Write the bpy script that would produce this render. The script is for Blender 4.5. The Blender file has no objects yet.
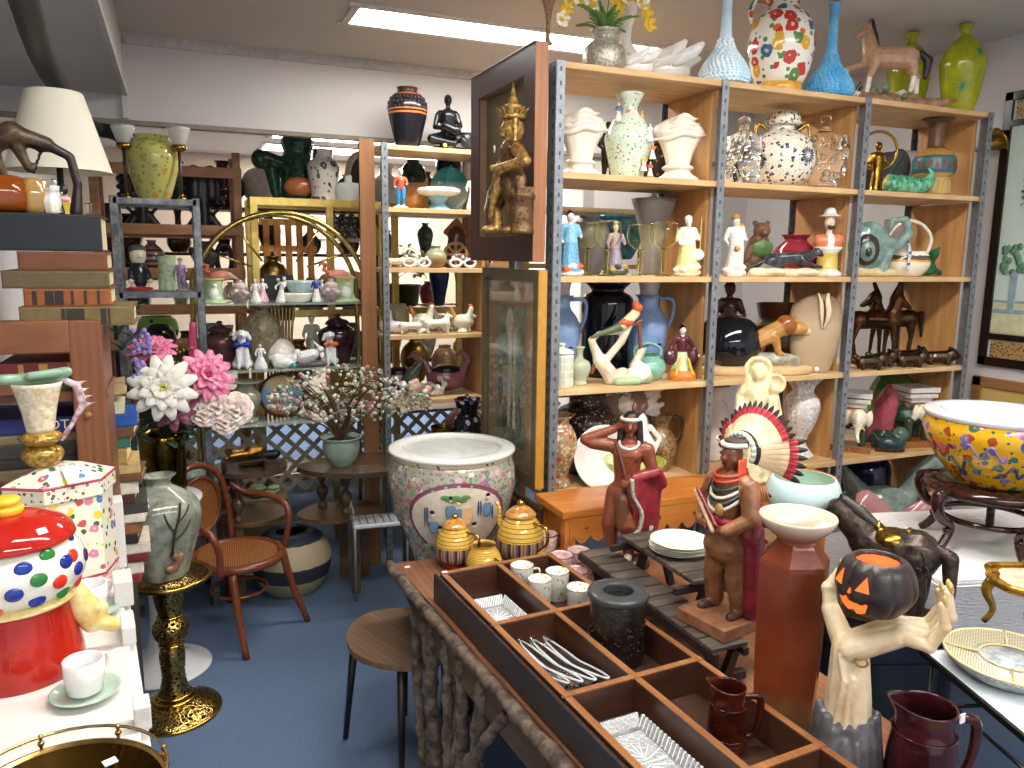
import bpy,bmesh,math,random
import numpy as np
from mathutils import Vector,Matrix
random.seed(7)
PI=math.pi
sc=bpy.context.scene
col=sc.collection
# ---------------------------------------------------------------- camera
F,YAW,PIT,ROLL,H=780.0,math.radians(23.1),math.radians(9.3),math.radians(0.7),1.85
_f=np.array([math.sin(YAW)*math.cos(PIT),math.cos(YAW)*math.cos(PIT),-math.sin(PIT)])
_r=np.array([math.cos(YAW),-math.sin(YAW),0.0]);_u=np.cross(_r,_f)
_c,_s=math.cos(ROLL),math.sin(ROLL)
_r,_u=_c*_r+_s*_u,-_s*_r+_c*_u
CAM=np.array([0,0,H])
cd=bpy.data.cameras.new('camera');cam=bpy.data.objects.new('camera',cd);col.objects.link(cam)
cd.sensor_width=36;cd.lens=36*F/1024;cd.clip_start=.02
cam.matrix_world=Matrix(((_r[0],_u[0],-_f[0],0),(_r[1],_u[1],-_f[1],0),(_r[2],_u[2],-_f[2],H),(0,0,0,1)))
sc.camera=cam
# ---------------------------------------------------------------- world, exposure
sc.view_settings.view_transform='Standard';sc.view_settings.look='None'
sc.view_settings.gamma=1;sc.view_settings.use_curve_mapping=False
sc.view_settings.exposure=0.62
w=bpy.data.worlds.new('world');sc.world=w;w.use_nodes=True
w.node_tree.nodes['Background'].inputs[0].default_value=(.85,.88,1,1)
w.node_tree.nodes['Background'].inputs[1].default_value=.72
CZ=2.98                                              # ceiling height
LAMP=23.0                                             # troffer strength
# ---------------------------------------------------------------- helpers
def ray(x,y):return _f+_r*((x-512)/F)+_u*((384-y)/F)
def az(x,y,z):d=ray(x,y);return Vector(CAM+d*((z-H)/d[2]))
def ay(x,y,Y):d=ray(x,y);return Vector(CAM+d*(Y/d[1]))
def ax(x,y,X):d=ray(x,y);return Vector(CAM+d*(X/d[0]))
def on(px,Y,z):                                      # the point at depth Y, height z seen in column px
    a=(px-512)/F
    A=np.array([[_f[1]+_r[1]*a,_u[1]],[_f[2]+_r[2]*a,_u[2]]])
    t,tb=np.linalg.solve(A,np.array([Y,z-H]))
    return Vector(CAM+t*(_f+_r*a)+tb*_u)
def mp(p):return float(np.dot(np.array(p)-CAM,_f))/F # metres per pixel at a point
def fc(p,a=0):return-math.atan2(p[0],p[1])*(.5 if p[0]>1.3 and 2.68<p[1]<3.2 else 1)+math.radians(a)   # turn towards the room's open side
def prop(o,label=None,cat=None,group=None,kind=None):
    if label:o['label']=label
    if cat:o['category']=cat
    if group:o['group']=group
    if kind:o['kind']=kind
    return o
def T(name,label,cat,loc=(0,0,0),rz=0,group=None):
    o=bpy.data.objects.new(name,None);col.objects.link(o);o.empty_display_size=.05
    o.location=loc;o.rotation_euler=(0,0,rz)
    return prop(o,label,cat,group)
def kids(o):return [c for c in bpy.data.objects if c.parent==o]
def dup(o,loc,rz=None,label=None,sc_=None,parent=None):
    c=o.copy();col.objects.link(c)
    if parent:c.parent=parent
    if loc is not None:c.location=loc
    if rz is not None:c.rotation_euler=(0,0,rz)
    if label:c['label']=label
    if sc_:c.scale=(sc_,)*3
    for k in kids(o):
        dup(k,None,parent=c)
    return c
# ---------------------------------------------------------------- materials
_M={}
class N:
    def __init__(s,name):
        s.m=bpy.data.materials.new(name);s.m.use_nodes=True;s.t=s.m.node_tree
        s.b=s.t.nodes['Principled BSDF'];s._c=None
    def n(s,typ,**k):
        o=s.t.nodes.new(typ)
        for a,v in k.items():
            if a in o.inputs:o.inputs[a].default_value=v
            else:setattr(o,a,v)
        return o
    def l(s,a,b):s.t.links.new(a,b)
    def co(s,sc3=None,rot=None):
        if s._c is None:s._c=s.n('ShaderNodeTexCoord')
        if sc3 is None and rot is None:return s._c.outputs['Object']
        mp_=s.n('ShaderNodeMapping')
        if sc3:mp_.inputs['Scale'].default_value=sc3
        if rot:mp_.inputs['Rotation'].default_value=rot
        s.l(s._c.outputs['Object'],mp_.inputs[0]);return mp_.outputs[0]
    def ramp(s,src,stops,const=False):
        r=s.n('ShaderNodeValToRGB');e=r.color_ramp.elements
        if const:r.color_ramp.interpolation='CONSTANT'
        while len(e)<len(stops):e.new(.5)
        for i,(p,c)in enumerate(stops):
            e[i].position=p;e[i].color=(*c[:3],1)
        s.l(src,r.inputs[0]);return r.outputs[0]
    def mix(s,f,a,b):
        m=s.n('ShaderNodeMix',data_type='RGBA')
        for v,i in ((f,0),(a,6),(b,7)):
            if isinstance(v,(tuple,list)):m.inputs[i].default_value=(*v[:3],1)
            elif isinstance(v,(int,float)):m.inputs[i].default_value=v
            else:s.l(v,m.inputs[i])
        return m.outputs[2]
    def noise(s,scale,detail=3,vec=None,rough=.5):
        n=s.n('ShaderNodeTexNoise');n.inputs['Scale'].default_value=scale
        n.inputs['Detail'].default_value=detail;n.inputs['Roughness'].default_value=rough
        s.l(vec if vec is not None else s.co(),n.inputs['Vector']);return n.outputs['Fac']
    def vor(s,scale,vec=None,feat='F1'):
        n=s.n('ShaderNodeTexVoronoi',feature=feat);n.inputs['Scale'].default_value=scale
        s.l(vec if vec is not None else s.co(),n.inputs['Vector']);return n
    def math(s,op,a,b=0.0):
        n=s.n('ShaderNodeMath',operation=op)
        for v,i in ((a,0),(b,1)):
            if isinstance(v,(int,float)):n.inputs[i].default_value=v
            else:s.l(v,n.inputs[i])
        return n.outputs[0]
    def bump(s,h,st=.3,d=.002):
        b=s.n('ShaderNodeBump');b.inputs['Strength'].default_value=st;b.inputs['Distance'].default_value=d
        s.l(h,b.inputs['Height']);s.l(b.outputs[0],s.b.inputs['Normal'])
    def set(s,c=None,rough=.5,metal=0,spec=.5,**k):
        if c is not None:
            if isinstance(c,tuple):s.b.inputs['Base Color'].default_value=(*c[:3],1)
            else:s.l(c,s.b.inputs['Base Color'])
        s.b.inputs['Roughness'].default_value=rough;s.b.inputs['Metallic'].default_value=metal
        s.b.inputs['Specular IOR Level'].default_value=spec
        for a,v in k.items():s.b.inputs[a.replace('_',' ')].default_value=v
        return s.m
def C3(h):                                             # '#rrggbb' as seen -> linear
    h=h.lstrip('#');o=[]
    for i in (0,2,4):
        v=int(h[i:i+2],16)/255;o.append(v/12.92 if v<=.04045 else ((v+.055)/1.055)**2.4)
    return tuple(o)
def key(f):
    def g(*a,**k):
        kk=(f.__name__,str(a),str(sorted(k.items())))
        if kk not in _M:_M[kk]=f(*a,**k)
        return _M[kk]
    return g
@key
def flat(c,rough=.5,metal=0,var=.12,scale=30,bump=0):     # plain body with a slight uneven tone
    n=N('plain');a=C3(c);f=n.noise(scale,3)
    cc=n.ramp(f,[(.3,tuple(v*(1-var)for v in a)),(.7,tuple(min(1,v*(1+var))for v in a))])
    if bump:n.bump(f,bump,.003)
    return n.set(cc,rough,metal)
@key
def glaze(c1,c2='',scale=25,rough=.12,metal=0,bump=0):     # mottled pottery glaze
    n=N('glaze');c2=c2 or c1
    f=n.noise(scale,4,rough=.6)
    if bump:n.bump(f,bump,.004)
    return n.set(n.ramp(f,[(.36,C3(c1)),(.64,C3(c2))]),rough,metal)
@key
def wood(c1,c2,scale=1.0,axis=0,rough=.5,knots=True):
    n=N('wood');s=[14*scale]*3;s[axis]=1.3*scale
    v=n.co(tuple(s));f=n.noise(1.6,5,v,.62)
    w_=n.n('ShaderNodeTexWave',wave_type='BANDS');w_.inputs['Scale'].default_value=1.1
    w_.inputs['Distortion'].default_value=7;w_.inputs['Detail'].default_value=3
    n.l(v,w_.inputs['Vector'])
    cc=n.mix(n.math('MULTIPLY',w_.outputs['Fac'],.55),n.ramp(f,[(.3,C3(c1)),(.72,C3(c2))]),C3(c1))
    if knots:
        k=n.vor(3.1*scale,n.co(tuple((.45 if i==axis else 1.4)for i in range(3))))
        cc=n.mix(n.ramp(k.outputs['Distance'],[(.05,(.8,)*3),(.13,(0,)*3)]),cc,tuple(v*.35 for v in C3(c1)))
    n.bump(f,.15,.001)
    return n.set(cc,rough)
@key
def floral(base,cols,scale=40,size=.36,rough=.15,leaf='',lsc=1.7,metal=0,lsize=.28):
    n=N('painted_flowers');cc=C3(base)
    if leaf:
        v2=n.vor(scale*lsc);m2=n.math('LESS_THAN',v2.outputs['Distance'],lsize)
        cc=n.mix(m2,cc,C3(leaf))
    wob=n.n('ShaderNodeTexNoise');wob.inputs['Scale'].default_value=scale*1.6;n.l(n.co(),wob.inputs['Vector'])
    vm=n.n('ShaderNodeVectorMath',operation='MULTIPLY_ADD');n.l(wob.outputs['Color'],vm.inputs[0])
    vm.inputs[1].default_value=(.5/scale,)*3;n.l(n.co(),vm.inputs[2])
    v=n.vor(scale,vm.outputs[0])
    sp=n.n('ShaderNodeSeparateColor');n.l(v.outputs['Color'],sp.inputs[0])
    k=len(cols);pal=n.ramp(sp.outputs[0],[(i/k,C3(c))for i,c in enumerate(cols)],True)
    m=n.math('LESS_THAN',v.outputs['Distance'],size)
    cc=n.mix(m,cc,pal)
    c2=n.math('LESS_THAN',v.outputs['Distance'],size*.3)
    cc=n.mix(n.math('MULTIPLY',c2,.6),cc,C3(base))
    return n.set(cc,rough,metal)
@key
def bands(stops,h=1.0,rough=.2,metal=0,soft=False,nz=0,bump=0):        # rings of colour up the height h
    n=N('banded');s=n.n('ShaderNodeSeparateXYZ');n.l(n.co(),s.inputs[0])
    z=n.math('DIVIDE',s.outputs['Z'],h)
    if nz:z=n.math('ADD',z,n.math('MULTIPLY',n.math('SUBTRACT',n.noise(30,3),.5),nz))
    if bump:n.bump(n.noise(60,3),bump,.003)
    return n.set(n.ramp(z,[(p,C3(c))for p,c in stops],not soft),rough,metal)
@key
def glass(c='#ffffff',rough=.02,alpha=.25,tint=.6):         # thin clear glass: part see-through, part gloss
    n=N('glass')
    if alpha<=.15:
        n.b.inputs['IOR'].default_value=1.3
        return n.set(C3(c),rough,0,.6,Transmission_Weight=1.0)
    g=n.set(C3(c),rough,0,.8)
    n.b.inputs['Coat Weight'].default_value=.5
    fr=n.n('ShaderNodeLayerWeight');fr.inputs['Blend'].default_value=.35
    mr=n.n('ShaderNodeMapRange');n.l(n.math('POWER',fr.outputs['Facing'],2.5),mr.inputs[0])
    mr.inputs[3].default_value=alpha;mr.inputs[4].default_value=min(1,alpha+.45)
    n.l(mr.outputs[0],n.b.inputs['Alpha'])
    return g
@key
def metal(c,rough=.3,var=.35,scale=60,bump=0):
    n=N('metal');a=C3(c);f=n.noise(scale,4)
    if bump:n.bump(f,bump,.003)
    return n.set(n.ramp(f,[(.35,tuple(v*(1-var)for v in a)),(.65,a)]),rough,1)
# ---------------------------------------------------------------- geometry
def crom(pts,k=4):
    if k<=1:return list(pts)
    P_=[np.array(p,float)for p in pts];out=[]
    for i in range(len(P_)-1):
        a=P_[max(i-1,0)];b=P_[i];c=P_[i+1];d=P_[min(i+2,len(P_)-1)]
        for j in range(k):
            t=j/k
            out.append(.5*((2*b)+(c-a)*t+(2*a-5*b+4*c-d)*t*t+(3*b-a-3*c+d)*t**3))
    out.append(P_[-1]);return out
class B:                                               # collects shapes, then links them as ONE mesh
    def __init__(s):s.v=[];s.f=[];s.mi=[];s.sm=[];s.M=Matrix.Identity(4)
    def add(s,vs,fs,mi=0,smooth=True):
        o=len(s.v);s.v+=[tuple(s.M@Vector(v))for v in vs]
        s.f+=[tuple(i+o for i in f)for f in fs];s.mi+=[mi]*len(fs);s.sm+=[smooth]*len(fs);return s
    def box(s,c,d,mi=0,rz=0,rx=0,ry=0,bev=0):
        R=Matrix.Translation(c)@Matrix.Rotation(rz,4,'Z')@Matrix.Rotation(ry,4,'Y')@Matrix.Rotation(rx,4,'X')
        x,y,z=(q/2 for q in d)
        if bev:
            b=min(bev,x*.9,y*.9,z*.9);bm=bmesh.new();bmesh.ops.create_cube(bm,size=1)
            for v in bm.verts:v.co=Vector((v.co.x*2*x,v.co.y*2*y,v.co.z*2*z))
            bmesh.ops.bevel(bm,geom=bm.edges[:],offset=b,segments=2,profile=.5,affect='EDGES')
            vs=[R@v.co for v in bm.verts];bm.verts.index_update()
            fs=[[v.index for v in f.verts]for f in bm.faces];bm.free();return s.add(vs,fs,mi,False)
        vs=[R@Vector((a*x,b_*y,c_*z))for a in (-1,1)for b_ in (-1,1)for c_ in (-1,1)]
        return s.add(vs,[(0,1,3,2),(4,6,7,5),(0,4,5,1),(2,3,7,6),(0,2,6,4),(1,5,7,3)],mi,False)
    def lathe(s,prof,c=(0,0,0),seg=28,k=3,mi=0,flute=0,fa=.06,sy=1,twist=0,smooth=True,lobe=None,a0=0):
        zl,zh=min(p[1]for p in prof),max(p[1]for p in prof);pr=[(p[0],min(max(p[1],zl),zh))for p in crom(prof,k)];vs=[];fs=[];n=len(pr)
        for i,(r_,z_)in enumerate(pr):
            for j in range(seg):
                th=2*PI*j/seg+a0;q=max(r_,0)
                if flute:q *=1+fa*math.cos(flute*(th+twist*z_))
                if lobe:q *=lobe(th,z_)
                vs.append((c[0]+q*math.cos(th),c[1]+q*math.sin(th)*sy,c[2]+z_))
        for i in range(n-1):
            for j in range(seg):
                k2=(j+1)%seg;fs.append((i*seg+j,i*seg+k2,(i+1)*seg+k2,(i+1)*seg+j))
        if pr[0][0]>1e-5:fs.append(tuple(range(seg-1,-1,-1)))
        if pr[-1][0]>1e-5:fs.append(tuple(range((n-1)*seg,n*seg)))
        return s.add(vs,fs,mi,smooth)
    def tube(s,pts,r_,seg=8,mi=0,k=4,closed=False,flat=1,smooth=True):
        rs=r_ if isinstance(r_,(list,tuple))else [r_]*len(pts)
        q=crom([(*p,a)for p,a in zip(pts,rs)],k)
        if closed:q=crom([(*p,a)for p,a in zip(list(pts)+[pts[0]],list(rs)+[rs[0]])],k)[:-1]
        n=len(q);vs=[];fs=[];up=Vector((0,0,1));last=None
        for i in range(n):
            a=Vector(q[(i-1)%n][:3]if closed else q[max(i-1,0)][:3]);b=Vector(q[(i+1)%n][:3]if closed else q[min(i+1,n-1)][:3])
            t=(b-a);t=t.normalized()if t.length>1e-9 else Vector((0,0,1))
            if last is None:
                x=t.cross(up)
                if x.length<.05:x=t.cross(Vector((0,1,0)))
            else:x=last-t*last.dot(t)
            x.normalize();last=x.copy();y=t.cross(x)
            for j in range(seg):
                th=2*PI*j/seg;vs.append(Vector(q[i][:3])+(x*math.cos(th)+y*math.sin(th)*flat)*max(q[i][3],1e-4))
        for i in range(n if closed else n-1):
            for j in range(seg):
                k2=(j+1)%seg;i2=(i+1)%n;fs.append((i*seg+j,i*seg+k2,i2*seg+k2,i2*seg+j))
        if not closed:fs.append(tuple(range(seg-1,-1,-1)));fs.append(tuple(range((n-1)*seg,n*seg)))
        return s.add(vs,fs,mi,smooth)
    def ell(s,c,r_,mi=0,seg=14,rings=9,R=None):
        if isinstance(r_,(int,float)):r_=(r_,)*3
        vs=[];fs=[];R=R or Matrix.Identity(3)
        for i in range(1,rings):
            ph=PI*i/rings
            for j in range(seg):
                th=2*PI*j/seg
                vs.append(Vector(c)+R@Vector((r_[0]*math.sin(ph)*math.cos(th),r_[1]*math.sin(ph)*math.sin(th),r_[2]*math.cos(ph))))
        a=len(vs);vs.append(Vector(c)+R@Vector((0,0,r_[2])));vs.append(Vector(c)-R@Vector((0,0,r_[2])))
        for i in range(rings-2):
            for j in range(seg):
                k2=(j+1)%seg;fs.append((i*seg+j,(i+1)*seg+j,(i+1)*seg+k2,i*seg+k2))
        for j in range(seg):
            k2=(j+1)%seg;fs.append((a,j,k2));fs.append((a+1,(rings-2)*seg+k2,(rings-2)*seg+j))
        return s.add(vs,fs,mi,True)
    def prism(s,poly,d,c=(0,0,0),R=None,mi=0,smooth=False):      # polygon in XZ, thickness d along Y
        n=len(poly);R=R or Matrix.Identity(3)
        vs=[Vector(c)+R@Vector((x,-d/2,z))for x,z in poly]+[Vector(c)+R@Vector((x,d/2,z))for x,z in poly]
        fs=[tuple(range(n)),tuple(range(2*n-1,n-1,-1))]+[(i,i+n,(i+1)%n+n,(i+1)%n)for i in range(n)]
        return s.add(vs,fs,mi,smooth)
    def slab(s,poly,z0,z1,mi=0):                    # polygon in XY
        n=len(poly);vs=[(x,y,z0)for x,y in poly]+[(x,y,z1)for x,y in poly]
        fs=[tuple(range(n-1,-1,-1)),tuple(range(n,2*n))]+[(i,(i+1)%n,(i+1)%n+n,i+n)for i in range(n)]
        return s.add(vs,fs,mi,False)
    def petal(s,base,tip,w_,cup=.15,mi=0,up=(0,0,1),th=.0015):  # curved leaf or petal with thickness
        a,b=Vector(base),Vector(tip);t=b-a;L=t.length;t.normalize()
        x=t.cross(Vector(up));x=x.normalized()if x.length>.01 else Vector((1,0,0));nn=x.cross(t)
        vs=[]
        for e in (0,1):
            for i in range(6):
                q=i/5;ww=w_*math.sin(PI*(q*.86+.07))**.8;c_=a+t*L*q+nn*(cup*L*math.sin(q*PI)-cup*L*.6*q*q)
                for m in (-1,0,1):vs.append(c_+x*ww*m*.5-nn*(cup*L*.35*(1-abs(m)))+nn*th*e)
        fs=[]
        for i in range(5):
            for m in (0,1):
                p=i*3+m;fs.append((p,p+1,p+4,p+3));fs.append((p+18,p+21,p+22,p+19))
        rim=[0,1,2,5,8,11,14,17,16,15,12,9,6,3]
        for i,p in enumerate(rim):
            q=rim[(i+1)%len(rim)];fs.append((p,p+18,q+18,q))
        return s.add(vs,fs,mi,True)
    def o(s,name,mats,parent=None,loc=(0,0,0),rz=0,label=None,cat=None,group=None,kind=None):
        me=bpy.data.meshes.new(name);me.from_pydata([tuple(v)for v in s.v],[],s.f)
        if not isinstance(mats,(list,tuple)):mats=[mats]
        for m in mats:me.materials.append(m)
        me.polygons.foreach_set('material_index',s.mi);me.polygons.foreach_set('use_smooth',s.sm);me.update()
        ob=bpy.data.objects.new(name,me);col.objects.link(ob);ob.location=loc;ob.rotation_euler=(0,0,rz)
        if parent:ob.parent=parent
        return prop(ob,label,cat,group,kind)
def hollow(prof,t,depth=.0):                         # an outer profile continued over the rim and down the inside
    inn=[(max(r_-t,.0005),z_)for r_,z_ in reversed(prof)]
    inn=[p for p in inn if p[1]>prof[0][1]+max(t,depth)]
    return list(prof)+inn+[(0.0003,inn[-1][1]if inn else prof[-1][1])]
def sca(prof,h,w=None):                              # unit profile -> metres
    w=w or h
    return [(r_*w,z_*h)for r_,z_ in prof]
def blob(name,items,mats,parent=None,vox=None,loc=(0,0,0),rz=0,h=1.0,sm=2,**k):
    """one continuous surface grown over tapered limbs (c) and ellipsoids (e); colour follows the nearest limb"""
    b=B()
    for it in items:
        if it[0]=='c':
            _,p,q,r0,r1,mi=it;p,q=Vector(p)*h,Vector(q)*h;r0 *=h;r1 *=h;d=q-p
            if d.length<1e-6:b.ell(p,r0,0,10,7);continue
            t=d.normalized()
            pts=[p-t*r0*.98,p-t*r0*.7,p-t*r0*.3,p,p+d*.5,q,q+t*r1*.3,q+t*r1*.7,q+t*r1*.98]
            rr=[r0*.2,r0*.71,r0*.954,r0,(r0+r1)/2,r1,r1*.954,r1*.71,r1*.2]
            b.tube(pts,rr,10,0,1)
        else:
            _,c,r_,mi=it[:4];b.ell(Vector(c)*h,tuple(x*h for x in r_),0,14,9)
    me=bpy.data.meshes.new(name);me.from_pydata([tuple(v)for v in b.v],[],b.f);me.update()
    ob=bpy.data.objects.new(name,me);col.objects.link(ob)
    md=ob.modifiers.new('r','REMESH');md.mode='VOXEL';md.voxel_size=vox or h*.012;md.use_smooth_shade=True
    if sm:
        m2=ob.modifiers.new('s','SMOOTH');m2.iterations=sm;m2.factor=.5
    dg=bpy.context.evaluated_depsgraph_get();nm=bpy.data.meshes.new_from_object(ob.evaluated_get(dg))
    bpy.data.objects.remove(ob);bpy.data.meshes.remove(me);nm.name=name;nm.materials.clear()
    if not isinstance(mats,(list,tuple)):mats=[mats]
    for m in mats:nm.materials.append(m)
    for v in nm.vertices:
        if v.co.z<.0006:v.co.z=.0006
    npoly=len(nm.polygons)
    if npoly and len(mats)>1:
        cen=np.empty(npoly*3);nm.polygons.foreach_get('center',cen);cen=cen.reshape(-1,3)/h
        best=np.full(npoly,1e9);idx=np.zeros(npoly,int)
        for it in items:
            if it[0]=='c':
                _,p,q,r0,r1,mi=it;p=np.array(p,float);q=np.array(q,float);d=q-p
                t=np.clip(((cen-p)@d)/max(d@d,1e-12),0,1);dd=np.linalg.norm(cen-p-t[:,None]*d,axis=1)-(r0+(r1-r0)*t)
            else:
                _,c,r_,mi=it[:4];r_=np.array(r_,float);dd=(np.linalg.norm((cen-np.array(c))/r_,axis=1)-1)*r_.min()
                if len(it)>4:dd=dd-it[4]
            m_=dd<best;best[m_]=dd[m_];idx[m_]=mi
        nm.polygons.foreach_set('material_index',idx.astype(np.int32))
    nm.polygons.foreach_set('use_smooth',[True]*npoly)
    ob=bpy.data.objects.new(name,nm);col.objects.link(ob);ob.location=loc;ob.rotation_euler=(0,0,rz)
    if parent:ob.parent=parent
    return prop(ob,k.get('label'),k.get('cat'),k.get('group'))
c_=lambda p,q,r0,r1=None,mi=0:('c',p,q,r0,r0 if r1 is None else r1,mi)
e_=lambda c,r_,mi=0,bias=0:('e',c,r_ if isinstance(r_,tuple)else (r_,)*3,mi,bias)
def ext(o):                                            # world bounds of a thing with its parts
    V=[];st_=[o]
    while st_:
        q=st_.pop();st_+=KIDS.get(q,[])
        if q.type=='MESH':
            n=len(q.data.vertices);c=np.empty(n*3);q.data.vertices.foreach_get('co',c);m=np.array(q.matrix_world);V.append(c.reshape(-1,3)@m[:3,:3].T+m[:3,3])
    a=np.vstack(V);return a.min(0),a.max(0)
KIDS={}
def settle(cells):
    """keep what stands on each shelf inside its bay and out of its neighbours"""
    bpy.context.view_layer.update();KIDS.clear()
    for o in bpy.data.objects:
        if o.parent:KIDS.setdefault(o.parent,[]).append(o)
    for x0,x1,y0,y1,z,zt in cells:
        L=[o for o in bpy.data.objects if not o.parent and o.type !='CAMERA' and abs(o.location.z-z)<.004 and x0-.06<o.location.x<x1+.06 and y0-.02<o.location.y<y1+.02 and not o.get('kind')and o.get('category')not in ('shelving','display rack')]
        E_=[]
        for o in L:
            a,b=ext(o);k=min(1,(zt-z-.006)/(b[2]-z),(y1-y0-.004)/(b[1]-a[1]),(x1-x0-.004)/(b[0]-a[0]))
            p=np.array(o.location);a,b=p+(a-p)*k,p+(b-p)*k
            if k<1:o.scale=[s*k for s in o.scale]
            E_.append([(a[:2]+b[:2])/2-p[:2],(b[:2]-a[:2])/2,p[:2]+0])
        def clampc(e):
            for i,(lo,hi)in enumerate(((x0,x1),(y0,y1))):e[2][i]=min(max(e[2][i]+e[0][i],lo+e[1][i]+.001),hi-e[1][i]-.001)-e[0][i]
        for e in E_:clampc(e);e.append(e[2][0])
        for it in range(30):
            mv=False
            for i in range(len(E_)):
                for j in range(i):
                    a,b=E_[i],E_[j];d=a[2]+a[0]-b[2]-b[0];r_=(a[1]+b[1])*.93
                    if abs(d[0])<r_[0]and abs(d[1])<r_[1]and (d[0]/r_[0])**2+(d[1]/r_[1])**2<1:
                        mv=True;s=(.006 if d[1]>=0 else-.006);a[2][1]+=s;b[2][1]-=s
                        s=(.0025 if d[0]>=0 else-.0025);a[2][0]+=s;b[2][0]-=s;clampc(a);clampc(b)
                        for e in (a,b):e[2][0]=min(max(e[2][0],e[3]-.022),e[3]+.022)
            if not mv:break
        for o,e in zip(L,E_):o.location.x,o.location.y=e[2]
def homo(before,k,skip=()):                          # move everything made since `before` along its sight lines, scaled to match
    for o in [o for o in bpy.data.objects if o not in before and not o.parent and o not in skip]:
        l_=o.location;o.location=Vector((l_.x*k,l_.y*k,H+(l_.z-H)*k));o.scale=[s*k for s in o.scale]
# ================================================================ LIGHTS
diff=N('lamp_diffuser');diff.b.inputs['Emission Color'].default_value=(1,.97,.92,1)
diff.b.inputs['Emission Strength'].default_value=LAMP;diff.set((.9,.9,.9),.5);diff=diff.m
PAINT=flat('#cfcbc8',.6,0,.03,3);CEIL=flat('#c4beb8',.7,0,.03,2)
def troffer(x0,x1,y0,y1,z,label):
    t=T('ceiling_light',label,'ceiling light',((x0+x1)/2,(y0+y1)/2,z),0,'recessed fluorescent ceiling lights')
    a,b_=(x1-x0)/2,(y1-y0)/2;f=.035
    q=B()
    for c,d in (((0,b_,-.006),(2*a+2*f,f,.012)),((0,-b_,-.006),(2*a+2*f,f,.012)),((a,0,-.006),(f,2*b_,.012)),((-a,0,-.006),(f,2*b_,.012))):
        q.box(c,d)
    q.o('frame',flat('#d8d6d2',.5),t)
    B().box((0,0,-.003),(2*a-f,2*b_-f,.004)).o('diffuser',diff,t)
troffer(.82,2.7,3.78,4.08,CZ,'long glowing fluorescent panel in the ceiling above the shelves')
troffer(-.2,2.9,1.3,1.62,CZ,'added unseen fluorescent panel in the ceiling above the sales table')  # extra panel out of view, added to light the room
troffer(-.3,2.7,-1.3,-.9,CZ,'added unseen fluorescent panel in the ceiling behind the camera')  # another added panel, unseen, lighting from behind the view
# ================================================================ SETTING
st=dict(kind='structure')
carp=N('carpet');f1=carp.noise(95,4,rough=.85);f2=carp.noise(3,3)
cc=carp.mix(f2,C3('#384b68'),C3('#4a607f'));cc=carp.mix(carp.math('MULTIPLY',f1,.8),cc,C3('#8296b2'))
carp.bump(f1,.8,.006);carp=carp.set(cc,.95,0,.1)
B().box((1.6,3.6,-.05),(7,13,.1)).o('floor',carp,**st)
B().box((1.6,3.6,CZ+.05),(7,13,.1)).o('ceiling',CEIL,**st)
XL,XR=-1.15,3.95
q=B().box((XR+.05,3.6,CZ/2),(.1,13,CZ));q.o('wall_right',PAINT,**st)
q=B().box((XL-.05,3.6,CZ/2),(.1,13,CZ))
q.o('wall_left',flat('#b9b8b8',.6,0,.05,5),**st)
q=B()
for i in range(6):q.box((XL+.012,.9+i*.7,1.5),(.02,.05,2.9),bev=.004)
q.o('trim_1',flat('#c4c3c4',.6),**st)
B().box((1.4,4.9,2.76),(5.1,.2,.44)).o('wall_back',PAINT,**st)
q=B().box((1.87,4.79,2.955),(4.15,.02,.05));q.o('trim_2',flat('#c3c0be',.6),**st)
B().box((-.21,4.79,2.75),(.03,.02,.4)).o('trim_3',flat('#d0cdcb',.6),**st)
B().box((1.4,4.795,2.53),(5.1,.03,.025)).o('trim_4',flat('#8b8172',.6),**st)
B().box((3.3,4.9,1.3),(1.3,.16,2.6)).o('wall_back_right',PAINT,**st)
# boxed-in beam above the left side, running into the depth
B().box((-.68,2.2,2.825),(.94,5.2,.31)).o('trim_5',flat('#c9c5c2',.6,0,.03,2),**st)
B().box((-.205,2.2,2.68),(.02,5.2,.03)).o('trim_6',flat('#d4d2d0',.6),**st)
B().box((1.6,9.95,1.5),(7,.1,3)).o('wall_far',flat('#cdb8a2',.7,0,.05,2),**st)
for y_ in (7.7,8.7):
    troffer(.9,3.0,y_,y_+.55,CZ,'bright fluorescent panel in the ceiling of the room beyond' +(', nearer one' if y_<8 else ', farther one'))
# black duct along the beam
t=T('duct_pipe','thick black pipe running under the ceiling at the top left','pipe',(0,0,0))
p0,p1,p2=ay(18,-20,2.2),ay(48,70,3.2),ay(88,125,4.45)
q=B().tube([ay(0,-70,1.8),p0,p1,p2,p2+Vector((.12,.12,-.02)),p2+Vector((.2,.16,-.12)),p2+Vector((.2,.16,-.3))],.036,14,0,4)
q.o('pipe',flat('#0f1214',.6),t)
B().lathe([(.045,-.03),(.045,.03)],p2+Vector((.2,.16,-.26)),16,1).o('collar',flat('#14181a',.4),t)
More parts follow.
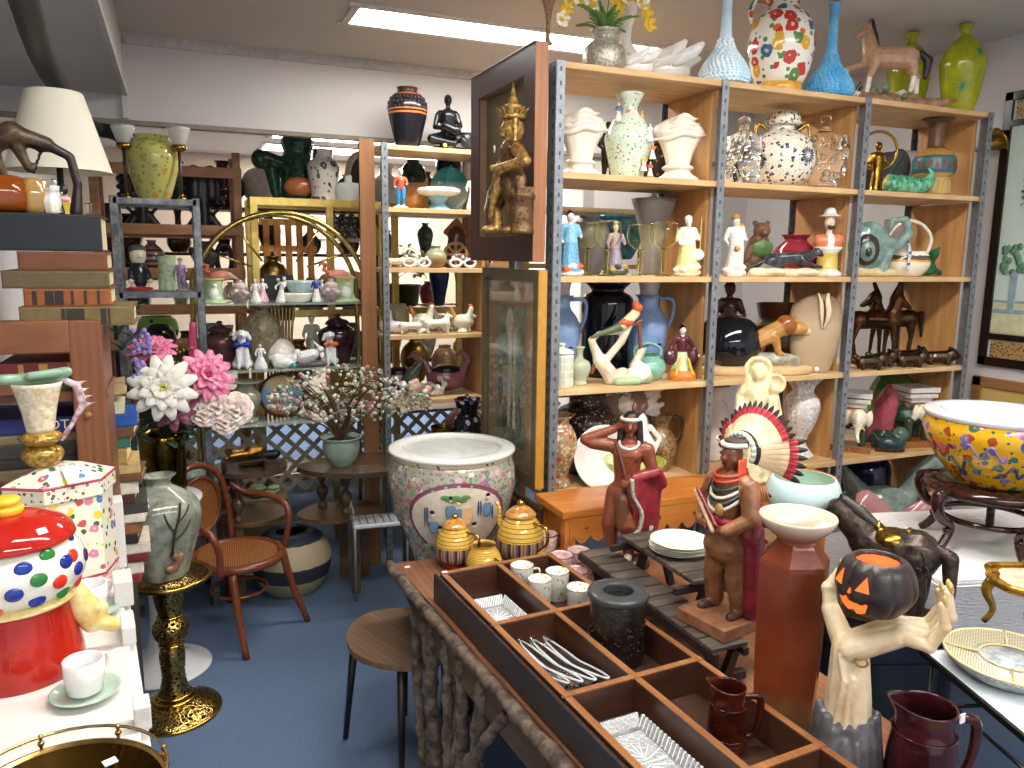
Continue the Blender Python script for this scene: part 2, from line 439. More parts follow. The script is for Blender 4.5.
# ================================================================ STEEL AND WOOD SHELVING
PINE=wood('#c39a68','#e2c08c',1.0,0,.55);PINEY=wood('#a8733f','#d3a468',1.0,2,.5);PINED=wood('#cba573','#e6c894',1.2,0,.5)
def steel():
    n=N('galvanised_steel');v=n.vor(70);n2=n.noise(25,4)
    cc=n.mix(n2,n.ramp(v.outputs['Distance'],[(0,C3('#7f858a')),(.8,C3('#a6abae'))]),C3('#74797e'))
    return n.set(cc,.45,.55)
STEEL=steel();HOLE=flat('#454d54',.7)
def post(q,x,y,z0,z1,sx,sy,wf=.036,ws=.06):
    q.box((x+sx*wf/2,y,(z0+z1)/2),(wf,.003,z1-z0),0)
    q.box((x,y+sy*ws/2,(z0+z1)/2),(.003,ws,z1-z0),0)
    z=z0+.03
    while z<z1-.02:
        q.box((x+sx*wf*.5,y-.0022,z),(.008,.001,.016),1);q.box((x-.0022,y+sy*ws*.3,z),(.001,.012,.02),1)
        q.box((x+.0022,y+sy*ws*.3,z),(.001,.012,.02),1)
        z+=.05
SX=[1.315,2.09,2.865,3.655];SZ=[2.56,2.165,1.775,1.33,.905,.45];SY,SD=2.7,.43
sh=T('shelving_unit','tall open shelving of pine boards on slotted galvanised posts, right of centre','shelving',(0,0,0))
for i,x in enumerate(SX):
    for y,sy_ in ((SY,1),(SY+SD,-1)):
        q=B();post(q,x,y,0,SZ[0]+.0,1 if i==0 else-1,sy_,.034,.065);q.o('post',[STEEL,HOLE],sh)
for i in range(3):
    for j,z in enumerate(SZ):
        x0,x1=SX[i]+.004,SX[i+1]-.004
        B().box(((x0+x1)/2,SY+SD/2+.004,z-.011),(x1-x0,SD-.01,.023),bev=.002).o('shelf',PINE if j !=3 else PINED,sh)
        if j<5:
            z2=SZ[j+1]
            B().box((x1-.012,SY+SD/2+.02,(z+z2)/2-.013),(.018,SD-.11,z-z2-.026),bev=.002).o('side_panel',PINEY,sh)
q=B()
for z in (1.66,):
    q.tube([(SX[3]+.002,SY+.01,z),(SX[3]+.03,SY+.01,z)],.004,6,0,1);q.ell((SX[3]+.012,SY+.01,z),.009)
q.o('bolt',flat('#c9ccd0',.3,.8),sh)
# row of shelving behind it against the far wall
sh2=T('shelving_unit','second row of brown shelving seen through the open back of the tall one','shelving',(0,0,0))
for x in (1.62,2.42):
    q=B();post(q,x,3.75,0,2.3,1,1);q.o('post',[STEEL,HOLE],sh2)
BRW=wood('#6d4328','#8c5a34',1,2,.5)
for z in (2.1,1.8,1.45,1.1):B().box((2.02,3.95,z),(.8,.38,.022)).o('shelf',PINE,sh2)
for x in (1.63,):B().box((x+.01,3.95,1.15),(.02,.34,2.25)).o('side_panel',PINEY,sh2)
B().box((1.66,3.76,1.2),(.055,.02,2.2)).o('front_panel',wood('#c08a4a','#d6a260',1,2),sh2)
# ================================================================ BACK SHELVING (left of the gold panel)
UX0,UX1,UY,UD=1.075,1.71,4.4,.36;UZ=[2.455,2.114,1.776,1.39,1.0]
u2=T('shelving_unit','narrow shelving of pine boards on steel posts against the back wall','shelving',(0,0,0))
for x,y in ((UX0,UY),(UX0,UY+UD),(UX1+.02,UY-.05),(UX1,UY+UD)):
    q=B();post(q,x,y,0,UZ[0]+.01 if x<1.6 else (2.46 if y>UY+.1 else 1.79),1 if x<1.6 else-1,1,.034,.03);q.o('post',[STEEL,HOLE],u2)
for z in UZ:B().box(((UX0+UX1)/2,UY+UD/2,z-.013),(UX1-UX0,UD,.026),bev=.002).o('shelf',PINED,u2)
for a,b_ in zip(UZ,UZ[1:]):B().box((UX1-.02,UY+UD/2,(a+b_)/2-.013),(.02,UD-.04,a-b_-.03)).o('side_panel',PINEY,u2)
B().box((UX0-.075,UY+.05,1.24),(.085,.03,2.48)).o('front_panel',wood('#7d5330','#a06d40',1,2),u2)
lat=B()                                              # lattice panel under it and behind the glass rack
for i in range(-4,22):
    for s_ in (1,-1):
        c0=Vector((.12+i*.11,4.83+.006*s_,.62))
        lat.box(c0,(.028,.008,.62),0,0,0,s_*PI/4)
lat.o('wooden_lattice',flat('#a29c8c',.6),None,(0,0,0),0,'weathered lattice panel with diamond openings behind the low oval table','lattice')
# ================================================================ POTTERY AND FIGURE BUILDERS
def pot(name,label,cat,px,Y,z,hp,prof,m,group=None,t=.01,fl=0,fa=.05,parts=None,seg=28,rz=None,sy=1,lobe=None,k=3,wp=None,pn='body',op=True,twist=0):
    p=on(px,Y,z)if not isinstance(px,Vector)else px
    h=hp*mp(p);w_=h if wp is None else wp*mp(p)
    pr=sca(prof,h,w_);pr=hollow(crom_p(pr,k),t*h)if op else crom_p(pr,k)
    rz=fc(p)if rz is None else rz
    q=B().lathe(pr,(0,0,0),seg,1,0,fl,fa,sy,twist/h if twist else 0,True,lobe)
    if parts is None:
        return q.o(name,m,None,p,rz,label,cat,group),h
    r_=T(name,label,cat,p,rz,group);q.o(pn,m,r_)
    parts(r_,h)
    return r_,h
def crom_p(pr,k):m=min(p[1]for p in pr);return [(float(a),max(float(b),m))for a,b in crom(pr,k)]
def handle(t,h,pts,r_,m,name='handle',flat_=1,seg=8,**k):
    return B().tube([(x*h,y*h,z*h)for x,y,z in pts],[q*h for q in r_]if isinstance(r_,list)else r_*h,seg,0,5,flat=flat_).o(name,m,t,**k)
# profiles (radius, height) for a height of 1
BALU=[(.17,0),(.19,.02),(.15,.06),(.2,.2),(.3,.5),(.31,.65),(.24,.8),(.13,.88),(.12,.93),(.17,1)]
TALLV=[(.12,0),(.14,.02),(.17,.2),(.24,.5),(.26,.66),(.2,.82),(.1,.9),(.09,.94),(.13,1)]
OVOID=[(.2,0),(.21,.02),(.28,.2),(.36,.5),(.36,.68),(.3,.84),(.2,.93),(.17,.95),(.18,1)]
GLOBE=[(.2,0),(.22,.03),(.4,.22),(.47,.45),(.38,.68),(.18,.8),(.14,.86),(.14,.95),(.19,1)]
BOTTL=[(.16,0),(.2,.04),(.28,.2),(.26,.38),(.14,.52),(.08,.62),(.07,.85),(.1,1)]
BOWLP=[(.3,0),(.34,.08),(.7,.5),(.9,.92),(.92,1)]
BEAK=[(.2,0),(.23,.03),(.24,.5),(.26,1)]
def fig(arms=((-.15,-.1,.52),(.15,-.1,.6)),skirt=.17,hat=0,bz=.04,br=.17,sk2=.09,head=(0,-.01),lean=0,elb=((-.17,0,.6),(.17,0,.62)),bun=0,legs=False,beard=False):
    hx,hy=head
    it=[e_((hx+lean,hy,.9),(.062,.068,.078),0),c_((lean,0,.78),(hx+lean,hy,.88),.034,.03,0),e_((hx+lean,hy-.066,.895),(.012,.014,.018),0,.001),
          c_((lean*.5,0,.52),(lean,0,.7),sk2,.1,1),c_((-.09+lean,0,.755),(.09+lean,0,.755),.05,.05,1)]
    if bz:it.append(e_((0,0,bz*.5),(br,br*.85,bz),4));it.append(c_((-br*.3,0,bz*.5),(br*.3,0,bz*.5),bz*.6,bz*.6,4))
    if legs:
        it+=[c_((-.06,0,.5),(-.06,-.01,.26),.07,.055,2),c_((-.06,-.01,.26),(-.06,.01,bz+.02),.05,.035,2),c_((.06,0,.5),(.07,-.03,.26),.07,.055,2),c_((.07,-.03,.26),(.07,.01,bz+.02),.05,.035,2),
               c_((-.06,.01,bz+.02),(-.065,-.06,bz+.015),.03,.025,3),c_((.07,.01,bz+.02),(.075,-.06,bz+.015),.03,.025,3)]
    else:it+=[c_((0,0,bz+skirt*.45),(lean*.5,0,.5),skirt,sk2,2),c_((-.03,-.02,bz+.03),(.03,-.02,bz+.03),skirt*.9,skirt*.9,2)]
    for s,(el,ha)in enumerate(zip(elb,arms)):
        sx=(-1,1)[s]
        it+=[c_((sx*.11+lean,0,.75),el,.047,.037,1),c_(el,ha,.035,.024,1),e_(ha,(.027,.027,.03),0)]
    it.append(e_((hx+lean,hy+.02,.935),(.068,.068,.06),3))
    if bun:it.append(e_((hx+lean,hy+.05,.98),(.035,.035,.035),3))
    if hat:it+=[e_((hx+lean,hy,.955),(hat,hat,.016),5),e_((hx+lean,hy,.975),(.055,.055,.04),5)]
    if beard:it.append(c_((hx+lean,hy-.05,.86),(hx+lean,hy-.08,.74),.032,.014,3))
    return it
def figure(name,label,px,Y,z,hp,cols,group=None,a=0,vox=.013,cat='figurine',extra=(),base=None,**k):
    p=on(px,Y,z)if not isinstance(px,Vector)else px
    h=hp*mp(p)
    ms=[flat(c,.2,0,.3,150,.35)if isinstance(c,str)else c for c in cols]
    while len(ms)<6:ms.append(ms[-1])
    return blob(name,fig(**k)+list(extra),ms,None,vox*h,p,fc(p,a),h,label=label,cat=cat,group=group)
def blobat(name,label,cat,px,Y,z,hp,items,cols,a=0,vox=.016,group=None,rough=.2,parent=None):
    p=on(px,Y,z)if not isinstance(px,Vector)else px
    h=hp*mp(p);ms=[flat(c,rough,0,.3,120,.4)if isinstance(c,str)else c for c in cols]
    return blob(name,items,ms,parent,vox*h,p,fc(p,a),h,label=label,cat=cat,group=group)
def quad(L=.7,bh=.5,br=.15,lr=.05,nk=(.3,.35),nr=.08,hd=(.17,-.06),hr=.075,tail=((-.12,.02),(-.18,-.25)),legs=None,z0=0,mi=0,tmi=None,tr=.03,earz=.06):
    """a standing four-legged animal facing +X; bh = height of the back line"""
    cz=z0+bh-br;x0,x1=-L/2,L/2
    it=[c_((x0+br*.6,0,cz),(0,0,cz-.01),br*1.02,br*.86,mi),c_((0,0,cz-.01),(x1-br*.6,0,cz),br*.86,br*1.05,mi)]
    legs=legs or [(x1-br*.6,.03,0),(x1-br*.6,-.02,0),(x0+br*.5,-.03,0),(x0+br*.5,.03,0)]
    for i,(lx,dx,dz)in enumerate(legs):
        s=(-1,1)[i%2]*br*.5;kz=z0+(cz-z0)*.48;kx=lx+dx+(0 if i<2 else-.03)
        it+=[c_((lx,s,cz-.03),(kx,s,kz+dz),lr*1.5,lr*.85,mi),c_((kx,s,kz+dz),(lx+dx*1.4,s,z0+lr*.7+dz),lr*.8,lr*.65,mi),e_((lx+dx*1.4+.012,s,z0+lr*.5+dz),(lr*.95,lr*.8,lr*.55),mi)]
    nx,nz=x1-br*.5+nk[0],cz+nk[1]
    it+=[c_((x1-br*.7,0,cz+br*.25),(nx,0,nz),br*.72,nr,mi),c_((nx,0,nz),(nx+hd[0],0,nz+hd[1]),hr,hr*.6,mi)]
    for s in (-1,1):it.append(c_((nx,s*hr*.6,nz+hr*.6),(nx-.01,s*hr*.8,nz+hr*.6+earz),hr*.28,hr*.1,mi))
    if tail:
        a,b_=tail;it+=[c_((x0,0,cz+br*.4),(x0+a[0],0,cz+br*.4+a[1]),tr,tr,tmi if tmi is not None else mi),c_((x0+a[0],0,cz+br*.4+a[1]),(x0+b_[0],0,cz+br*.4+b_[1]),tr,tr*.6,tmi if tmi is not None else mi)]
    return it
# ================================================================ TOP OF THE TALL SHELVING
ZT=SZ[0]+.001
# blue and white hobnail bud vases
def hobnail(px,Y,hp,m,label):
    p=on(px,Y,ZT);h=hp*mp(p);t=T('bud_vase',label,'vase',p,0,'hobnail bud vases')
    pr=[(.16,0),(.24,.03),(.25,.1),(.2,.22),(.1,.36),(.062,.5),(.05,.75),(.052,.93),(.06,.98),(.07,1)]
    B().lathe(hollow(crom_p(sca(pr,h),3),.012*h),(0,0,0),26,1).o('body',m,t)
    q=B();cp=crom_p(pr,6)
    for i in range(1,16):
        z=i*.03;r_=float(np.interp(z,[c[1]for c in cp],[c[0]for c in cp]));n=max(6,int(r_*2*PI/.045))
        for j in range(n):
            th=2*PI*(j+.5*(i%2))/n;q.ell((r_*math.cos(th)*h,r_*math.sin(th)*h,z*h),.019*h,0,6,4)
    prop(q.o('hobnail_pattern',m,t),kind='stuff')
hobnail(718,2.83,98,glaze('#e9f4fb','#b6ddf2',8),'tall slender pale blue and white knobbly bud vase, left of the big flowered jug')
hobnail(828,2.82,90,glaze('#4fa8dc','#7cc4ec',12),'sky blue knobbly bud vase with a long thin neck, right of the big flowered jug')
# big flowered jug
FLJ=floral('#f4efe0',['#c73a2c','#e9b23a','#3f6f8f','#5c8a4e','#d8633a'],15,.46,.12,'#5f8d55',1.6)
p=on(778,2.87,ZT);h=100*mp(p);t=T('flowered_jug','large cream jug painted with red, yellow and blue flowers above a yellow foot band','jug',p,fc(p))
B().lathe(crom_p(sca([(.21,0),(.235,.01),(.245,.12)],h),2),(0,0,0),32,1).o('foot_band',glaze('#d9962f','#efbd55',30),t,label='yellow foot band')
B().lathe(hollow(crom_p(sca([(.24,.12),(.29,.2),(.34,.42),(.345,.6),(.3,.76),(.22,.86),(.16,.92),(.17,.99)],h),3),.015*h),(0,0,0),36,1).o('body',FLJ,t)
handle(t,h,[(-.15,0,.96),(-.3,0,.98),(-.36,0,.84),(-.3,0,.7)],.026,FLJ)
# swans
def swan(px,Y,hp,a,label,m):
    p=on(px,Y,ZT);h=hp*mp(p);t=T('swan_figurine',label,'swan figurine',p,fc(p,a),'white glazed swans')
    blob('body',[e_((0,0,.22),(.36,.2,.2),0),e_((.02,0,.1),(.26,.15,.1),0),c_((-.24,0,.3),(-.44,0,.36),.1,.03,0),c_((.26,0,.28),(.38,0,.48),.1,.065,0),c_((.38,0,.48),(.36,0,.66),.065,.055,0),
                   c_((.36,0,.66),(.3,0,.84),.055,.05,0),c_((.3,0,.84),(.34,0,.95),.05,.05,0),c_((.34,0,.95),(.43,0,.94),.055,.045,0)],m,t,.018*h,h=h)
    q=B().tube([(.45*h,0,.93*h),(.54*h,0,.9*h)],[.03*h,.008*h],8,0,1);q.o('beak',flat('#2a2622',.4),t)
    for s in (-1,1):
        q=B()
        for i in range(7):
            q.petal((.16*h-.055*i*h,s*.17*h,(.2+.01*i)*h),(-.04*h-.06*i*h,s*(.2+.01*i)*h,(.4+.03*(i%4))*h),.12*h,.1,0,(0,s,0),.012*h)
        q.o('wing',m,t)
WH=flat('#f4f1ea',.15,0,.03)
swan(634,2.84,62,180,'white glazed swan facing left beside the silver vase of orchids',WH)
swan(668,2.92,96,180,'larger white glazed swan with raised wings, left of the tall pale bud vase',WH)
# silver vase with yellow orchids
p=on(613,2.8,ZT);h=42*mp(p);t=T('orchid_vase','small textured silver vase holding yellow and white orchids with green leaves','vase of flowers',p,0)
SIL=glaze('#8f8a7c','#d6d0c0',90,.3,.5,.8)
B().lathe(hollow(crom_p(sca([(.3,0),(.42,.04),(.5,.3),(.46,.58),(.28,.76),(.24,.84),(.36,1)],h),3),.03*h),(0,0,0),26,1,0,13,.04).o('body',SIL,t)
q=B();
for i in range(26):
    th=random.uniform(0,2*PI);e=random.uniform(.5,1.2);l_=random.uniform(.5,1)*h
    q.petal((0,0,.9*h),(math.cos(th)*l_*math.cos(e)*1.4,math.sin(th)*l_*math.cos(e),.9*h+l_*math.sin(e)*.8),.16*h,.12,0)
prop(q.o('leaves',glaze('#3f6b33','#6f9a4c',40,.4),t),kind='stuff')
st_=B();fl_=B();fw_=B()
for sx,n,up in ((-1,10,.55),(.15,6,1.2),(.9,7,1.0)):
    pts=[Vector((0,0,.9*h)),Vector((sx*.5*h,-.1*h,(1.2+up*.6)*h)),Vector((sx*1.0*h,-.15*h,(1.25+up*.45)*h)),Vector((sx*1.3*h,-.2*h,(.7+up*.3)*h))]
    st_.tube(pts,.012*h,5,0,5)
    cr=crom(pts,6)
    for i in range(n):
        c=Vector(cr[min(len(cr)-1,5+i*(len(cr)-6)//n)]);f_=fl_ if (i+int(sx*3))%3 else fw_
        for j in range(5):
            th=2*PI*j/5+i;f_.petal(c,c+Vector((math.cos(th)*.19*h,-.07*h,math.sin(th)*.19*h)),.17*h,.1,0,(0,1,0),.004*h)
st_.o('stem',flat('#6d7a35',.5),t);prop(fl_.o('yellow_flowers',flat('#e2b92f',.5),t),kind='stuff');prop(fw_.o('white_flowers',flat('#f4efdc',.5),t),kind='stuff')
# dark slender woven vase on top of the panel
p=on(546,2.74,2.62);h=70*mp(p)
pot('woven_vase','brown textured vase narrowing to a thin foot above the gold figure panel','vase',Vector((1.285,2.72,2.612)),None,None,92,
    [(.05,0),(.055,.02),(.028,.06),(.03,.25),(.06,.4),(.12,.55),(.15,.7),(.13,.9),(.1,1)],glaze('#4a2d1c','#9a6b48',160,.5,0,1),seg=20)
# horse on a driftwood base
p=on(893,2.83,ZT);h=92*mp(p);t=T('horse_figurine','tan ceramic horse with black mane and tail standing on a driftwood base','horse figurine',p,fc(p,-8))
HC=[flat('#c39a78',.2,0,.15,50),flat('#2b2422',.4),flat('#efe6da',.3)]
it=quad(.5,.66,.12,.036,(.02,.3),.062,(-.15,-.07),.055,None,None,.17)
it=[c_((.2,0,.55),(-.16,0,.57),.13,.12,0),c_((-.2,0,.62),(-.26,0,.86),.1,.062,0),c_((-.26,0,.86),(-.36,0,.8),.06,.035,0),
      c_((-.2,.05,.52),(-.42,.06,.46),.06,.035,0),c_((-.42,.06,.46),(-.5,.06,.3),.03,.022,2),c_((-.15,-.05,.5),(-.2,-.05,.36),.055,.035,0),c_((-.2,-.05,.36),(-.22,-.05,.19),.03,.025,2),
      c_((.22,-.06,.5),(.27,-.06,.36),.075,.038,0),c_((.27,-.06,.36),(.24,-.06,.19),.032,.025,2),c_((.22,.06,.5),(.33,.06,.36),.075,.038,0),c_((.33,.06,.36),(.34,.06,.19),.032,.025,2),
      c_((-.24,.03,.9),(-.24,.035,.96),.018,.008,0),c_((-.24,-.03,.9),(-.24,-.035,.96),.018,.008,0)]
hb=blob('body',it,HC,t,.011*h,h=h)
blob('mane',[c_((-.22,0,.95),(-.17,0,.8),.035,.035,0),c_((-.17,0,.8),(-.13,0,.66),.035,.03,0)],HC[1],t,.012*h,h=h)
blob('tail',[c_((.33,0,.6),(.42,0,.52),.035,.05,0),c_((.42,0,.52),(.4,0,.34),.05,.03,0)],HC[1],t,.012*h,h=h)
it=[c_((-.5,0,.06),(.6,0,.05),.1,.06,0),c_((-.35,-.05,.1),(.3,.03,.1),.09,.08,0),c_((.5,0,.07),(.75,0,.08),.05,.02,0)]
for i in range(14):it.append(e_((random.uniform(-.55,.2),random.uniform(-.14,.02),random.uniform(.1,.22)),random.uniform(.03,.06),1 if i%2 else 2))
blob('driftwood_base',it,[glaze('#7b5a42','#b98e6c',30,.5,0,.6),flat('#6f8a68',.5),flat('#d9d4c6',.5)],t,.014*h,h=h)
# chartreuse star vases
STARG='#1f7a6c'
def starvase(px,Y,hp,label,stars):
    p=on(px,Y,ZT);h=hp*mp(p);t=T('star_vase',label,'vase',p,fc(p),'chartreuse vases with green stars')
    pr=[(.13,0),(.15,.01),(.2,.2),(.245,.5),(.24,.62),(.16,.78),(.06,.88),(.05,.93),(.08,.985),(.085,1)]
    B().lathe(hollow(crom_p(sca(pr,h),4),.012*h),(0,0,0),36,1).o('body',glaze('#8c9410','#aeb01c',9,.1),t)
    cp=crom_p(pr,6)
    for a,z in stars:
        q=B();q.M=Matrix.Identity(4);n=14;vs=[];fs=[]
        for e in (0,1):
            for i in range(n):
                rr=.085 if i%2==0 else .02
                if i%4==0:rr=.065
                u_,v_=rr*math.cos(2*PI*i/n),rr*math.sin(2*PI*i/n)
                R_=float(np.interp(z+v_,[c[1]for c in cp],[c[0]for c in cp]))+.001+.003*e;th=a+u_/R_
                vs.append((R_*math.sin(th)*h,-R_*math.cos(th)*h,(z+v_)*h))
        R_=float(np.interp(z,[c[1]for c in cp],[c[0]for c in cp]))+.006
        vs.append((R_*math.sin(a)*h,-R_*math.cos(a)*h,z*h))
        for i in range(n):fs.append((i,(i+1)%n,n+(i+1)%n,n+i));fs.append((n+i,n+(i+1)%n,2*n))
        q.add(vs,fs,0,False);q.o('star',flat(STARG,.2),t)
starvase(963,2.78,98,'tall yellow-green vase with dark green stars at the right end of the top shelf',[(.35,.66),(-.4,.28)])
starvase(905,3.02,84,'shorter yellow-green star vase standing behind the horse figurine',[(.35,.62)])
# black spiky plume plant behind the flowered jug
t=T('spiky_plume','black spiky palm-like ornament behind the blue knobbly bud vase','ornament',(0,0,0))
for cx in (762,845):
    p=on(cx,3.05,ZT);q=B()
    for i in range(13):
        th=random.uniform(0,2*PI);q.petal(p,p+Vector((math.cos(th)*.09,math.sin(th)*.05,random.uniform(.06,.15))),.008,.05)
    q.o('plume',flat('#15171c',.5),t)
# ================================================================ SECOND ROW DOWN (z 2.165)
Z1=SZ[1]+.001
CREAM=flat('#efe3d0',.3,0,.04,12)
def shellvase(px,label):
    p=on(px,2.83,Z1);h=64*mp(p);t=T('shell_vase',label,'vase',p,fc(p),'cream fluted vases with folded leaf tops')
    B().lathe(crom_p(sca([(.3,0),(.33,.04),(.24,.1),(.19,.16),(.24,.19),(.24,.22),(.19,.25)],h),3),(0,0,0),26,1).o('foot',CREAM,t)
    B().lathe(hollow(crom_p(sca([(.18,.24),(.22,.4),(.32,.62),(.4,.75)],h),3),.02*h),(0,0,0),30,1,0,10,.04,.55).o('body',CREAM,t)
    q=B()
    for i,zz in enumerate((.66,.74,.82,.9)):
        w_=.43-.05*i
        q.tube([(-w_*h,0,(zz-.03)*h),(-.5*w_*h,-.14*h,(zz-.03)*h),(0,-.2*h,(zz+.05)*h),(.5*w_*h,-.14*h,(zz+.02)*h),(w_*h,0,(zz+.06)*h)],[.01*h,.05*h,.065*h,.05*h,.012*h],8,0,4,flat=.8)
    q.lathe(sca([(.38,.7),(.36,.82),(.22,.92),(.06,.99)],h),(0,0,0),24,3,0,8,.06,.5)
    q.o('leaf_folds',CREAM,t)
shellvase(580,'cream fluted vase with a folded leaf top at the left end of its shelf')
shellvase(677,'cream fluted vase with a folded leaf top, right of the figure-covered vase')
# vase with applied figures
p=on(627,2.85,Z1);h=82*mp(p);t=T('figural_vase','pale green flowered vase with small robed figures climbing its neck and side','vase',p,fc(p))
B().lathe(hollow(crom_p(sca([(.17,0),(.19,.02),(.22,.15),(.28,.4),(.28,.52),(.2,.68),(.11,.78),(.1,.86),(.16,.97),(.17,1)],h),3),.015*h),(0,0,0),32,1).o('body',floral('#cfdcc6',['#c2687a','#7f9a70','#5c7c55'],55,.25,.15,'#8aa57e',1.6,lsize=.2),t)
for i,(x,z,s,c)in enumerate(((-.16,.66,.22,'#3f5f7d'),(-.04,.62,.22,'#e0733c'),(.05,.6,.23,'#f0dcc8'),(.13,.6,.2,'#e08a50'),(.2,.42,.22,'#e6e0dc'),(.24,.22,.2,'#d86e44'),(.14,.08,.2,'#e0b04c'),(.22,.02,.18,'#c94a3c'))):
    o=blob('applied_figure',fig(bz=0,skirt=.2),[flat('#f2dcc8',.3),flat(c,.25),flat('#f1ece4',.2),flat('#3a2d28',.3),flat(c,.3)],t,.05*s*h,(x*h,-.1*h-.08*h*(z<.6)-.04*h*(z<.5),z*h),0,s*h,1)
# moon flask
p=on(791,2.86,Z1);h=76*mp(p);t=T('moon_flask','round cream vase with cobalt blue flower medallions, gold handles and a lid','vase',p,fc(p))
BW=floral('#efe8d4',['#273a63','#2d3f6c','#3b3f52'],38,.3,.12,'#4a5068',2.6,lsize=.2)
GOLD=metal('#b8924a',.3,.4)
pr=[(.24,.03),(.36,.12),(.46,.32),(.455,.46),(.36,.63),(.2,.74),(.15,.77),(.15,.82)]
B().lathe(crom_p(sca(pr,h),4),(0,0,0),40,1).o('body',BW,t)
B().lathe(sca([(.25,0),(.27,.01),(.25,.05)],h),(0,0,0),32,2).o('foot',GOLD,t,label='gold foot ring')
B().lathe(crom_p(sca([(.2,.82),(.23,.84),(.225,.88),(.21,.94),(.17,.985),(.001,1)],h),2),(0,0,0),30,1).o('lid',floral('#efe8d4',['#273a63'],80,.4),t)
for s in (-1,1):handle(t,h,[(s*.2,0,.76),(s*.32,0,.84),(s*.36,0,.74),(s*.35,0,.62)],.028,GOLD)
cp=crom_p(pr,6);NAVY=flat('#22335c',.2)
for a,z,R0,nm in ((-.95,.34,.11,0),(.42,.4,.13,1)):
    q=B()
    for i in range(16):
        th=2*PI*i/16;vs=[]
        for (rr,dw)in ((.2,0),(.6,.16),(1,0),(.6,-.16)):
            u_,v_=rr*R0*math.cos(th+dw),rr*R0*math.sin(th+dw);R_=float(np.interp(z+v_,[c[1]for c in cp],[c[0]for c in cp]))+.004
            vs.append((R_*math.sin(a+u_/R_)*h,-R_*math.cos(a+u_/R_)*h,(z+v_)*h))
        q.add(vs,[(0,1,2,3)],0)
    q.o('medallion',NAVY,t)
# glass decanters
GL=glass('#fbfdfc',.02,.1);GLG=glass('#fbfdfc',.03,.1)
def decanter(px,Y,hp,prof,stopper,label,lumps=0):
    p=on(px,Y,Z1);h=hp*mp(p);t=T('glass_decanter',label,'decanter',p,0,'clear glass decanters')
    B().lathe(crom_p(sca(prof,h),3),(0,0,0),26,1,0,9 if not lumps else 0,.05).o('body',GLG,t)
    if lumps:
        q=B()
        for i in range(46):
            th=random.uniform(0,2*PI);z=random.uniform(.12,.68);r_=float(np.interp(z,[c[1]for c in prof],[c[0]for c in prof]));q.ell((r_*math.cos(th)*h,r_*math.sin(th)*h,z*h),.045*h,0,8,5)
        prop(q.o('grape_pattern',GLG,t),kind='stuff')
    B().lathe(crom_p(sca(stopper,h),3),(0,0,0),14,1).o('stopper',GL,t)
decanter(741,2.84,68,[(.2,0),(.24,.03),(.26,.2),(.22,.38),(.27,.55),(.24,.68),(.08,.78),(.07,.85)],[(.04,.84),(.07,.88),(.09,.94),(.001,1)],'clear glass decanter with stopper beside the blue and cream lidded vase, on its left',1)
decanter(841,2.86,70,[(.22,0),(.24,.02),(.2,.06),(.26,.2),(.33,.5),(.3,.66),(.12,.76),(.07,.84)],[(.04,.84),(.06,.88),(.07,.97),(.001,1)],'clear grape-moulded glass decanter right of the blue and cream lidded vase',1)
# far things seen through the back
p=on(607,3.02,Z1);h=60*mp(p);t=T('wood_carving','dark carved wooden figure behind the left cream vase','carving',p,0)
blob('body',fig(bz=.08,skirt=.14,legs=True),flat('#2c1a14',.4),t,.02*h,h=h)
pot('painted_vase','small black vase with orange flowers, half hidden behind the right cream vase','vase',655,3.02,Z1,42,OVOID,floral('#2b2420',['#d88a3a','#c8b46a','#9a4a30'],50,.35))
blobat('reed_ornament','black palm-leaf ornament between the glass decanter and the blue and cream vase','ornament',757,3.06,Z1,58,[c_((0,0,0),(0,0,.9),.03,.015,0)]+[c_((0,0,.2+.08*i),(s*.3,0,.5+.08*i),.016,.006,0)for i in range(7)for s in (-1,1)],['#191c24'],vox=.012)
# bay 3
p=on(874,2.95,Z1);h=62*mp(p);t=T('brass_ring_figurine','small brass figure standing inside a ring at the left of the banded vase shelf','figurine',p,fc(p))
BR=metal('#b98d3c',.25,.4)
B().tube([(.3*h*math.cos(2*PI*i/12),0,(.7+.3*math.sin(2*PI*i/12))*h)for i in range(12)],.022*h,8,0,3,True).o('ring',BR,t)
blob('body',fig(bz=.04,skirt=.12,br=.2),BR,t,.02*h,h=h*.85)
p=on(886,3.0,Z1);h=50*mp(p)
blobat('slate_sculpture','dark grey slate sculpture leaning behind the green horn vase','sculpture',886,3.0,Z1,50,[e_((0,0,.45),(.42,.1,.45),0),e_((.2,0,.6),(.25,.08,.36),0),e_((-.25,0,.35),(.25,.1,.35),0),c_((-.1,-.08,.3),(.25,-.09,.85),.04,.02,0)],[flat('#42454a',.6)])
p=on(906,2.8,Z1);h=26*mp(p);t=T('cornucopia_vase','green glazed ribbed horn-shaped vase lying on its side','vase',p,fc(p))
GRN=glaze('#2f8062','#7fc49a',40,.1)
B().tube([(-.75*h,-.05*h,.38*h),(-.3*h,0,.34*h),(.25*h,0,.3*h),(.7*h,0,.4*h),(.9*h,0,.75*h),(.72*h,0,1.0*h)],[.38*h,.36*h,.32*h,.27*h,.13*h,.03*h],18,0,6).o('horn',GRN,t)
q=B()
for i in range(9):q.tube([((-.35+.11*i)*h+.34*h*math.sin(a_)*.1,.37*h*(1-.03*i)*math.cos(a_),(.34+.36*(1-.03*i)*math.sin(a_))*h)for a_ in [j*PI/5-.3 for j in range(8)]],.03*h,6,0,2)
q.o('ribs',GRN,t)
B().lathe([(.3*h,0),(.36*h,.03*h),(.2*h,.1*h),(.15*h,.2*h)],(0,0,0),20,3).o('foot',GRN,t)
p=on(931,2.84,Z1);h=74*mp(p);t=T('banded_vase','tan vase with a teal and red triangle band and a tall brown neck','vase',p,fc(p))
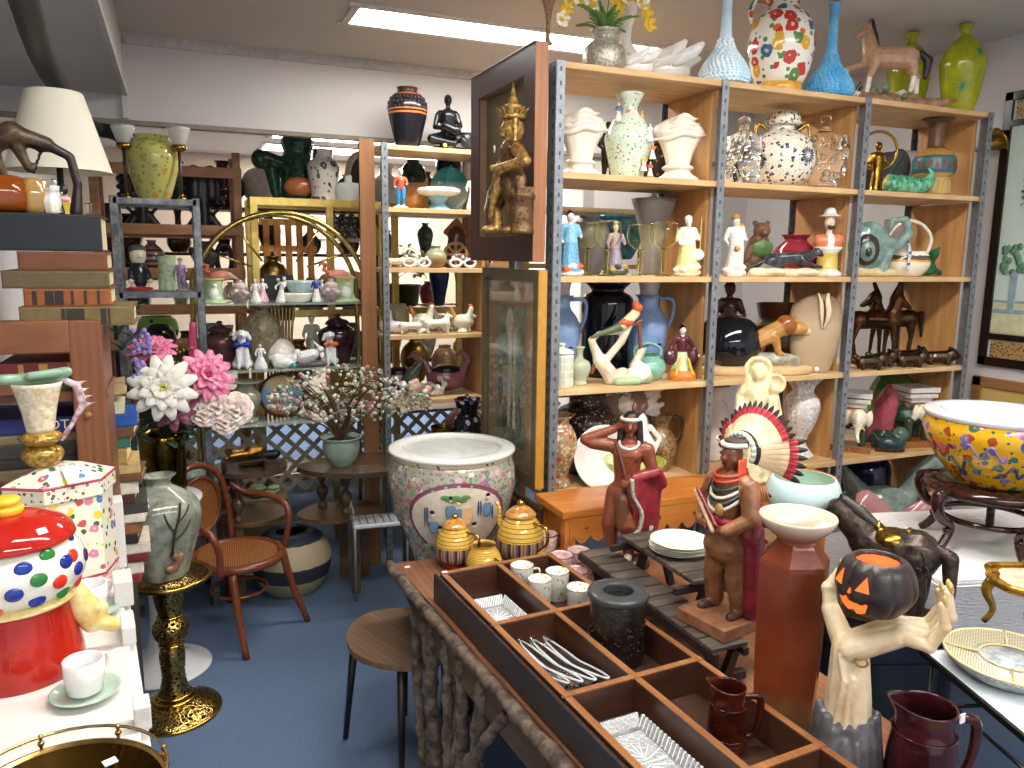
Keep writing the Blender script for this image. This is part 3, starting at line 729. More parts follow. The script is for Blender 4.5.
B().lathe(crom_p(sca([(.2,0),(.22,.02),(.21,.22),(.23,.24),(.26,.3),(.27,.48),(.235,.54),(.2,.6),(.1,.65)],h),1),(0,0,0),34,1).o('body',bands([(0,'#b08c45'),(.03,'#cdb272'),(.24,'#b98f3c'),(.29,'#33656b'),(.34,'#4b7a78'),(.49,'#2f5f68'),(.52,'#b5893f'),(.62,'#7c4f2a')],h,.35,0,False,.02,.4),t)
B().lathe(hollow(crom_p(sca([(.1,.64),(.105,.7),(.1,.8),(.12,.92),(.2,.99),(.2,1)],h),3),.02*h),(0,0,0),26,1).o('neck',flat('#6b4a30',.4),t,label='brown neck')
q=B()
for i in range(9):
    a_=-1.2+i*.3;s=1 if i%2 else-1;R_=.275*h
    q.add([(R_*math.sin(a_-.1),-R_*math.cos(a_-.1),(.4-.06*s)*h),(R_*math.sin(a_+.1),-R_*math.cos(a_+.1),(.4-.06*s)*h),(R_*math.sin(a_),-R_*math.cos(a_),(.4+.07*s)*h)],[(0,1,2)],0,False)
q.o('triangle_band',flat('#8c3a34',.4),t,label='dark red triangles')
q=B()
for i in range(20):q.box((.218*h*math.sin(i*PI/10),-.218*h*math.cos(i*PI/10),.12*h),(.03*h,.012*h,.17*h),0,i*PI/10)
q.o('ribs',flat('#c9ab62',.4),t)
p=on(966,2.9,Z1);h=66*mp(p);t=T('brass_flower_figurine','brass candlestick figure holding a trumpet-shaped cup, at the right end of its shelf','candlestick',p,fc(p))
B().lathe(crom_p(sca([(.2,0),(.21,.02),(.05,.06),(.03,.1)],h),2),(-.15*h,0,0),22,1).o('base',BR,t)
B().tube([(-.15*h,0,.05*h),(-.13*h,0,.3*h),(-.1*h,0,.5*h),(-.1*h,0,.62*h)],[.018*h,.013*h,.02*h,.02*h],8).o('stem',BR,t)
blob('body',[c_((-.1,0,.55),(-.12,0,.8),.06,.07,0),e_((-.14,0,.92),(.06,.06,.07),0),c_((-.08,0,.8),(.1,0,.72),.03,.03,0),c_((-.14,0,.78),(-.28,0,.9),.03,.02,0)],BR,t,.02*h,h=h)
q=B();q.M=Matrix.Translation((.1*h,0,.72*h))@Matrix.Rotation(math.radians(62),4,'Y')
q.lathe(hollow(crom_p(sca([(.02,0),(.05,.1),(.12,.25),(.2,.34)],h),3),.01*h),(0,0,0),24,1);q.o('trumpet_cup',BR,t)
B().box(on(905,3.08,Z1)+Vector((0,0,.13)),(.13,.006,.25),0,-.25).o('paper_card',flat('#dcd8d4',.7),None,label='white printed card leaning behind the slate sculpture',cat='card')
# ================================================================ THIRD ROW (z 1.775)
Z2=SZ[2]+.001
def figx(name,label,px,Y,z,hp,cols,extra=(),**k):return figure(name,label,px,Y,z,hp,cols,extra=extra,**k)
rocks=lambda n,mi,mj,zz=.06,r_=.15:[e_((r_*math.cos(i*2.4),r_*.7*math.sin(i*2.4)-.03,zz+.045*(i%3)),(.07,.06,.05),mi if i%2 else mj)for i in range(n)]
figx('robed_man_figurine','porcelain man in a pale blue robe and black cap on a coral rocky base',569,2.79,Z2,64,['#efd8c4','#86b8d4','#6fa6c8','#1d1a1c','#dce0d4','#d8603c'],rocks(9,5,4,.06,.17),hat=0,bun=1,sk2=.13,skirt=.17,br=.22,bz=.07)
figx('robed_man_figurine','porcelain figure in a lilac robe on a dark base behind the left goblets',621,2.9,Z2,52,['#ead6c0','#b7a4bc','#a89ab4','#8d8a86','#4a5a44','#c8b45a'],rocks(9,5,4,.07,.2),skirt=.17,br=.24,bz=.08)
figx('sage_figurine','porcelain bearded sage in yellow and white robes at the right end of the goblet shelf',686,2.8,Z2,60,['#f1e2d0','#efe9d2','#e6dc9a','#f1ede4','#e6e2dc','#d8c070'],rocks(8,4,4,.06,.18)+[c_((.2,-.05,.2),(.2,-.05,.95),.014,.014,5),e_((.14,-.12,.35),(.12,.05,.1),4)],beard=True,sk2=.14,skirt=.19,br=.22,bz=.07)
GOB=glass('#fdfee8',.01,.1);GOBS=glass('#eaf090',.03,.12)
GOB.node_tree.nodes['Principled BSDF'].inputs['IOR'].default_value=1.2;GOBS.node_tree.nodes['Principled BSDF'].inputs['IOR'].default_value=1.15
def goblet(px,Y,hp,label):
    p=on(px,Y,Z2);h=hp*mp(p);t=T('wine_goblet',label,'goblet',p,0,'pale yellow-green wine goblets')
    B().lathe(hollow(crom_p(sca([(.03,.5),(.13,.54),(.24,.66),(.26,.8),(.235,1)],h),4),.008*h),(0,0,0),26,1).o('bowl',GOB,t)
    B().lathe(crom_p(sca([(.02,.5),(.05,.45),(.05,.3),(.035,.1),(.03,.04)],h),3),(0,0,0),12,1).o('stem',GOBS,t)
    B().lathe(crom_p(sca([(.15,0),(.16,.012),(.03,.04)],h),2),(0,0,0),22,1).o('foot',GOBS,t)
goblet(588,2.86,52,'yellow-green glass goblet just right of the blue-robed porcelain man')
goblet(605,2.77,54,'yellow-green glass goblet, frontmost of the left pair')
goblet(640,2.85,50,'smaller yellow-green glass goblet, left one of the right pair')
goblet(657,2.77,53,'larger yellow-green glass goblet, right one of the right pair')
pot('blue_bowl','dark teal and blue glazed bowl high behind the goblets','bowl',617,3.7,2.01-.17,42,[(.3,0),(.36,.04),(.5,.3),(.62,.6),(.66,.8),(.72,1)],glaze('#17395e','#2f8f95',20,.1))
pot('grey_vase','grey pointed-rim vase behind the goblets','vase',651,3.02,Z2,74,[(.12,0),(.12,.1),(.13,.4),(.2,.75),(.27,1)],flat('#9b9694',.5),lobe=lambda th,z:1+.18*abs(math.cos(1.5*th)))
pot('grey_vase','plain dark grey vase standing behind the gap in the goblets','vase',596,3.0,Z2,58,OVOID,flat('#716e70',.5))
blobat('clay_jug','pinkish clay jug on the shelving behind, above the left goblets','jug',593,3.9,1.812,46,[e_((0,0,.3),(.3,.3,.3),0),c_((0,0,.5),(0,0,.9),.14,.12,0),c_((.12,0,.9),(.32,0,.75),.04,.04,0),c_((.32,0,.75),(.26,0,.4),.04,.04,0)],[flat('#b08470',.5)])
# bay 2
figx('cherub_figurine','white and gold porcelain couple figurine at the left end of the panther shelf',733,2.78,Z2,60,['#f0dccb','#efe9df','#ece6da','#b8863f','#e6e0d4','#b98a40'],rocks(7,4,4,.06,.14)+[c_((.1,.02,.2),(.1,.02,.66),.07,.06,2),e_((.1,0,.78),(.055,.055,.065),0),e_((.1,.01,.82),(.055,.055,.05),3),e_((0,-.12,.45),(.05,.04,.05),5)],hat=.1,skirt=.16)
blobat('bear_figurine','brown carved bear with a green maple leaf on a log','bear figurine',757,2.88,Z2,54,[c_((-.3,0,.1),(.1,0,.3),.14,.13,1),c_((0,0,.3),(.1,0,.6),.2,.19,0),e_((.12,-.05,.82),(.16,.15,.15),0),e_((.12,-.2,.78),(.07,.07,.06),0),e_((0,0,.96),.05,0),e_((.24,0,.96),.05,0),c_((-.1,-.15,.5),(-.2,-.18,.3),.07,.06,0),e_((.1,-.2,.5),(.2,.05,.16),2),c_((.1,-.22,.5),(.1,-.22,.7),.05,.01,2),c_((.1,-.22,.5),(-.1,-.2,.6),.05,.01,2),c_((.1,-.22,.5),(.3,-.2,.58),.05,.01,2)],[flat('#6d4f38',.6,0,.3,60,.5),flat('#7d6248',.6),flat('#4a6a34',.4)],vox=.022)
p=on(784,2.79,Z2);h=30*mp(p);t=T('panther_figurine','dark grey crouching panther on a cream rock base','panther figurine',p,fc(p,4))
blob('body',[c_((-.7,0,.55),(.35,0,.62),.2,.2,0),c_((.35,0,.62),(.85,0,.75),.2,.14,0),e_((.98,0,.78),(.17,.14,.13),0),c_((1.05,0,.72),(1.14,0,.7),.08,.06,0),c_((.4,-.16,.55),(.8,-.18,.35),.09,.07,0),c_((.8,-.18,.35),(1.05,-.18,.32),.06,.05,0),c_((.3,.16,.5),(.55,.18,.32),.09,.07,0),e_((-.6,-.16,.48),(.25,.1,.18),0),c_((-.5,-.2,.35),(-.25,-.2,.3),.06,.05,0),c_((-.85,0,.5),(-1.3,0,.3),.05,.04,0),c_((-1.3,0,.3),(-1.55,0,.35),.04,.03,0),e_((.93,.1,.93),.04,0),e_((.93,-.1,.93),.04,0)],glaze('#23262a','#4b5157',30,.15),t,.035*h,h=h)
blob('rock_base',[c_((-1.2,0,.1),(1.2,0,.1),.18,.16,0),e_((-.5,0,.15),(.5,.3,.16),0),e_((.6,0,.14),(.5,.3,.15),0)],flat('#dccfae',.5,0,.15,40),t,.04*h,h=h)
pot('red_vase','round deep red glazed vase behind the crouching panther','vase',803,2.93,Z2,40,[(.28,0),(.4,.08),(.55,.35),(.52,.6),(.3,.82),(.27,.88),(.36,1)],glaze('#7c1f2c','#93303c',15,.08))
p=on(829,2.82,Z2);h=68*mp(p);t=T('bust_figurine','bust of a man in a wide hat on a white and yellow column','bust',p,fc(p))
B().lathe(crom_p(sca([(.21,0),(.21,.06),(.15,.09),(.14,.34),(.19,.38),(.2,.42),(.001,.425)],h),1),(0,0,0),24,1,0).o('column',bands([(0,'#ebe6da'),(.1,'#d8bc62'),(.33,'#ebe6da')],h,.2),t)
blob('bust',[c_((-.13,0,.5),(.13,0,.5),.1,.1,1),e_((0,-.05,.5),(.06,.08,.12),2),c_((0,0,.55),(0,0,.7),.045,.04,0),e_((0,0,.76),(.075,.08,.1),0),e_((0,-.085,.755),(.015,.02,.025),0),e_((0,.01,.86),(.17,.16,.018),3),e_((0,.01,.91),(.085,.085,.07),3),e_((0,-.06,.7),(.05,.04,.03),4)],[flat('#e6cdb8',.3),flat('#d07850',.3),flat('#f0ece4',.3),flat('#d9d6d2',.4),flat('#2b2522',.5)],t,.014*h,h=h)
# bay 3
blobat('swirl_vase','grey-green fish-shaped vase with a curling tail handle and dark spiral side','vase',877,2.79,Z2,60,[e_((-.15,0,.5),(.34,.16,.4),0),e_((-.2,-.07,.45),(.22,.13,.28),1),e_((-.22,-.14,.42),(.13,.09,.18),0),e_((-.23,-.19,.4),(.06,.06,.09),1),c_((.1,0,.6),(.32,0,.5),.1,.08,0),c_((.32,0,.5),(.5,0,.7),.08,.07,0),c_((.5,0,.7),(.42,0,.93),.07,.06,0),c_((.42,0,.93),(.22,0,.92),.06,.05,0),c_((.22,0,.92),(.18,0,.78),.05,.03,0),c_((-.4,0,.07),(.3,0,.06),.09,.07,2),c_((.1,0,.1),(.2,0,.4),.08,.08,0)],[glaze('#5d7a72','#8aa396',20,.12),flat('#3b332b',.2),flat('#cbb98c',.2)],vox=.016)
p=on(907,2.8,Z2);h=54*mp(p);t=T('handled_basket','cream pottery basket with painted flowers and a hoop handle striped in blue','basket',p,fc(p))
B().lathe(hollow(crom_p(sca([(.24,0),(.3,.03),(.42,.2),(.4,.36),(.34,.46)],h),3),.02*h),(0,0,0),32,1,0,0,0,.8).o('body',bands([(0,'#efe6cf'),(.26,'#e0a93a'),(.3,'#7a4a3c'),(.34,'#3f5f48'),(.38,'#efe6cf')],h,.15,0,False,.06),t)
B().tube([(-.36*h,0,.42*h),(-.34*h,0,.75*h),(-.1*h,0,1.0*h),(.22*h,0,.95*h),(.42*h,0,.7*h),(.36*h,0,.42*h)],.03*h,8,0,6).o('handle',flat('#e9e0c8',.2),t)
B().tube([(-.12*h,-.33*h,.1*h),(-.1*h,-.34*h,.45*h),(-.1*h,-.1*h,.8*h),(-.1*h,0,1.0*h)],.04*h,8,0,5,flat=.3).o('strap',bands([(0,'#dcdce4'),(.2,'#54608c'),(.25,'#dcdce4'),(.4,'#54608c'),(.45,'#dcdce4'),(.6,'#54608c'),(.65,'#dcdce4'),(.8,'#54608c'),(.85,'#dcdce4')],h,.2),t)
p=on(948,2.8,Z2);h=30*mp(p);t=T('boat_planter','long dark green glazed planter with flaring pointed ends','planter',p,fc(p))
GG=glaze('#14472f','#2a7850',15,.06)
blob('body',[c_((-1.0,0,.12),(.7,0,.25),.1,.25,0),c_((.5,0,.3),(.85,0,.75),.26,.16,0),c_((.85,0,.75),(.98,0,.95),.14,.05,0),c_((.6,0,.3),(1.1,0,.12),.2,.08,0),c_((-.9,0,.15),(-1.3,0,.08),.08,.04,0),c_((.3,0,.35),(.5,0,.8),.12,.04,0)],GG,t,.035*h,h=h)
B().box(on(893,3.08,Z2)+Vector((0,0,.15)),(.16,.006,.28),0,-.25).o('paper_card',flat('#cfc6cb',.7),None,label='pale pink card leaning behind the swirl vase',cat='card')
# ================================================================ FOURTH ROW (z 1.33)
Z3=SZ[3]+.001
PEB=glaze('#7c98c4','#94aed4',14,.1)
def bluejug(px,label):
    p=on(px,3.0,Z3);h=98*mp(p);t=T('blue_jug',label,'jug',p,fc(p),'tall periwinkle blue jugs')
    B().lathe(crom_p(sca([(.17,0),(.18,.03),(.2,.3),(.22,.5),(.19,.62),(.12,.72),(.11,.8),(.15,.86)],h),4),(0,0,0),30,1).o('body',PEB,t)
    B().lathe(hollow(crom_p(sca([(.11,.85),(.1,.9),(.12,.99),(.125,1)],h),2),.012*h),(0,0,0),24,1).o('neck_collar',flat('#ddd5d0',.3),t,label='pale grey collar')
    handle(t,h,[(.12,0,.82),(.27,0,.8),(.27,0,.62),(.19,0,.45)],.022,PEB)
    q=B()
    for s in (-1,1):q.tube([(s*.04*h,-.205*h,.33*h),(s*.08*h,-.2*h,.345*h),(s*.11*h,-.18*h,.33*h)],[.006*h,.014*h,.004*h],6)
    q.o('blue_stroke',flat('#22409a',.2),t)
bluejug(558,'tall periwinkle blue jug behind the white lidded lattice jar')
bluejug(655,'tall periwinkle blue jug behind the small celadon pitcher')
p=on(561,2.8,Z3);h=44*mp(p);t=T('lattice_jar','white octagonal lidded jar with basket-weave sides','jar',p,fc(p))
B().lathe(crom_p(sca([(.26,0),(.27,.02),(.27,.72),(.24,.77)],h),1),(0,0,0),24,1).o('body',flat('#dcdcc8',.3,0,.06,50),t)
B().lathe(crom_p(sca([(.28,.76),(.28,.8),(.18,.86),(.07,.88),(.06,.93),(.09,.97),(.001,1)],h),2),(0,0,0),20,1).o('lid',flat('#e4e4d2',.2),t)
q=B()
for i in range(20):
    a=i*PI/10
    for j in range(4):q.box((.272*h*math.sin(a),-.272*h*math.cos(a),(.12+.17*j)*h),(.045*h,.012*h,.12*h),0,a)
prop(q.o('weave_pattern',flat('#c8cab6',.3),t),kind='stuff')
pot('celadon_bottle','small plain grey-green bottle vase beside the white lattice jar','vase',579,2.81,Z3,38,[(.2,0),(.22,.04),(.21,.15),(.3,.4),(.26,.6),(.11,.7),(.09,.88),(.14,1)],glaze('#a8ad92','#b5ba9f',12,.2))
pot('black_vase','tall black glossy square-shouldered vase behind the parrot figurine','vase',604,3.02,Z3,98,[(.24,0),(.26,.02),(.27,.6),(.27,.82),(.2,.88),(.17,.91),(.24,.98),(.25,1)],flat('#0f0f14',.08),k=2)
p=on(614,2.8,Z3);h=84*mp(p);t=T('parrot_figurine','ceramic parrot perched on a hollow cream tree trunk with a curving branch','parrot figurine',p,fc(p))
TR=glaze('#cdb795','#ece3cb',25,.15);TG=flat('#a9bf94',.2);TB=flat('#7b4632',.2)
blob('tree_trunk',[c_((.05,0,.05),(.38,0,.08),.06,.09,1),c_((-.05,0,.06),(.1,0,.12),.09,.08,0),c_((-.05,0,.1),(-.2,0,.3),.1,.08,0),c_((-.2,0,.3),(-.3,0,.52),.07,.04,0),c_((-.12,0,.28),(.06,0,.5),.05,.045,0),c_((.06,0,.5),(.15,0,.68),.05,.04,0),c_((-.3,0,.52),(-.2,0,.6),.04,.03,0),c_((-.2,0,.6),(.1,0,.62),.03,.035,0),c_((.15,0,.68),(.3,0,.75),.03,.02,2),c_((.27,0,.75),(.3,0,.4),.02,.028,2),c_((.3,0,.4),(.22,0,.2),.035,.05,0),c_((.25,0,.22),(.36,0,.42),.04,.02,1),e_((.3,-.04,.14),(.13,.07,.12),3),c_((-.28,0,.14),(-.22,.03,.3),.03,.03,2),c_((.0,-.1,.04),(.25,-.1,.05),.05,.05,1)],[TR,TG,TB,flat('#eef0e6',.2)],t,.014*h,h=h)
blob('parrot',[c_((.06,-.05,.7),(.2,-.05,.83),.06,.062,0),e_((.23,-.06,.9),(.062,.06,.06),1),c_((.27,-.08,.89),(.26,-.1,.85),.022,.01,3),c_((.03,-.05,.68),(-.3,-.04,.56),.055,.02,2),e_((.1,-.09,.73),(.09,.03,.045),1),c_((.18,-.05,.95),(.22,-.05,.97),.02,.02,1)],[flat('#e9d9a2',.2),flat('#c25a36',.2),flat('#5b6a4c',.2),flat('#3a322c',.2)],t,.014*h,h=h)
pot('celadon_pitcher','small round celadon green pot with a loop handle over the top','pot',647,2.83,Z3,26,[(.35,0),(.5,.05),(.72,.4),(.66,.7),(.45,.92),(.5,1)],glaze('#6fa592','#8dbfa8',12,.06),
    parts=lambda t,h:handle(t,h,[(-.5,0,.9),(-.5,0,1.2),(0,0,1.4),(.5,0,1.2),(.5,0,.9)],.06,glaze('#6fa592','#8dbfa8',12,.06)))
B().box((0,0,.012),(.06,.04,.024)).o('folded_tissue',flat('#e4ded6',.6),None,on(664,2.86,Z3),.2,'small white folded card between the celadon pot and the lady figurine','card')
p=on(682,2.8,Z3);h=52*mp(p)
figure('lady_figurine','porcelain lady in a plum dress with a green and yellow skirt, hands at her sides',682,2.8,Z3,54,['#f0ddd0','#5a2430','#c9d6a4','#1c1616','#e07a30','#d9b13f'],
    extra=[e_((-.2,0,.42),(.13,.12,.16),1),e_((.2,0,.42),(.13,.12,.16),1),c_((-.08,-.16,.4),(-.16,-.22,.12),.025,.03,5),c_((.08,-.16,.4),(.16,-.22,.12),.025,.03,5),c_((-.12,-.1,.07),(.12,-.1,.07),.14,.14,4)],skirt=.2,br=.24,bz=.06,bun=1,arms=((-.26,-.1,.5),(.3,-.08,.45)),elb=((-.2,0,.62),(.22,0,.6)))
# bay 2
p=on(730,2.93,Z3);h=64*mp(p);t=T('black_urn','round glossy black lidded pot behind the tiger, at the left post','pot',p,fc(p))
B().lathe(crom_p(sca([(.25,0),(.28,.03),(.48,.3),(.5,.52),(.38,.76),(.2,.86),(.001,.87)],h),3),(0,0,0),30,1).o('body',flat('#10151a',.05),t)
B().lathe(crom_p(sca([(.15,.86),(.1,.9),(.05,.93),(.08,.97),(.001,1)],h),2),(0,0,0),18,1).o('lid_knob',flat('#5a3a28',.3),t)
figure('wood_carving','thin dark brown carved seated figure behind the black pot, against the post',724,3.05,Z3,92,['#5a3626','#4a2b1e','#3c2218','#2a1812','#3c2218'],legs=True)
p=on(763,2.79,Z3);h=54*mp(p);t=T('tiger_figurine','brown glazed lioness on a rock mounted on an oval pale wood base','big cat figurine',p,fc(p,3))
q=B();q.lathe(sca([(1.12,0),(1.15,.03),(1.15,.12),(1.1,.15),(.001,.151)],h),(0,0,0),40,1,0,0,0,.36);q.o('wooden_base',PINED,t)
blob('rock',[c_((-.9,0,.2),(.8,0,.22),.1,.13,0),e_((.35,0,.28),(.55,.22,.12),0),e_((-.4,0,.24),(.5,.2,.1),1)],[glaze('#8f8c7a','#c9c6b4',20,.15),flat('#4d4334',.3)],t,.025*h,h=h)
blob('body',[c_((-.5,0,.42),(.05,0,.6),.17,.16,0),c_((.05,0,.6),(.45,0,.82),.17,.17,0),c_((.45,0,.82),(.72,0,.86),.17,.13,0),e_((.86,0,.84),(.16,.14,.13),0),c_((.95,0,.8),(1.03,0,.78),.085,.07,1),e_((.6,0,.9),(.2,.2,.2),2),c_((.35,-.13,.7),(.42,-.15,.4),.09,.06,0),c_((.42,-.15,.4),(.5,-.15,.38),.055,.045,0),c_((.25,.13,.65),(.2,.14,.38),.09,.06,0),c_((-.45,-.14,.4),(-.2,-.2,.34),.13,.06,0),c_((-.2,-.2,.34),(0,-.2,.32),.05,.04,0),c_((-.65,0,.38),(-1.0,0,.28),.06,.04,0),e_((.75,.1,1.0),.045,0),e_((.75,-.1,1.0),.045,0)],[glaze('#a86f34','#c99a58',15,.1),flat('#e3c790',.2),glaze('#8a4f22','#a86a30',20,.1)],t,.022*h,h=h)
p=on(792,3.02,Z3);h=58*mp(p)
pot('brown_vase','brown pot with green leaf patches on its neck, behind the lioness','pot',792,3.0,Z3,62,[(.22,0),(.36,.1),(.48,.4),(.46,.62),(.34,.74),(.36,.8),(.4,.98),(.41,1)],bands([(0,'#54301f'),(.7,'#6b4028'),(.78,'#54301f'),(.82,'#8c6a3c'),(.9,'#4f6038'),(.97,'#54301f')],.25,.15,0,False,.1))
q=B();p=on(820,2.84,Z3);h=78*mp(p)
t=T('split_vase','tall sandy flattened vase with a slit opening and curled edges','vase',p,fc(p))
B().lathe(crom_p(sca([(.2,0),(.22,.02),(.3,.3),(.33,.6),(.3,.82),(.18,.95),(.001,.975)],h),4),(0,0,0),36,1,0,0,0,.5).o('body',bands([(0,'#b39a78'),(.6,'#b8a081'),(.85,'#8d7458'),(1,'#6b543e')],h,.6,0,True,.1,.4),t)
for s,x in ((1,-.01),(-1,.07)):
    q=B();q.tube([(x*h+.03*h*s,-.17*h,.55*h),(x*h+.01*h,-.185*h,.72*h),(x*h,-.16*h,.88*h),(x*h-.02*h*s,-.1*h,.98*h)],[.006*h,.022*h,.02*h,.01*h],8,0,4,flat=1.6);q.o('curled_edge',flat('#d5bf9c',.5),t)
q=B();q.tube([(.03*h,-.165*h,.58*h),(.035*h,-.16*h,.72*h),(.03*h,-.14*h,.9*h)],[.01*h,.035*h,.015*h],8,flat=.4);q.o('slit',flat('#3a2c22',.7),t,label='dark slit')
B().lathe([(.011,0),(.011,.002),(.0005,.002)],(0,0,0),16,1).o('price_sticker',flat('#f2efe8',.5),t,(.01*h,-.125*h,.05*h)).rotation_euler=(PI/2,0,0)
# bay 3 : bronze horses and creatures
BZ=metal('#5d4a34',.4,.5,60,.4)
def bhorse(px,Y,hp,a,label,m):
    it=quad(.55,.62,.12,.035,(.06,.26),.08,(.14,-.1),.06,((-.08,.02),(-.1,-.28)),None,.04,tr=.035)
    it+=[e_((0,0,.6),(.14,.14,.06),0),c_((.2,0,.8),(.28,0,.98),.04,.03,0),e_((0,0,.03),(.34,.16,.035),0),c_((-.12,-.14,.56),(.1,-.14,.56),.03,.03,0),c_((0,0,.66),(0,0,.72),.07,.05,0)]
    p=on(px,Y,Z3);h=hp*mp(p);blob('bronze_horse',it,m,None,.02*h,p,fc(p,a),h,label=label,cat='horse figurine',group='bronze horses')
bhorse(872,2.93,80,0,'dark bronze horse with a saddle, standing just right of the third post',metal('#6e4c33',.4,.5,60,.4))
bhorse(925,2.95,76,180,'dark bronze horse with a saddle, nearer the end post',BZ)
for i,(px,a)in enumerate(((868,0),(888,10),(905,0),(925,5),(936,-10))):
    it=[c_((-.4,0,.35),(.3,0,.4),.3,.3,0),e_((.55,0,.5),(.3,.3,.32),0),e_((.82,0,.42),(.14,.2,.14),0)]+[c_((x,s*.2,.3),(x,s*.24,.08),.12,.1,0)for x in (-.4,.35)for s in (-1,1)]+[e_((.5,s*.2,.8),.09,0)for s in (-1,1)]+[e_((-.7,0,.6),.15,0)]
    p=on(px,2.78,Z3);h=21*mp(p)
    blob('bronze_creature',it,[metal('#5b4b3a',.35,.5,80,.5)],None,.05*h,p,fc(p,a),h,label='small squat bronze guardian animal, '+('leftmost of the row below the bronze horses','second from the left below the bronze horses','middle one of the row below the bronze horses','second from the right below the bronze horses','rightmost, with a white price tag on it')[i],cat='animal figurine',group='row of squat bronze animals')
B().box((0,0,0),(.02,.002,.014)).o('price_tag',flat('#eeeae2',.5),None,on(934,2.735,Z3)+Vector((0,0,.055)),.2,'white price tag on the rightmost small bronze animal','price tag')
# ================================================================ FIFTH ROW (z .905)
Z4=SZ[4]+.001
pot('patterned_vase','tan and orange flowered vase in the lowest left corner by the post','vase',558,2.82,Z4,72,[(.2,0),(.23,.03),(.18,.15),(.26,.4),(.3,.62),(.24,.8),(.17,.9),(.25,1)],floral('#a6835e',['#a34a2a','#c9b594','#7c8a74'],45,.42,.15,'#d9cbb0',1.4))
p=on(583,2.95,Z4);h=90*mp(p);t=T('ornate_urn','black urn with tangled gold relief and scroll handles','urn',p,fc(p))
UR=floral('#17130f',['#a99a80','#5c4a34','#c9bfa8'],70,.3,.3,'#57452f',1.3,lsize=.3)
B().lathe(crom_p(sca([(.2,0),(.22,.03),(.12,.14),(.16,.22),(.34,.45),(.37,.6),(.3,.72),(.2,.78),(.2,.9)],h),4),(0,0,0),34,1).o('body',UR,t)
B().lathe(hollow(crom_p(sca([(.2,.9),(.3,.95),(.34,.98),(.34,1)],h),2),.02*h),(0,0,0),30,1).o('rim',metal('#a8905c',.3,.4),t,label='gold rim')
for s in (-1,1):
    q=B();q.tube([(s*.2*h,0,.88*h),(s*.42*h,0,.92*h),(s*.5*h,0,.78*h),(s*.4*h,0,.7*h),(s*.46*h,0,.6*h),(s*.36*h,0,.5*h)],[.03*h,.05*h,.04*h,.03*h,.04*h,.02*h],8);q.o('handle',glaze('#6d5a3c','#d9cdb2',60,.3),t)
p=on(622,2.97,Z4);h=90*mp(p)
blobat('scrolled_centrepiece','cream and brown scrolling rococo vase with an oval medallion','vase',622,2.96,Z4+.02,84,[e_((0,0,.72),(.3,.1,.24),1),e_((0,-.07,.74),(.1,.06,.12),2),c_((0,0,.1),(0,0,.5),.1,.08,0),e_((0,0,.05),(.24,.18,.06),0)]+[c_((s*.28,0,.55+.1*i),(s*(.42+.05*(i%2)),0,.62+.1*i),.05,.03,0)for i in range(4)for s in (-1,1)]+[c_((s*.1*i,0,.96),(s*.1*i+.04,0,1.0),.05,.03,0)for i in range(3)for s in (-1,1)],[flat('#e3d9cc',.2),flat('#8a6f50',.3),flat('#efe6d2',.2)],vox=.02)
p=on(598,2.8,Z4);h=54*mp(p);t=T('white_platter','large glossy white bowl propped on its side in front of the ornate urn','bowl',p+Vector((0,0,.0)),fc(p,-10))
q=B();q.M=Matrix.Translation((0,.02,.46*h))@Matrix.Rotation(math.radians(68),4,'X')@Matrix.Rotation(.3,4,'Y')
q.lathe(hollow(crom_p(sca([(.12,-.2),(.3,-.16),(.5,.02),(.62,.12)],h),3),.025*h),(0,0,0),36,1);q.o('body',flat('#e9e2dc',.06,0,.02),t)
blobat('white_pitcher','white porcelain jug behind the green glass compote','jug',633,2.82,Z4,64,[c_((0,0,.1),(0,0,.5),.2,.28,0),c_((0,0,.5),(0,0,.9),.22,.15,0),c_((.2,0,.8),(.36,0,.6),.04,.04,0),c_((.36,0,.6),(.25,0,.35),.04,.04,0)],[flat('#ebe5e0',.1)])
pot('brown_pitcher','small speckled brown pitcher behind the red blanket of the warrior statue','pitcher',676,2.86,Z4,56,[(.2,0),(.24,.04),(.34,.35),(.28,.6),(.17,.78),(.24,1)],glaze('#4a3020','#a8865a',90,.3),parts=lambda t,h:handle(t,h,[(.2,0,.95),(.4,0,.9),(.38,0,.6),(.28,0,.5)],.035,flat('#4a3020',.3)))
pot('white_vase','tall plain white vase in the shadow behind the coral flower','vase',708,2.98,Z4,74,[(.2,0),(.22,.04),(.24,.5),(.22,.72),(.15,.8),(.15,.86),(.24,1)],flat('#d8d2ca',.2))
blobat('scrolled_box','pinkish brown scalloped ornament on top of the tall white vase','ornament',709,2.98,Z4+.342,10,[e_((.35*i,0,.5+.1*(i%2)),(.3,.3,.4),0)for i in range(-3,4)],[flat('#8c6c64',.3)],vox=.06)
FR=glass('#f1efec',.25,.55)
pot('frosted_vase','frosted glass vase with a ruffled rim and white leaf pattern','vase',799,2.86,Z4,92,[(.17,0),(.18,.02),(.1,.12),(.08,.2),(.16,.38),(.22,.6),(.2,.72),(.13,.8),(.14,.88),(.23,1)],floral('#d9d4cf',['#f6f3ee','#b9b0a8'],45,.35,.2,'#c2b6ae',1.4),lobe=lambda th,z:1+.07*math.cos(8*th)*max(0,(z-.28)*12),seg=48)
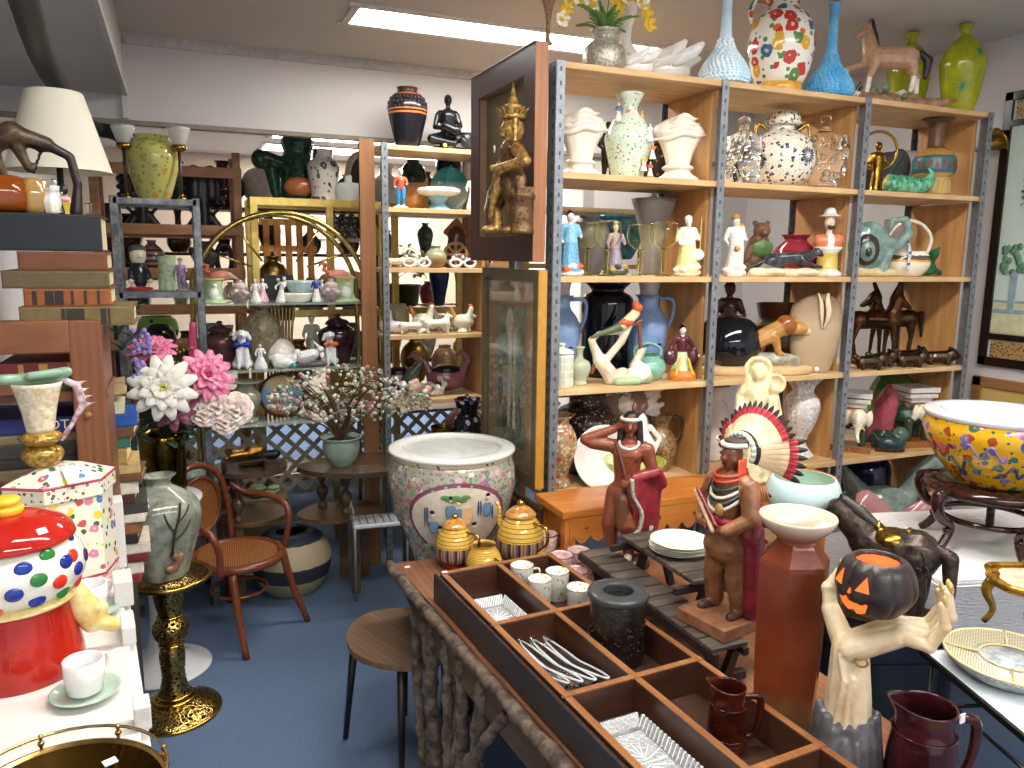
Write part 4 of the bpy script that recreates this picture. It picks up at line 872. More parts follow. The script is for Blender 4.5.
# bay 3
pot('green_vase','large round green and yellow glazed vase behind the red parrot','vase',884,3.03,Z4,78,[(.14,0),(.17,.04),(.29,.35),(.31,.6),(.22,.82),(.12,.9),(.15,1)],bands([(0,'#2e4a24'),(.5,'#6b8a34'),(.75,'#8fae48'),(1,'#4f7030')],.3,.08,0,True,.25))
blobat('parrot_figurine','dusky red ceramic parrot perched on a stump between the elephant stands','parrot figurine',884,2.85,Z4,60,[c_((0,0,.35),(.03,0,.72),.17,.19,0),e_((.05,-.03,.86),(.14,.14,.13),0),c_((.0,-.15,.84),(-.02,-.18,.76),.05,.02,0),c_((-.08,.03,.35),(-.25,.05,.1),.1,.05,0),e_((.05,0,1.0),(.05,.08,.05),0),c_((0,0,.05),(0,0,.3),.26,.16,1)],[flat('#9c4650',.15,0,.2),glaze('#1f3a36','#3f4a34',30,.15)],vox=.022)
def elephant(px,label,a):
    p=on(px,2.8,Z4);h=60*mp(p);t=T('elephant_stand',label,'elephant figurine',p,fc(p,a),'glazed elephant stands')
    B().box((0,0,.05*h),(.62*h,.5*h,.1*h),0,bev=.003).o('base',glaze('#7a3a24','#a8763c',90,.3),t)
    blob('elephant',[c_((-.12,.05,.5),(.1,-.02,.52),.17,.18,0),e_((.1,-.2,.58),(.14,.12,.16),1),c_((.1,-.3,.55),(.1,-.34,.3),.06,.035,1),c_((.1,-.34,.3),(.13,-.38,.22),.035,.03,1),e_((-.08,-.16,.58),(.06,.04,.14),1),e_((.27,-.12,.58),(.05,.06,.14),1),c_((.02,-.3,.45),(-.02,-.4,.4),.02,.01,2),c_((.18,-.3,.45),(.22,-.4,.4),.02,.01,2)]+[c_((x,y,.42),(x,y,.15),.075,.07,3)for x in (-.17,.17)for y in (-.12,.13)]+[e_((0,0,.7),(.16,.15,.04),2)],[flat('#2f4a3a',.15),flat('#e9dfc4',.15),flat('#d8a050',.2),flat('#34402e',.2)],t,.022*h,h=h)
    q=B();q.box((0,0,.78*h),(.4*h,.36*h,.07*h),bev=.002);q.box((0,0,.86*h),(.52*h,.46*h,.07*h),bev=.002);q.box((0,0,.955*h),(.56*h,.5*h,.08*h),bev=.002)
    q.o('stand_top',flat('#d4cfc4',.2),t)
elephant(863,'glazed elephant carrying a white square stand, right of the third post',-25)
elephant(916,'glazed elephant carrying a white square stand, right of the red parrot',15)
blobat('small_creature','small dark glossy bird figure in front of the red parrot','figurine',889,2.76,Z4,30,[e_((0,0,.3),(.5,.35,.3),0),e_((.3,0,.6),(.25,.25,.25),1),c_((-.3,0,.3),(-.6,0,.6),.1,.05,0),c_((-.4,0,.06),(.4,0,.06),.1,.1,2)],['#243b38','#4c6358','#4a2018'],vox=.04)
B().box((0,0,.04),(.1,.1,.08),bev=.002).o('small_box',glaze('#6a2c1c','#9c6a3c',60,.4),None,on(897,2.9,Z4),.2,'small red and gold patterned block behind the dark bird figure','box')
# lowest row (z .45) and floor things seen under bay 3
Z5=SZ[5]+.001
B().lathe(hollow(crom_p([(.06,0),(.12,.1),(.13,.3),(.1,.36),(.11,.38)],3),.008),(0,0,0),26,1).o('blue_vase',flat('#131c33',.08),None,on(870,2.95,Z5),0,'dark navy blue vase on the lowest shelf under the elephant stands','vase')
blobat('swan_planter','grey-green ceramic swan planter with its head bent down, behind the dark plant stand','swan planter',898,2.9,Z5,90,[e_((-.15,0,.25),(.4,.25,.3),0),c_((.1,0,.3),(.25,0,.7),.13,.09,0),c_((.25,0,.7),(.4,0,.88),.09,.08,0),c_((.4,0,.88),(.52,0,.78),.08,.07,0),c_((.52,0,.78),(.54,0,.62),.06,.025,1),c_((-.4,0,.4),(-.62,0,.75),.16,.04,0)],[glaze('#6c7a70','#90a095',14,.15),flat('#c9c2b0',.3)],vox=.02)
p=on(897,2.7,.62);t=T('leaf_vase','pair of dusty pink leaf-shaped vases fanning outwards','vase',on(893,2.5,.4515),fc(p))
for s,a in ((-1,-.5),(1,.55)):
    q=B();q.petal((s*.02,0,0),(s*.17,-.02,.34),.2,.1,0,(0,-1,0),.01);q.petal((s*.015,.03,0),(s*.14,.03,.3),.17,-.06,0,(0,-1,0),.01);q.o('leaf',flat('#b07a78',.15,0,.06),t)
B().lathe([(.06,-.02),(.07,0),(.03,.04),(.05,.07)],(0,0,0),20,3).o('foot',flat('#b07a78',.15),t)
B().box((2.9,2.53,.225),(.5,.3,.45),bev=.004).o('storage_box',wood('#5c3a24','#7a5030',1,0),None,(0,0,0),0,'brown wooden box on the floor supporting the pink leaf vases','box')
# ================================================================ ORANGE BENCH in front of the tall shelving
ORW=wood('#b8682c','#d98f3e',1.0,0,.3)
b0,b1=on(545,2.44,.93),on(838,2.44,.93);b0.x=1.25
t=T('pine_bench','long orange pine bench with a scalloped apron standing before the tall shelving','bench',((b0.x+b1.x)/2,2.565,0))
L=b1.x-b0.x
B().box((0,0,.915),(L,.25,.03),bev=.004).o('top',ORW,t)
for yy in (-.115,.115):
    pl=[(-L/2+.03,.9),(-L/2+.03,.8)];n=18
    for i in range(n):
        x=-L/2+.05+(L-.1)*i/n;w_=(L-.1)/n
        pl+=[(x+w_*(k/6),.828-.03*math.sin(PI*k/6))for k in range(6)]
    pl+=[(L/2-.03,.8),(L/2-.03,.9)]
    B().prism(list(reversed(pl)),.018,(0,yy,0)).o('apron',ORW,t)
for x in (-L/2+.035,L/2-.035):
    for yy in (-.1,.1):B().box((x,yy,.45),(.045,.04,.9),bev=.003).o('leg',ORW,t)
    B().box((x,0,.8),(.02,.17,.18),bev=.002).o('side_rail',ORW,t)
B().box((0,.0,.84),(L-.1,.012,.12)).o('back_rail',ORW,t)
for i in range(8):B().ell((-L/2+.1+i*(L-.2)/7,-.126,.86),(.007,.004,.007)).o('screw_plug',flat('#8a4a20',.4),t)
ZB=.931
p=on(633,2.53,ZB);h=36*mp(p);t=T('glass_compote','yellow-green glass footed bowl on the orange bench behind the warrior statue','compote',p,0)
CG=glass('#c2d24a',.04,.35)
B().lathe(hollow(crom_p(sca([(.12,.45),(.4,.52),(.72,.75),(.88,1)],h),3),.02*h),(0,0,0),36,1).o('bowl',CG,t)
B().lathe(crom_p(sca([(.42,0),(.44,.05),(.16,.15),(.14,.45)],h),3),(0,0,0),30,1).o('foot',CG,t)
# Madonna
p=on(752,2.53,ZB);h=120*mp(p);t=T('madonna_statue','cream statue of a veiled woman holding a child, both with round halos','statue',p,fc(p,6))
MC=glaze('#d9c894','#efe6bf',40,.5)
blob('body',[c_((0,0,.06),(0,0,.45),.15,.12,0),c_((0,0,.45),(0,0,.74),.12,.115,0),c_((-.1,0,.74),(.1,0,.74),.06,.06,0),e_((0,-.03,.885),(.05,.058,.066),1),e_((0,.01,.9),(.075,.065,.085),0),c_((-.07,.02,.86),(-.13,.02,.6),.04,.05,0),c_((.07,.02,.86),(.1,.02,.6),.04,.05,0),c_((-.13,0,.7),(-.14,-.08,.58),.045,.04,0),c_((-.14,-.08,.58),(.02,-.14,.6),.035,.03,0),c_((.13,0,.7),(.16,-.08,.56),.045,.04,0),c_((.16,-.08,.56),(.06,-.15,.56),.035,.03,0),c_((.1,-.1,.56),(.11,-.1,.7),.065,.055,0),e_((.12,-.1,.79),(.048,.05,.056),1),c_((-.05,-.12,.1),(-.05,-.1,.5),.03,.02,0),c_((.05,-.12,.1),(.06,-.1,.5),.03,.02,0),e_((0,0,.03),(.17,.15,.04),0),e_((0,-.085,.88),(.01,.014,.016),1)],[MC,flat('#e8d3a4',.5)],t,.011*h,h=h)
for x,z,r_ in ((0,.92,.115),(.14,.81,.085)):
    q=B();q.M=Matrix.Translation((x*h,.045*h,z*h))@Matrix.Rotation(PI/2,4,'X')
    q.lathe([(.001,-.008*h),(r_*.7*h,-.008*h),(r_*.75*h,.004*h),(r_*.92*h,.008*h),(r_*h,0),(r_*.95*h,-.012*h),(.001,-.012*h)],(0,0,0),30,1);q.o('halo',MC,t)
q=B()
p=on(727,2.52,ZB);h=66*mp(p)
for i in range(60):
    th=random.uniform(0,2*PI);r2=random.uniform(0,.3)**.5*.32;q.ell((r2*math.cos(th)*h,random.uniform(-.1,.1)*h,(.7+r2*math.sin(th))*h),random.uniform(.035,.06)*h,0,7,5)
t=T('coral_flower','white porcelain blossom cluster on a stem, left of the cream statue with halos','ornament',p,fc(p))
prop(q.o('blossoms',flat('#f2ece2',.3),t),kind='stuff');B().tube([(.1*h,0,0),(0,0,.25*h),(-.06*h,0,.5*h),(0,0,.7*h)],[.14*h,.06*h,.05*h,.05*h],10).o('stem',flat('#e8e0d2',.3),t)
# ================================================================ GOLD FIGURE PANEL and framed picture on the shelving's left side
PX=1.272                                             # the panels' outer face
def framed(name,label,cat,y0,y1,z0,z1,fw,fd,fm,inner,parts=None,edge=None):
    """a frame hanging on the plane x = PX, its face towards -x"""
    t=T(name,label,cat,(PX,(y0+y1)/2,z0));w_=y1-y0;hh=z1-z0;a=w_/2
    q=B()
    q.box((-fd/2+.0,0,fw/2),(fd,w_,fw));q.box((-fd/2,0,hh-fw/2),(fd,w_,fw))
    q.box((-fd/2,-a+fw/2,hh/2),(fd,fw,hh-2*fw));q.box((-fd/2,a-fw/2,hh/2),(fd,fw,hh-2*fw));q.o('frame',fm,t)
    if edge:
        q=B();q.box((-fd/2,-a-.004,hh/2),(fd,.008,hh));q.o('frame_edge',edge,t)
    B().box((-.008,0,hh/2),(.016,w_-.02,hh-.02)).o('backing',inner,t)
    return t,w_,hh
DKB=flat('#4a2f30',.35,0,.06)
t,w_,hh=framed('figure_panel','deep dark maroon shadow-box frame with a plain olive-brown back','framed panel',2.69,3.36,1.83,2.612,.1,.05,flat('#45292c',.35,0,.08,4),flat('#6f6045',.7,0,.05,6),None,wood('#8f5a38','#b07a4e',1,2))
B().box((-.045,0,hh-.0),(.02,w_,.004)).o('top_edge',flat('#d8cfc8',.4),t)
q=B()
for y,z,dy,dz in ((0,.1,w_-.2,.008),(0,hh-.1,w_-.2,.008),(-w_/2+.1,hh/2,.008,hh-.2),(w_/2-.1,hh/2,.008,hh-.2)):q.box((-.03,y,z),(.03,dy,dz))
q.o('inner_moulding',flat('#8f6f58',.4),t)
# the gilded deity: stands against the panel, faces the aisle and away from the camera side
gc=ax(508,232,PX-.13);h=138*mp(gc);t=T('gilded_deity','gilded carved deity with a tall spired crown fixed on the maroon panel','carving',(PX-.115,gc.y,gc.z-.01),math.radians(-100))
GD=glaze('#7a5528','#c9a25c',70,.35,.55,.6);GDK=glaze('#3e2a18','#7c5a34',90,.4,.4,.8)
blob('body',[e_((0,0,.735),(.075,.085,.095),0),e_((0,-.088,.73),(.014,.022,.024),0),c_((-.02,-.082,.69),(.02,-.082,.69),.012,.012,0),c_((-.05,-.04,.755),(-.05,-.04,.755),.02,.02,0),c_((0,0,.6),(0,0,.68),.042,.04,0),c_((-.1,0,.585),(.1,0,.585),.055,.055,1),c_((0,0,.45),(0,0,.57),.082,.105,1),e_((0,-.01,.42),(.1,.09,.05),0),
    c_((.14,0,.585),(.27,.03,.49),.047,.042,0),c_((.27,.03,.49),(.13,-.13,.45),.038,.03,0),e_((.1,-.14,.45),(.045,.03,.03),0),c_((-.14,0,.585),(-.2,-.06,.47),.047,.04,0),c_((-.2,-.06,.47),(-.06,-.13,.47),.036,.03,0),
    c_((.03,0,.38),(.09,0,.25),.1,.08,1),c_((.09,0,.25),(.12,.01,.05),.075,.05,0),c_((-.04,-.02,.38),(-.14,-.1,.22),.095,.06,1),c_((-.14,-.1,.22),(-.1,-.08,.05),.055,.04,0),e_((.12,-.02,.03),(.08,.09,.03),0),e_((-.1,-.12,.04),(.045,.09,.03),0),
    c_((-.07,0,.82),(-.07,0,.6),.022,.012,0),c_((.07,0,.82),(.075,0,.6),.022,.012,0),c_((0,-.1,.4),(-.04,-.15,.12),.045,.02,0),c_((-.12,-.04,.38),(-.22,-.06,.16),.04,.012,1),c_((.14,.02,.38),(.2,.03,.2),.05,.02,1)],[GD,GDK],t,.0105*h,h=h)
B().lathe(sca([(.085,.8),(.098,.82),(.075,.84),(.085,.86),(.06,.88),(.068,.895),(.035,.91),(.03,.94),(.018,.97),(.004,1.06)],h),(0,0,0),20,1,0,8,.08).o('crown',GD,t)
q=B()
for i in range(12):
    a=i*PI/6;q.petal((.085*math.sin(a)*h,.085*math.cos(a)*h,.81*h),(.115*math.sin(a)*h,.115*math.cos(a)*h,.88*h),.04*h,.1,0,(0,0,1),.004*h)
q.o('crown_leaves',GD,t)
B().box((.05*h,.03*h,.3*h),(.34*h,.12*h,.05*h),0,.1).o('drum_shelf',GDK,t)
B().lathe(sca([(.09,0),(.1,.02),(.085,.06),(.09,.14),(.08,.2),(.1,.25),(.1,.28)],h),(.15*h,.03*h,0),18,2).o('drum_stand',GDK,t)
q=B();q.tube([(-.12*h,-.1*h,.4*h),(-.2*h,-.14*h,.3*h)],.008*h,6);q.petal((-.2*h,-.14*h,.32*h),(-.22*h,-.16*h,.17*h),.09*h,.05,0,(0,1,0),.008*h);q.o('pendant_leaf',metal('#cdb98a',.4,.4),t)
B().lathe([(.013,0),(.013,.002),(.0005,.002)],(0,0,0),14,1).o('price_sticker',flat('#e8dcc2',.5),t,(.09*h,-.15*h,.585*h)).rotation_euler=(PI/2,0,0)
t,w_,hh=framed('framed_print','tall framed print of figures and columns below the maroon panel','framed picture',2.665,3.25,.955,1.8,.04,.035,flat('#5b5238',.4),flat('#b3946f',.6,0,.05,8),None,flat('#b88636',.3))
def printmat():
    n=N('print');f=n.noise(9,5,rough=.7);s=n.n('ShaderNodeSeparateXYZ');n.l(n.co(),s.inputs[0])
    cc=n.ramp(f,[(.3,C3('#4d5a4a')),(.48,C3('#84927c')),(.62,C3('#a9b09a')),(.75,C3('#7e6a52'))]);return n.set(cc,.5)
B().box((-.018,.0,hh*.48),(.004,w_-.3,hh-.27)).o('print',printmat(),t)
q=B();q.box((-.021,0,hh*.47),(.003,.03,.4));q.box((-.021,-.05,hh*.47),(.003,.02,.42));q.ell((-.021,.005,hh*.47+.23),(.003,.04,.06));q.o('painted_columns',flat('#c3baa2',.6),t)
q=B()
for y,z in ((.06,.17),(-.02,.15),(-.1,.2),(.1,.3)):q.ell((-.021,y,z+.03),(.002,.03,.07));q.ell((-.021,y,z+.12),(.002,.016,.022))
q.o('painted_figures',glaze('#6b4a3c','#8f8468',60,.5),t)
B().box((-.024,0,hh/2),(.002,w_-.1,hh-.1)).o('glazing',glass('#ffffff',.02,.04),t)
t2=T('leaning_frame','dark brown picture frames leaning behind the big flowered fish bowl','picture frame',(1.268,2.95,0),0)
for i,(dx,zz)in enumerate(((0,.88),(-.04,.8))):
    q=B();q.box((dx-.01,0,zz/2),(.022,.62-.06*i,zz),bev=.004);q.o('frame',wood('#3e2a1e','#5a3c28',1,1),t2)
    B().box((dx-.022,0,zz-.03),(.008,.62-.06*i,.018)).o('gold_lip',metal('#a4885a',.4),t2)
# ================================================================ RIGHT WALL PICTURES
def wallpic(name,label,y0,y1,z0,z1,fw,fm,back):
    t=T(name,label,'framed picture',(XR-.012,(y0+y1)/2,z0));w_=y1-y0;hh=z1-z0;a=w_/2;q=B()
    for c,d in (((0,0,fw/2),(.03,w_,fw)),((0,0,hh-fw/2),(.03,w_,fw)),((0,-a+fw/2,hh/2),(.03,fw,hh)),((0,a-fw/2,hh/2),(.03,fw,hh))):q.box(c,d,bev=.003)
    q.o('frame',fm,t);B().box((.004,0,hh/2),(.012,w_-.02,hh-.02)).o('backing',back,t);return t,w_,hh
BLK=flat('#1c1413',.25)
t,w_,hh=wallpic('brush_painting','tall black-framed panel painted with a figure, tree and railing under a column of brush writing',2.15,2.845,1.31,2.7,.045,BLK,flat('#c9d8cf',.5,0,.04,4))
for z in (.155,hh-.155):B().box((-.006,0,z),(.02,w_-.04,.03)).o('crossbar',BLK,t)
for z in (.09,hh-.09):
    B().box((-.008,0,z),(.012,w_-.13,.085)).o('carved_inset',floral('#b08c58',['#4a2e1c','#3a2418'],70,.36,.4,'#6b4a2c',1.5),t,label='tan inset with dark flower carving')
a=w_/2
q=B();q.box((-.006,0,.26),(.004,w_-.1,.17));q.o('painted_ground',flat('#ccc9a0',.5),t)
q=B();q.box((-.009,0,.34),(.003,w_-.1,.012));q.box((-.009,0,.29),(.003,w_-.1,.02))
for y in (.2,.0,-.2):q.box((-.01,y,.37),(.004,.035,.18));q.ell((-.01,y,.47),(.003,.022,.022))
q.o('painted_railing',flat('#8fa5ae',.5),t)
q=B()
for i in range(26):q.ell((-.01,.2+random.uniform(-.07,.07),.56+random.uniform(-.07,.07)),(.002,.02,.018),0,6,4)
q.o('painted_tree',flat('#5f8a6c',.6),t)
q=B();q.ell((-.011,.06,.7),(.003,.045,.16),0);q.ell((-.012,.06,.88),(.003,.025,.03),1);q.ell((-.013,.06,.73),(.003,.05,.04),2);q.ell((-.011,.15,.8),(.003,.035,.025),3);q.ell((-.011,-.07,.66),(.003,.05,.15),4);q.ell((-.012,-.07,.83),(.003,.025,.03),1)
q.o('painted_figures',[flat('#d66a58',.5),flat('#e6cfb8',.5),flat('#5f5a8c',.5),flat('#9fa9b4',.5),flat('#d8b15a',.5)],t)
q=B()
for cx in (.2,.165,.13):
    for i in range(12-int((.2-cx)*60)):
        for k in range(3):q.box((-.01,cx+random.uniform(-.008,.008),1.16-.03*i+random.uniform(-.006,.006)),(.002,random.choice((.014,.004)),random.choice((.003,.012))))
q.o('brush_writing',flat('#5a6266',.6),t)
q=B()
for i in range(5):q.tube([(-.01,.12-.03*i,.95+.02*i),(-.01,.16-.03*i,1.0+.02*i),(-.01,.14-.03*i,1.04+.01*i)],.003,5)
q.o('painted_branch',flat('#8d9a94',.6),t)
t,w_,hh=wallpic('woven_mat_picture','wood-framed picture with a wide straw-coloured mat around a small dark print',2.15,2.86,.62,1.245,.05,wood('#8a5c34','#a87848',1,1),flat('#c9a85e',.8,0,.12,160,.6))
B().box((-.006,-.04,hh*.42),(.012,w_-.3,hh-.26)).o('inner_frame',wood('#8a5c34','#a87848',1,1),t)
B().box((-.013,-.04,hh*.42),(.004,w_-.34,hh-.3)).o('print',glaze('#8d8474','#b3aa96',20,.5),t)
q=B()
for i in range(4):q.petal((-.017,.13-.03*i,.2),(-.017,.16-.05*i,.32),.02,.05,0,(1,0,0))
q.o('printed_leaves',flat('#3a322a',.6),t)
# ================================================================ BACK SHELVING CONTENTS
def bk(r):return UZ[r]+.001
p=on(409,4.5,bk(0));h=58*mp(p);t=T('ribbed_vase','black ribbed vase with a band of orange dots, on top of the back shelving','vase',p,0)
B().lathe(crom_p(sca([(.19,0),(.2,.02),(.27,.3),(.33,.58),(.33,.72),(.26,.86),(.17,.92)],h),4),(0,0,0),56,1,0,22,.025).o('body',bands([(0,'#15161d'),(.55,'#c2763a'),(.58,'#2a2422'),(.61,'#c2763a'),(.635,'#1c1a1d'),(.86,'#8a4a2c'),(.92,'#1c1a1d')],h,.2),t)
B().lathe(hollow(crom_p(sca([(.17,.91),(.17,.97),(.185,1)],h),2),.02*h),(0,0,0),30,1).o('rim',flat('#2d1a18',.3),t)
q=B()
for i in range(28):
    for j in range(3):
        a=i*PI/14+j*.1;r_=(.335,.33,.295)[j];q.ell((r_*math.sin(a)*h,-r_*math.cos(a)*h,(.66+.075*j)*h),(.012*h,.012*h,.03*h),0,6,4)
prop(q.o('raised_beads',flat('#3a3436',.2),t),kind='stuff')
p=on(457,4.47,bk(0));h=56*mp(p)
SB=flat('#14161b',.25)
blob('seated_figure_statue',[e_((0,0,.04),(.4,.28,.05),0),e_((0,0,.9),(.075,.09,.1),0),c_((0,0,.72),(0,0,.84),.045,.04,0),c_((-.14,0,.66),(.12,0,.66),.07,.07,0),c_((0,0,.3),(0,0,.62),.13,.15,0),c_((-.18,0,.64),(-.24,-.04,.42),.055,.045,0),c_((-.24,-.04,.42),(-.02,-.2,.38),.045,.035,0),c_((.16,0,.64),(.22,-.05,.45),.055,.045,0),c_((.22,-.05,.45),(.12,-.22,.4),.045,.035,0),c_((-.06,0,.25),(-.3,-.16,.2),.12,.09,0),c_((-.3,-.16,.2),(.1,-.26,.12),.08,.05,0),c_((.06,0,.25),(.4,-.1,.26),.12,.08,0),c_((.4,-.1,.26),(.15,-.26,.2),.075,.045,0),c_((-.05,-.22,.42),(.12,-.25,.34),.09,.1,0),e_((0,-.1,.9),(.015,.02,.03),0)],SB,None,.016*h,p,fc(p,5),h,label='black seated bare-chested drummer statue on top of the back shelving',cat='statue')
blobat('shell_ornament','small black ribbed disc ornament beside the black seated statue','ornament',478,4.42,bk(0),20,[e_((0,0,.45),(.55,.16,.45),0)]+[c_((0,-.14,.1),(.5*math.cos(a),-.12,.45+.42*math.sin(a)),.04,.04,0)for a in (.3,.8,1.57,2.3,2.8)],[flat('#24262c',.3)],vox=.04)
B().lathe([(.012,0),(.012,.002),(.0005,.002)],(0,0,0),14,1).o('round_sticker',flat('#d9dc5c',.5),None,on(445,4.395,bk(0))+Vector((0,0,.014)),0,'round yellow price sticker on the shelf edge below the seated statue','sticker').rotation_euler=(PI/2,0,0)
figure('soldier_figurine','porcelain man in an orange-red coat, hat and blue breeches, left on the top back shelf',401,4.45,bk(1),38,['#f2dcd0','#cc6240','#3f8fc4','#efe6dc','#f1efea','#efe8dc'],hat=.09,legs=True,br=.2)
p=on(425,4.58,bk(1));h=34*mp(p)
blobat('owl_pitcher','orange and tan pottery bird jug behind the small pedestal bowl','jug',425,4.57,bk(1),34,[e_((0,0,.36),(.4,.3,.36),0),c_((-.28,0,.6),(-.34,0,.95),.1,.05,1),c_((.28,0,.6),(.34,0,.95),.1,.05,1),c_((-.2,0,.7),(.2,0,.7),.14,.14,1),e_((-.1,-.2,.7),(.06,.05,.06),2)],['#d99a54','#b88450','#8a8fb0'],vox=.03)
pot('pedestal_bowl','white ruffled bowl on a pale blue pedestal foot','bowl',440,4.44,bk(1),22,[(.5,.62),(.75,.66),(.98,.8),(.92,.98),(.6,1.02)],flat('#f3f2f0',.1),lobe=lambda th,z:1+.05*math.cos(9*th),k=2,
    parts=lambda t,h:B().lathe(crom_p(sca([(.55,0),(.58,.05),(.36,.2),(.36,.4),(.55,.66)],h),2),(0,0,0),22,1).o('pedestal',flat('#7fb9d6',.15),t,label='pale blue foot'))
p=on(462,4.62,bk(1));h=44*mp(p);t=T('teal_plate','oval teal and white glazed plate standing upright behind the white lady','plate',p,fc(p))
q=B();q.M=Matrix.Translation((0,0,.5*h))@Matrix.Rotation(PI/2-.1,4,'X');q.lathe(sca([(.001,0),(.3,.01),(.42,.06),(.44,.07),(.42,.03),(.3,-.02),(.001,-.03)],h),(0,0,0),32,1,0,0,0,1.15);q.o('plate',bands([(0,'#177070'),(.32,'#dff0ee'),(.7,'#1a8080')],h,.1,0,True),t)
figure('lady_figurine','white porcelain lady figurine at the right end of the top back shelf',473,4.44,bk(1),36,['#f2e6dc','#f0eeea','#f0eeea','#e8e4dc','#f1efea','#5a8a94'],[e_((0,-.1,.66),(.1,.05,.04),5)]and None,hat=.08)
# second row : masks, brown-green vase
for i,(px,c,l)in enumerate(((393,'#ead2b4','small cream ceramic animal, left one of the pair by the steel post'),(407,'#e3c8a0','small cream ceramic animal, right one of the pair by the steel post'))):
    blobat('animal_figurine',l,'animal figurine',px,4.46,bk(2),14,quad(1.3,.7,.26,.1,(.15,.15),.2,(.15,-.05),.18),[c],vox=.05,group='small cream animals')
for i,(px,l)in enumerate(((415,'pair of white eye-shaped ceramic cups left of the round brown-green vase'),(463,'pair of white eye-shaped ceramic cups right of the round brown-green vase'))):
    p=on(px,4.43,bk(2));t=T('mask_ornament',l,'mask',p,0,'white half masks')
    q=B()
    for s in (-1,1):q.tube([(s*.045+.035*math.cos(a),0,.03+.022*math.sin(a))for a in [k*PI/4 for k in range(8)]],.008,8,0,2,True)
    q.box((0,.004,.035),(.04,.01,.018),bev=.003);q.o('mask',flat('#eceae6',.2),t)
    q=B()
    for k in range(7):q.ell((-.06+.02*k,.005,.062+.012*math.sin(k)),.011,k%3,7,5)
    prop(q.o('flowers',[flat('#f0e2cc',.4),flat('#5aa3a8',.4),flat('#d5576a' if i else '#e9c9b0',.4)],t),kind='stuff')
pot('stoneware_vase','small round stoneware vase, green above and brown below, between the white masks','vase',437,4.45,bk(2),22,[(.3,0),(.35,.04),(.5,.35),(.48,.6),(.3,.8),(.2,.86),(.24,1)],bands([(0,'#9a6c3c'),(.5,'#a3936a'),(.8,'#8b9478')],.12,.15,0,True,.1))
blobat('wheel_ornament','round wooden spoked wheel behind the right white mask','ornament',456,4.58,bk(2),26,[c_((0,0,.5),(.42*math.cos(a),0,.5+.42*math.sin(a)),.05,.05,0)for a in [k*PI/4 for k in range(8)]]+[c_((.44*math.cos(k*PI/6),0,.5+.44*math.sin(k*PI/6)),(.44*math.cos((k+1)*PI/6),0,.5+.44*math.sin((k+1)*PI/6)),.06,.06,0)for k in range(12)],[flat('#a58a62',.6)],vox=.03)
blobat('windmill_ornament','reddish brown wooden house ornament at the back of the masks shelf','ornament',470,4.62,bk(2),52,[c_((0,0,.1),(0,0,.6),.22,.16,0),c_((-.2,0,.66),(0,0,.9),.06,.04,1),c_((.2,0,.66),(0,0,.9),.06,.04,1)],['#5c4436','#a06a4a'],vox=.03)
# third row : white and cream animals
for i,(px,hp,k,l)in enumerate(((389,24,0,'small white china shoe by the left steel post'),(401,30,1,'grey-green stone pot behind the white china shoe'),(409,20,2,'white and cream china goat'),(424,30,3,'white and orange rooster figurine'),(437,24,2,'white china rabbit crouching near the middle'),(449,28,4,'white winged china bird taking off'),(463,28,3,'cream and tan rooster figurine'),(472,22,2,'small white china dog at the right end'))):
    nm=('shoe_figurine','stone_pot','animal_figurine','rooster_figurine','dove_figurine')[k]
    its=([c_((-.5,0,.3),(.3,0,.25),.28,.24,0),c_((-.4,0,.4),(-.4,0,.85),.24,.2,0)],[e_((0,0,.45),(.42,.35,.45),0),c_((-.2,0,.85),(.2,0,.85),.12,.12,0)],
           quad(1.0,.62,.2,.075,(.1,.28),.13,(.14,-.02),.13,earz=.15),[e_((0,0,.4),(.36,.2,.26),0),c_((.2,0,.5),(.3,0,.85),.14,.09,0),c_((.3,0,.88),(.42,0,.85),.06,.02,1),e_((.27,0,.97),(.1,.03,.07),1),c_((-.25,0,.5),(-.42,0,.85),.1,.07,2),c_((0,0,.06),(0,0,.2),.22,.1,0)],
           [e_((0,0,.35),(.45,.2,.22),0),c_((.35,0,.45),(.5,0,.62),.12,.1,0),c_((.55,0,.62),(.66,0,.6),.04,.02,1),c_((-.1,-.1,.45),(-.35,-.25,.95),.14,.04,0),c_((-.1,.1,.45),(-.35,.25,.95),.14,.04,0),c_((0,0,.06),(0,0,.2),.25,.14,0)])[k]
    blobat(nm,l+', on the white animal shelf' if k in (2,)else l,{0:'figurine',1:'pot',2:'animal figurine',3:'rooster figurine',4:'bird figurine'}[k],px,4.44+.05*(i%2),bk(3),hp,its,[('#eef0ee','#8f8a70','#f0ead8','#f3e6cc','#f1f1ee')[k],'#c9542e','#c98a4a'],vox=.035,a=(i*37)%50-25)
# fourth row : swans in pink, flowers
for i,(px,l)in enumerate(((387,'dusky pink swan-shaped bowl with a dark lining, beside the left post'),(461,'dusky pink swan-shaped bowl with a dark lining, above the tall black vase'))):
    blobat('swan_bowl',l,'swan planter',px,4.55,bk(4),44,[e_((0,0,.3),(.46,.3,.28),0),c_((.3,0,.4),(.5,0,.75),.13,.08,0),c_((.5,0,.75),(.36,0,.92),.08,.07,0),c_((.36,0,.92),(.22,0,.84),.06,.03,0),c_((-.35,0,.4),(-.5,0,.7),.13,.06,0),e_((0,-.03,.5),(.32,.22,.14),1)],[flat('#9c6a72',.25),flat('#1a1618',.3)],vox=.025,a=0,group='pink swan bowls')
blobat('dolphin_figurine','slate grey leaping fish figurine between the pink swan bowls','figurine',412,4.52,bk(4),40,[c_((-.3,0,.2),(0,0,.55),.1,.17,0),c_((0,0,.55),(.25,0,.85),.17,.07,0),c_((-.3,0,.2),(-.45,-.1,.35),.06,.03,0),c_((0,0,.6),(-.2,0,.8),.06,.02,0),e_((0,0,.08),(.35,.2,.08),1)],['#535b58','#7d8f8a'],vox=.025)
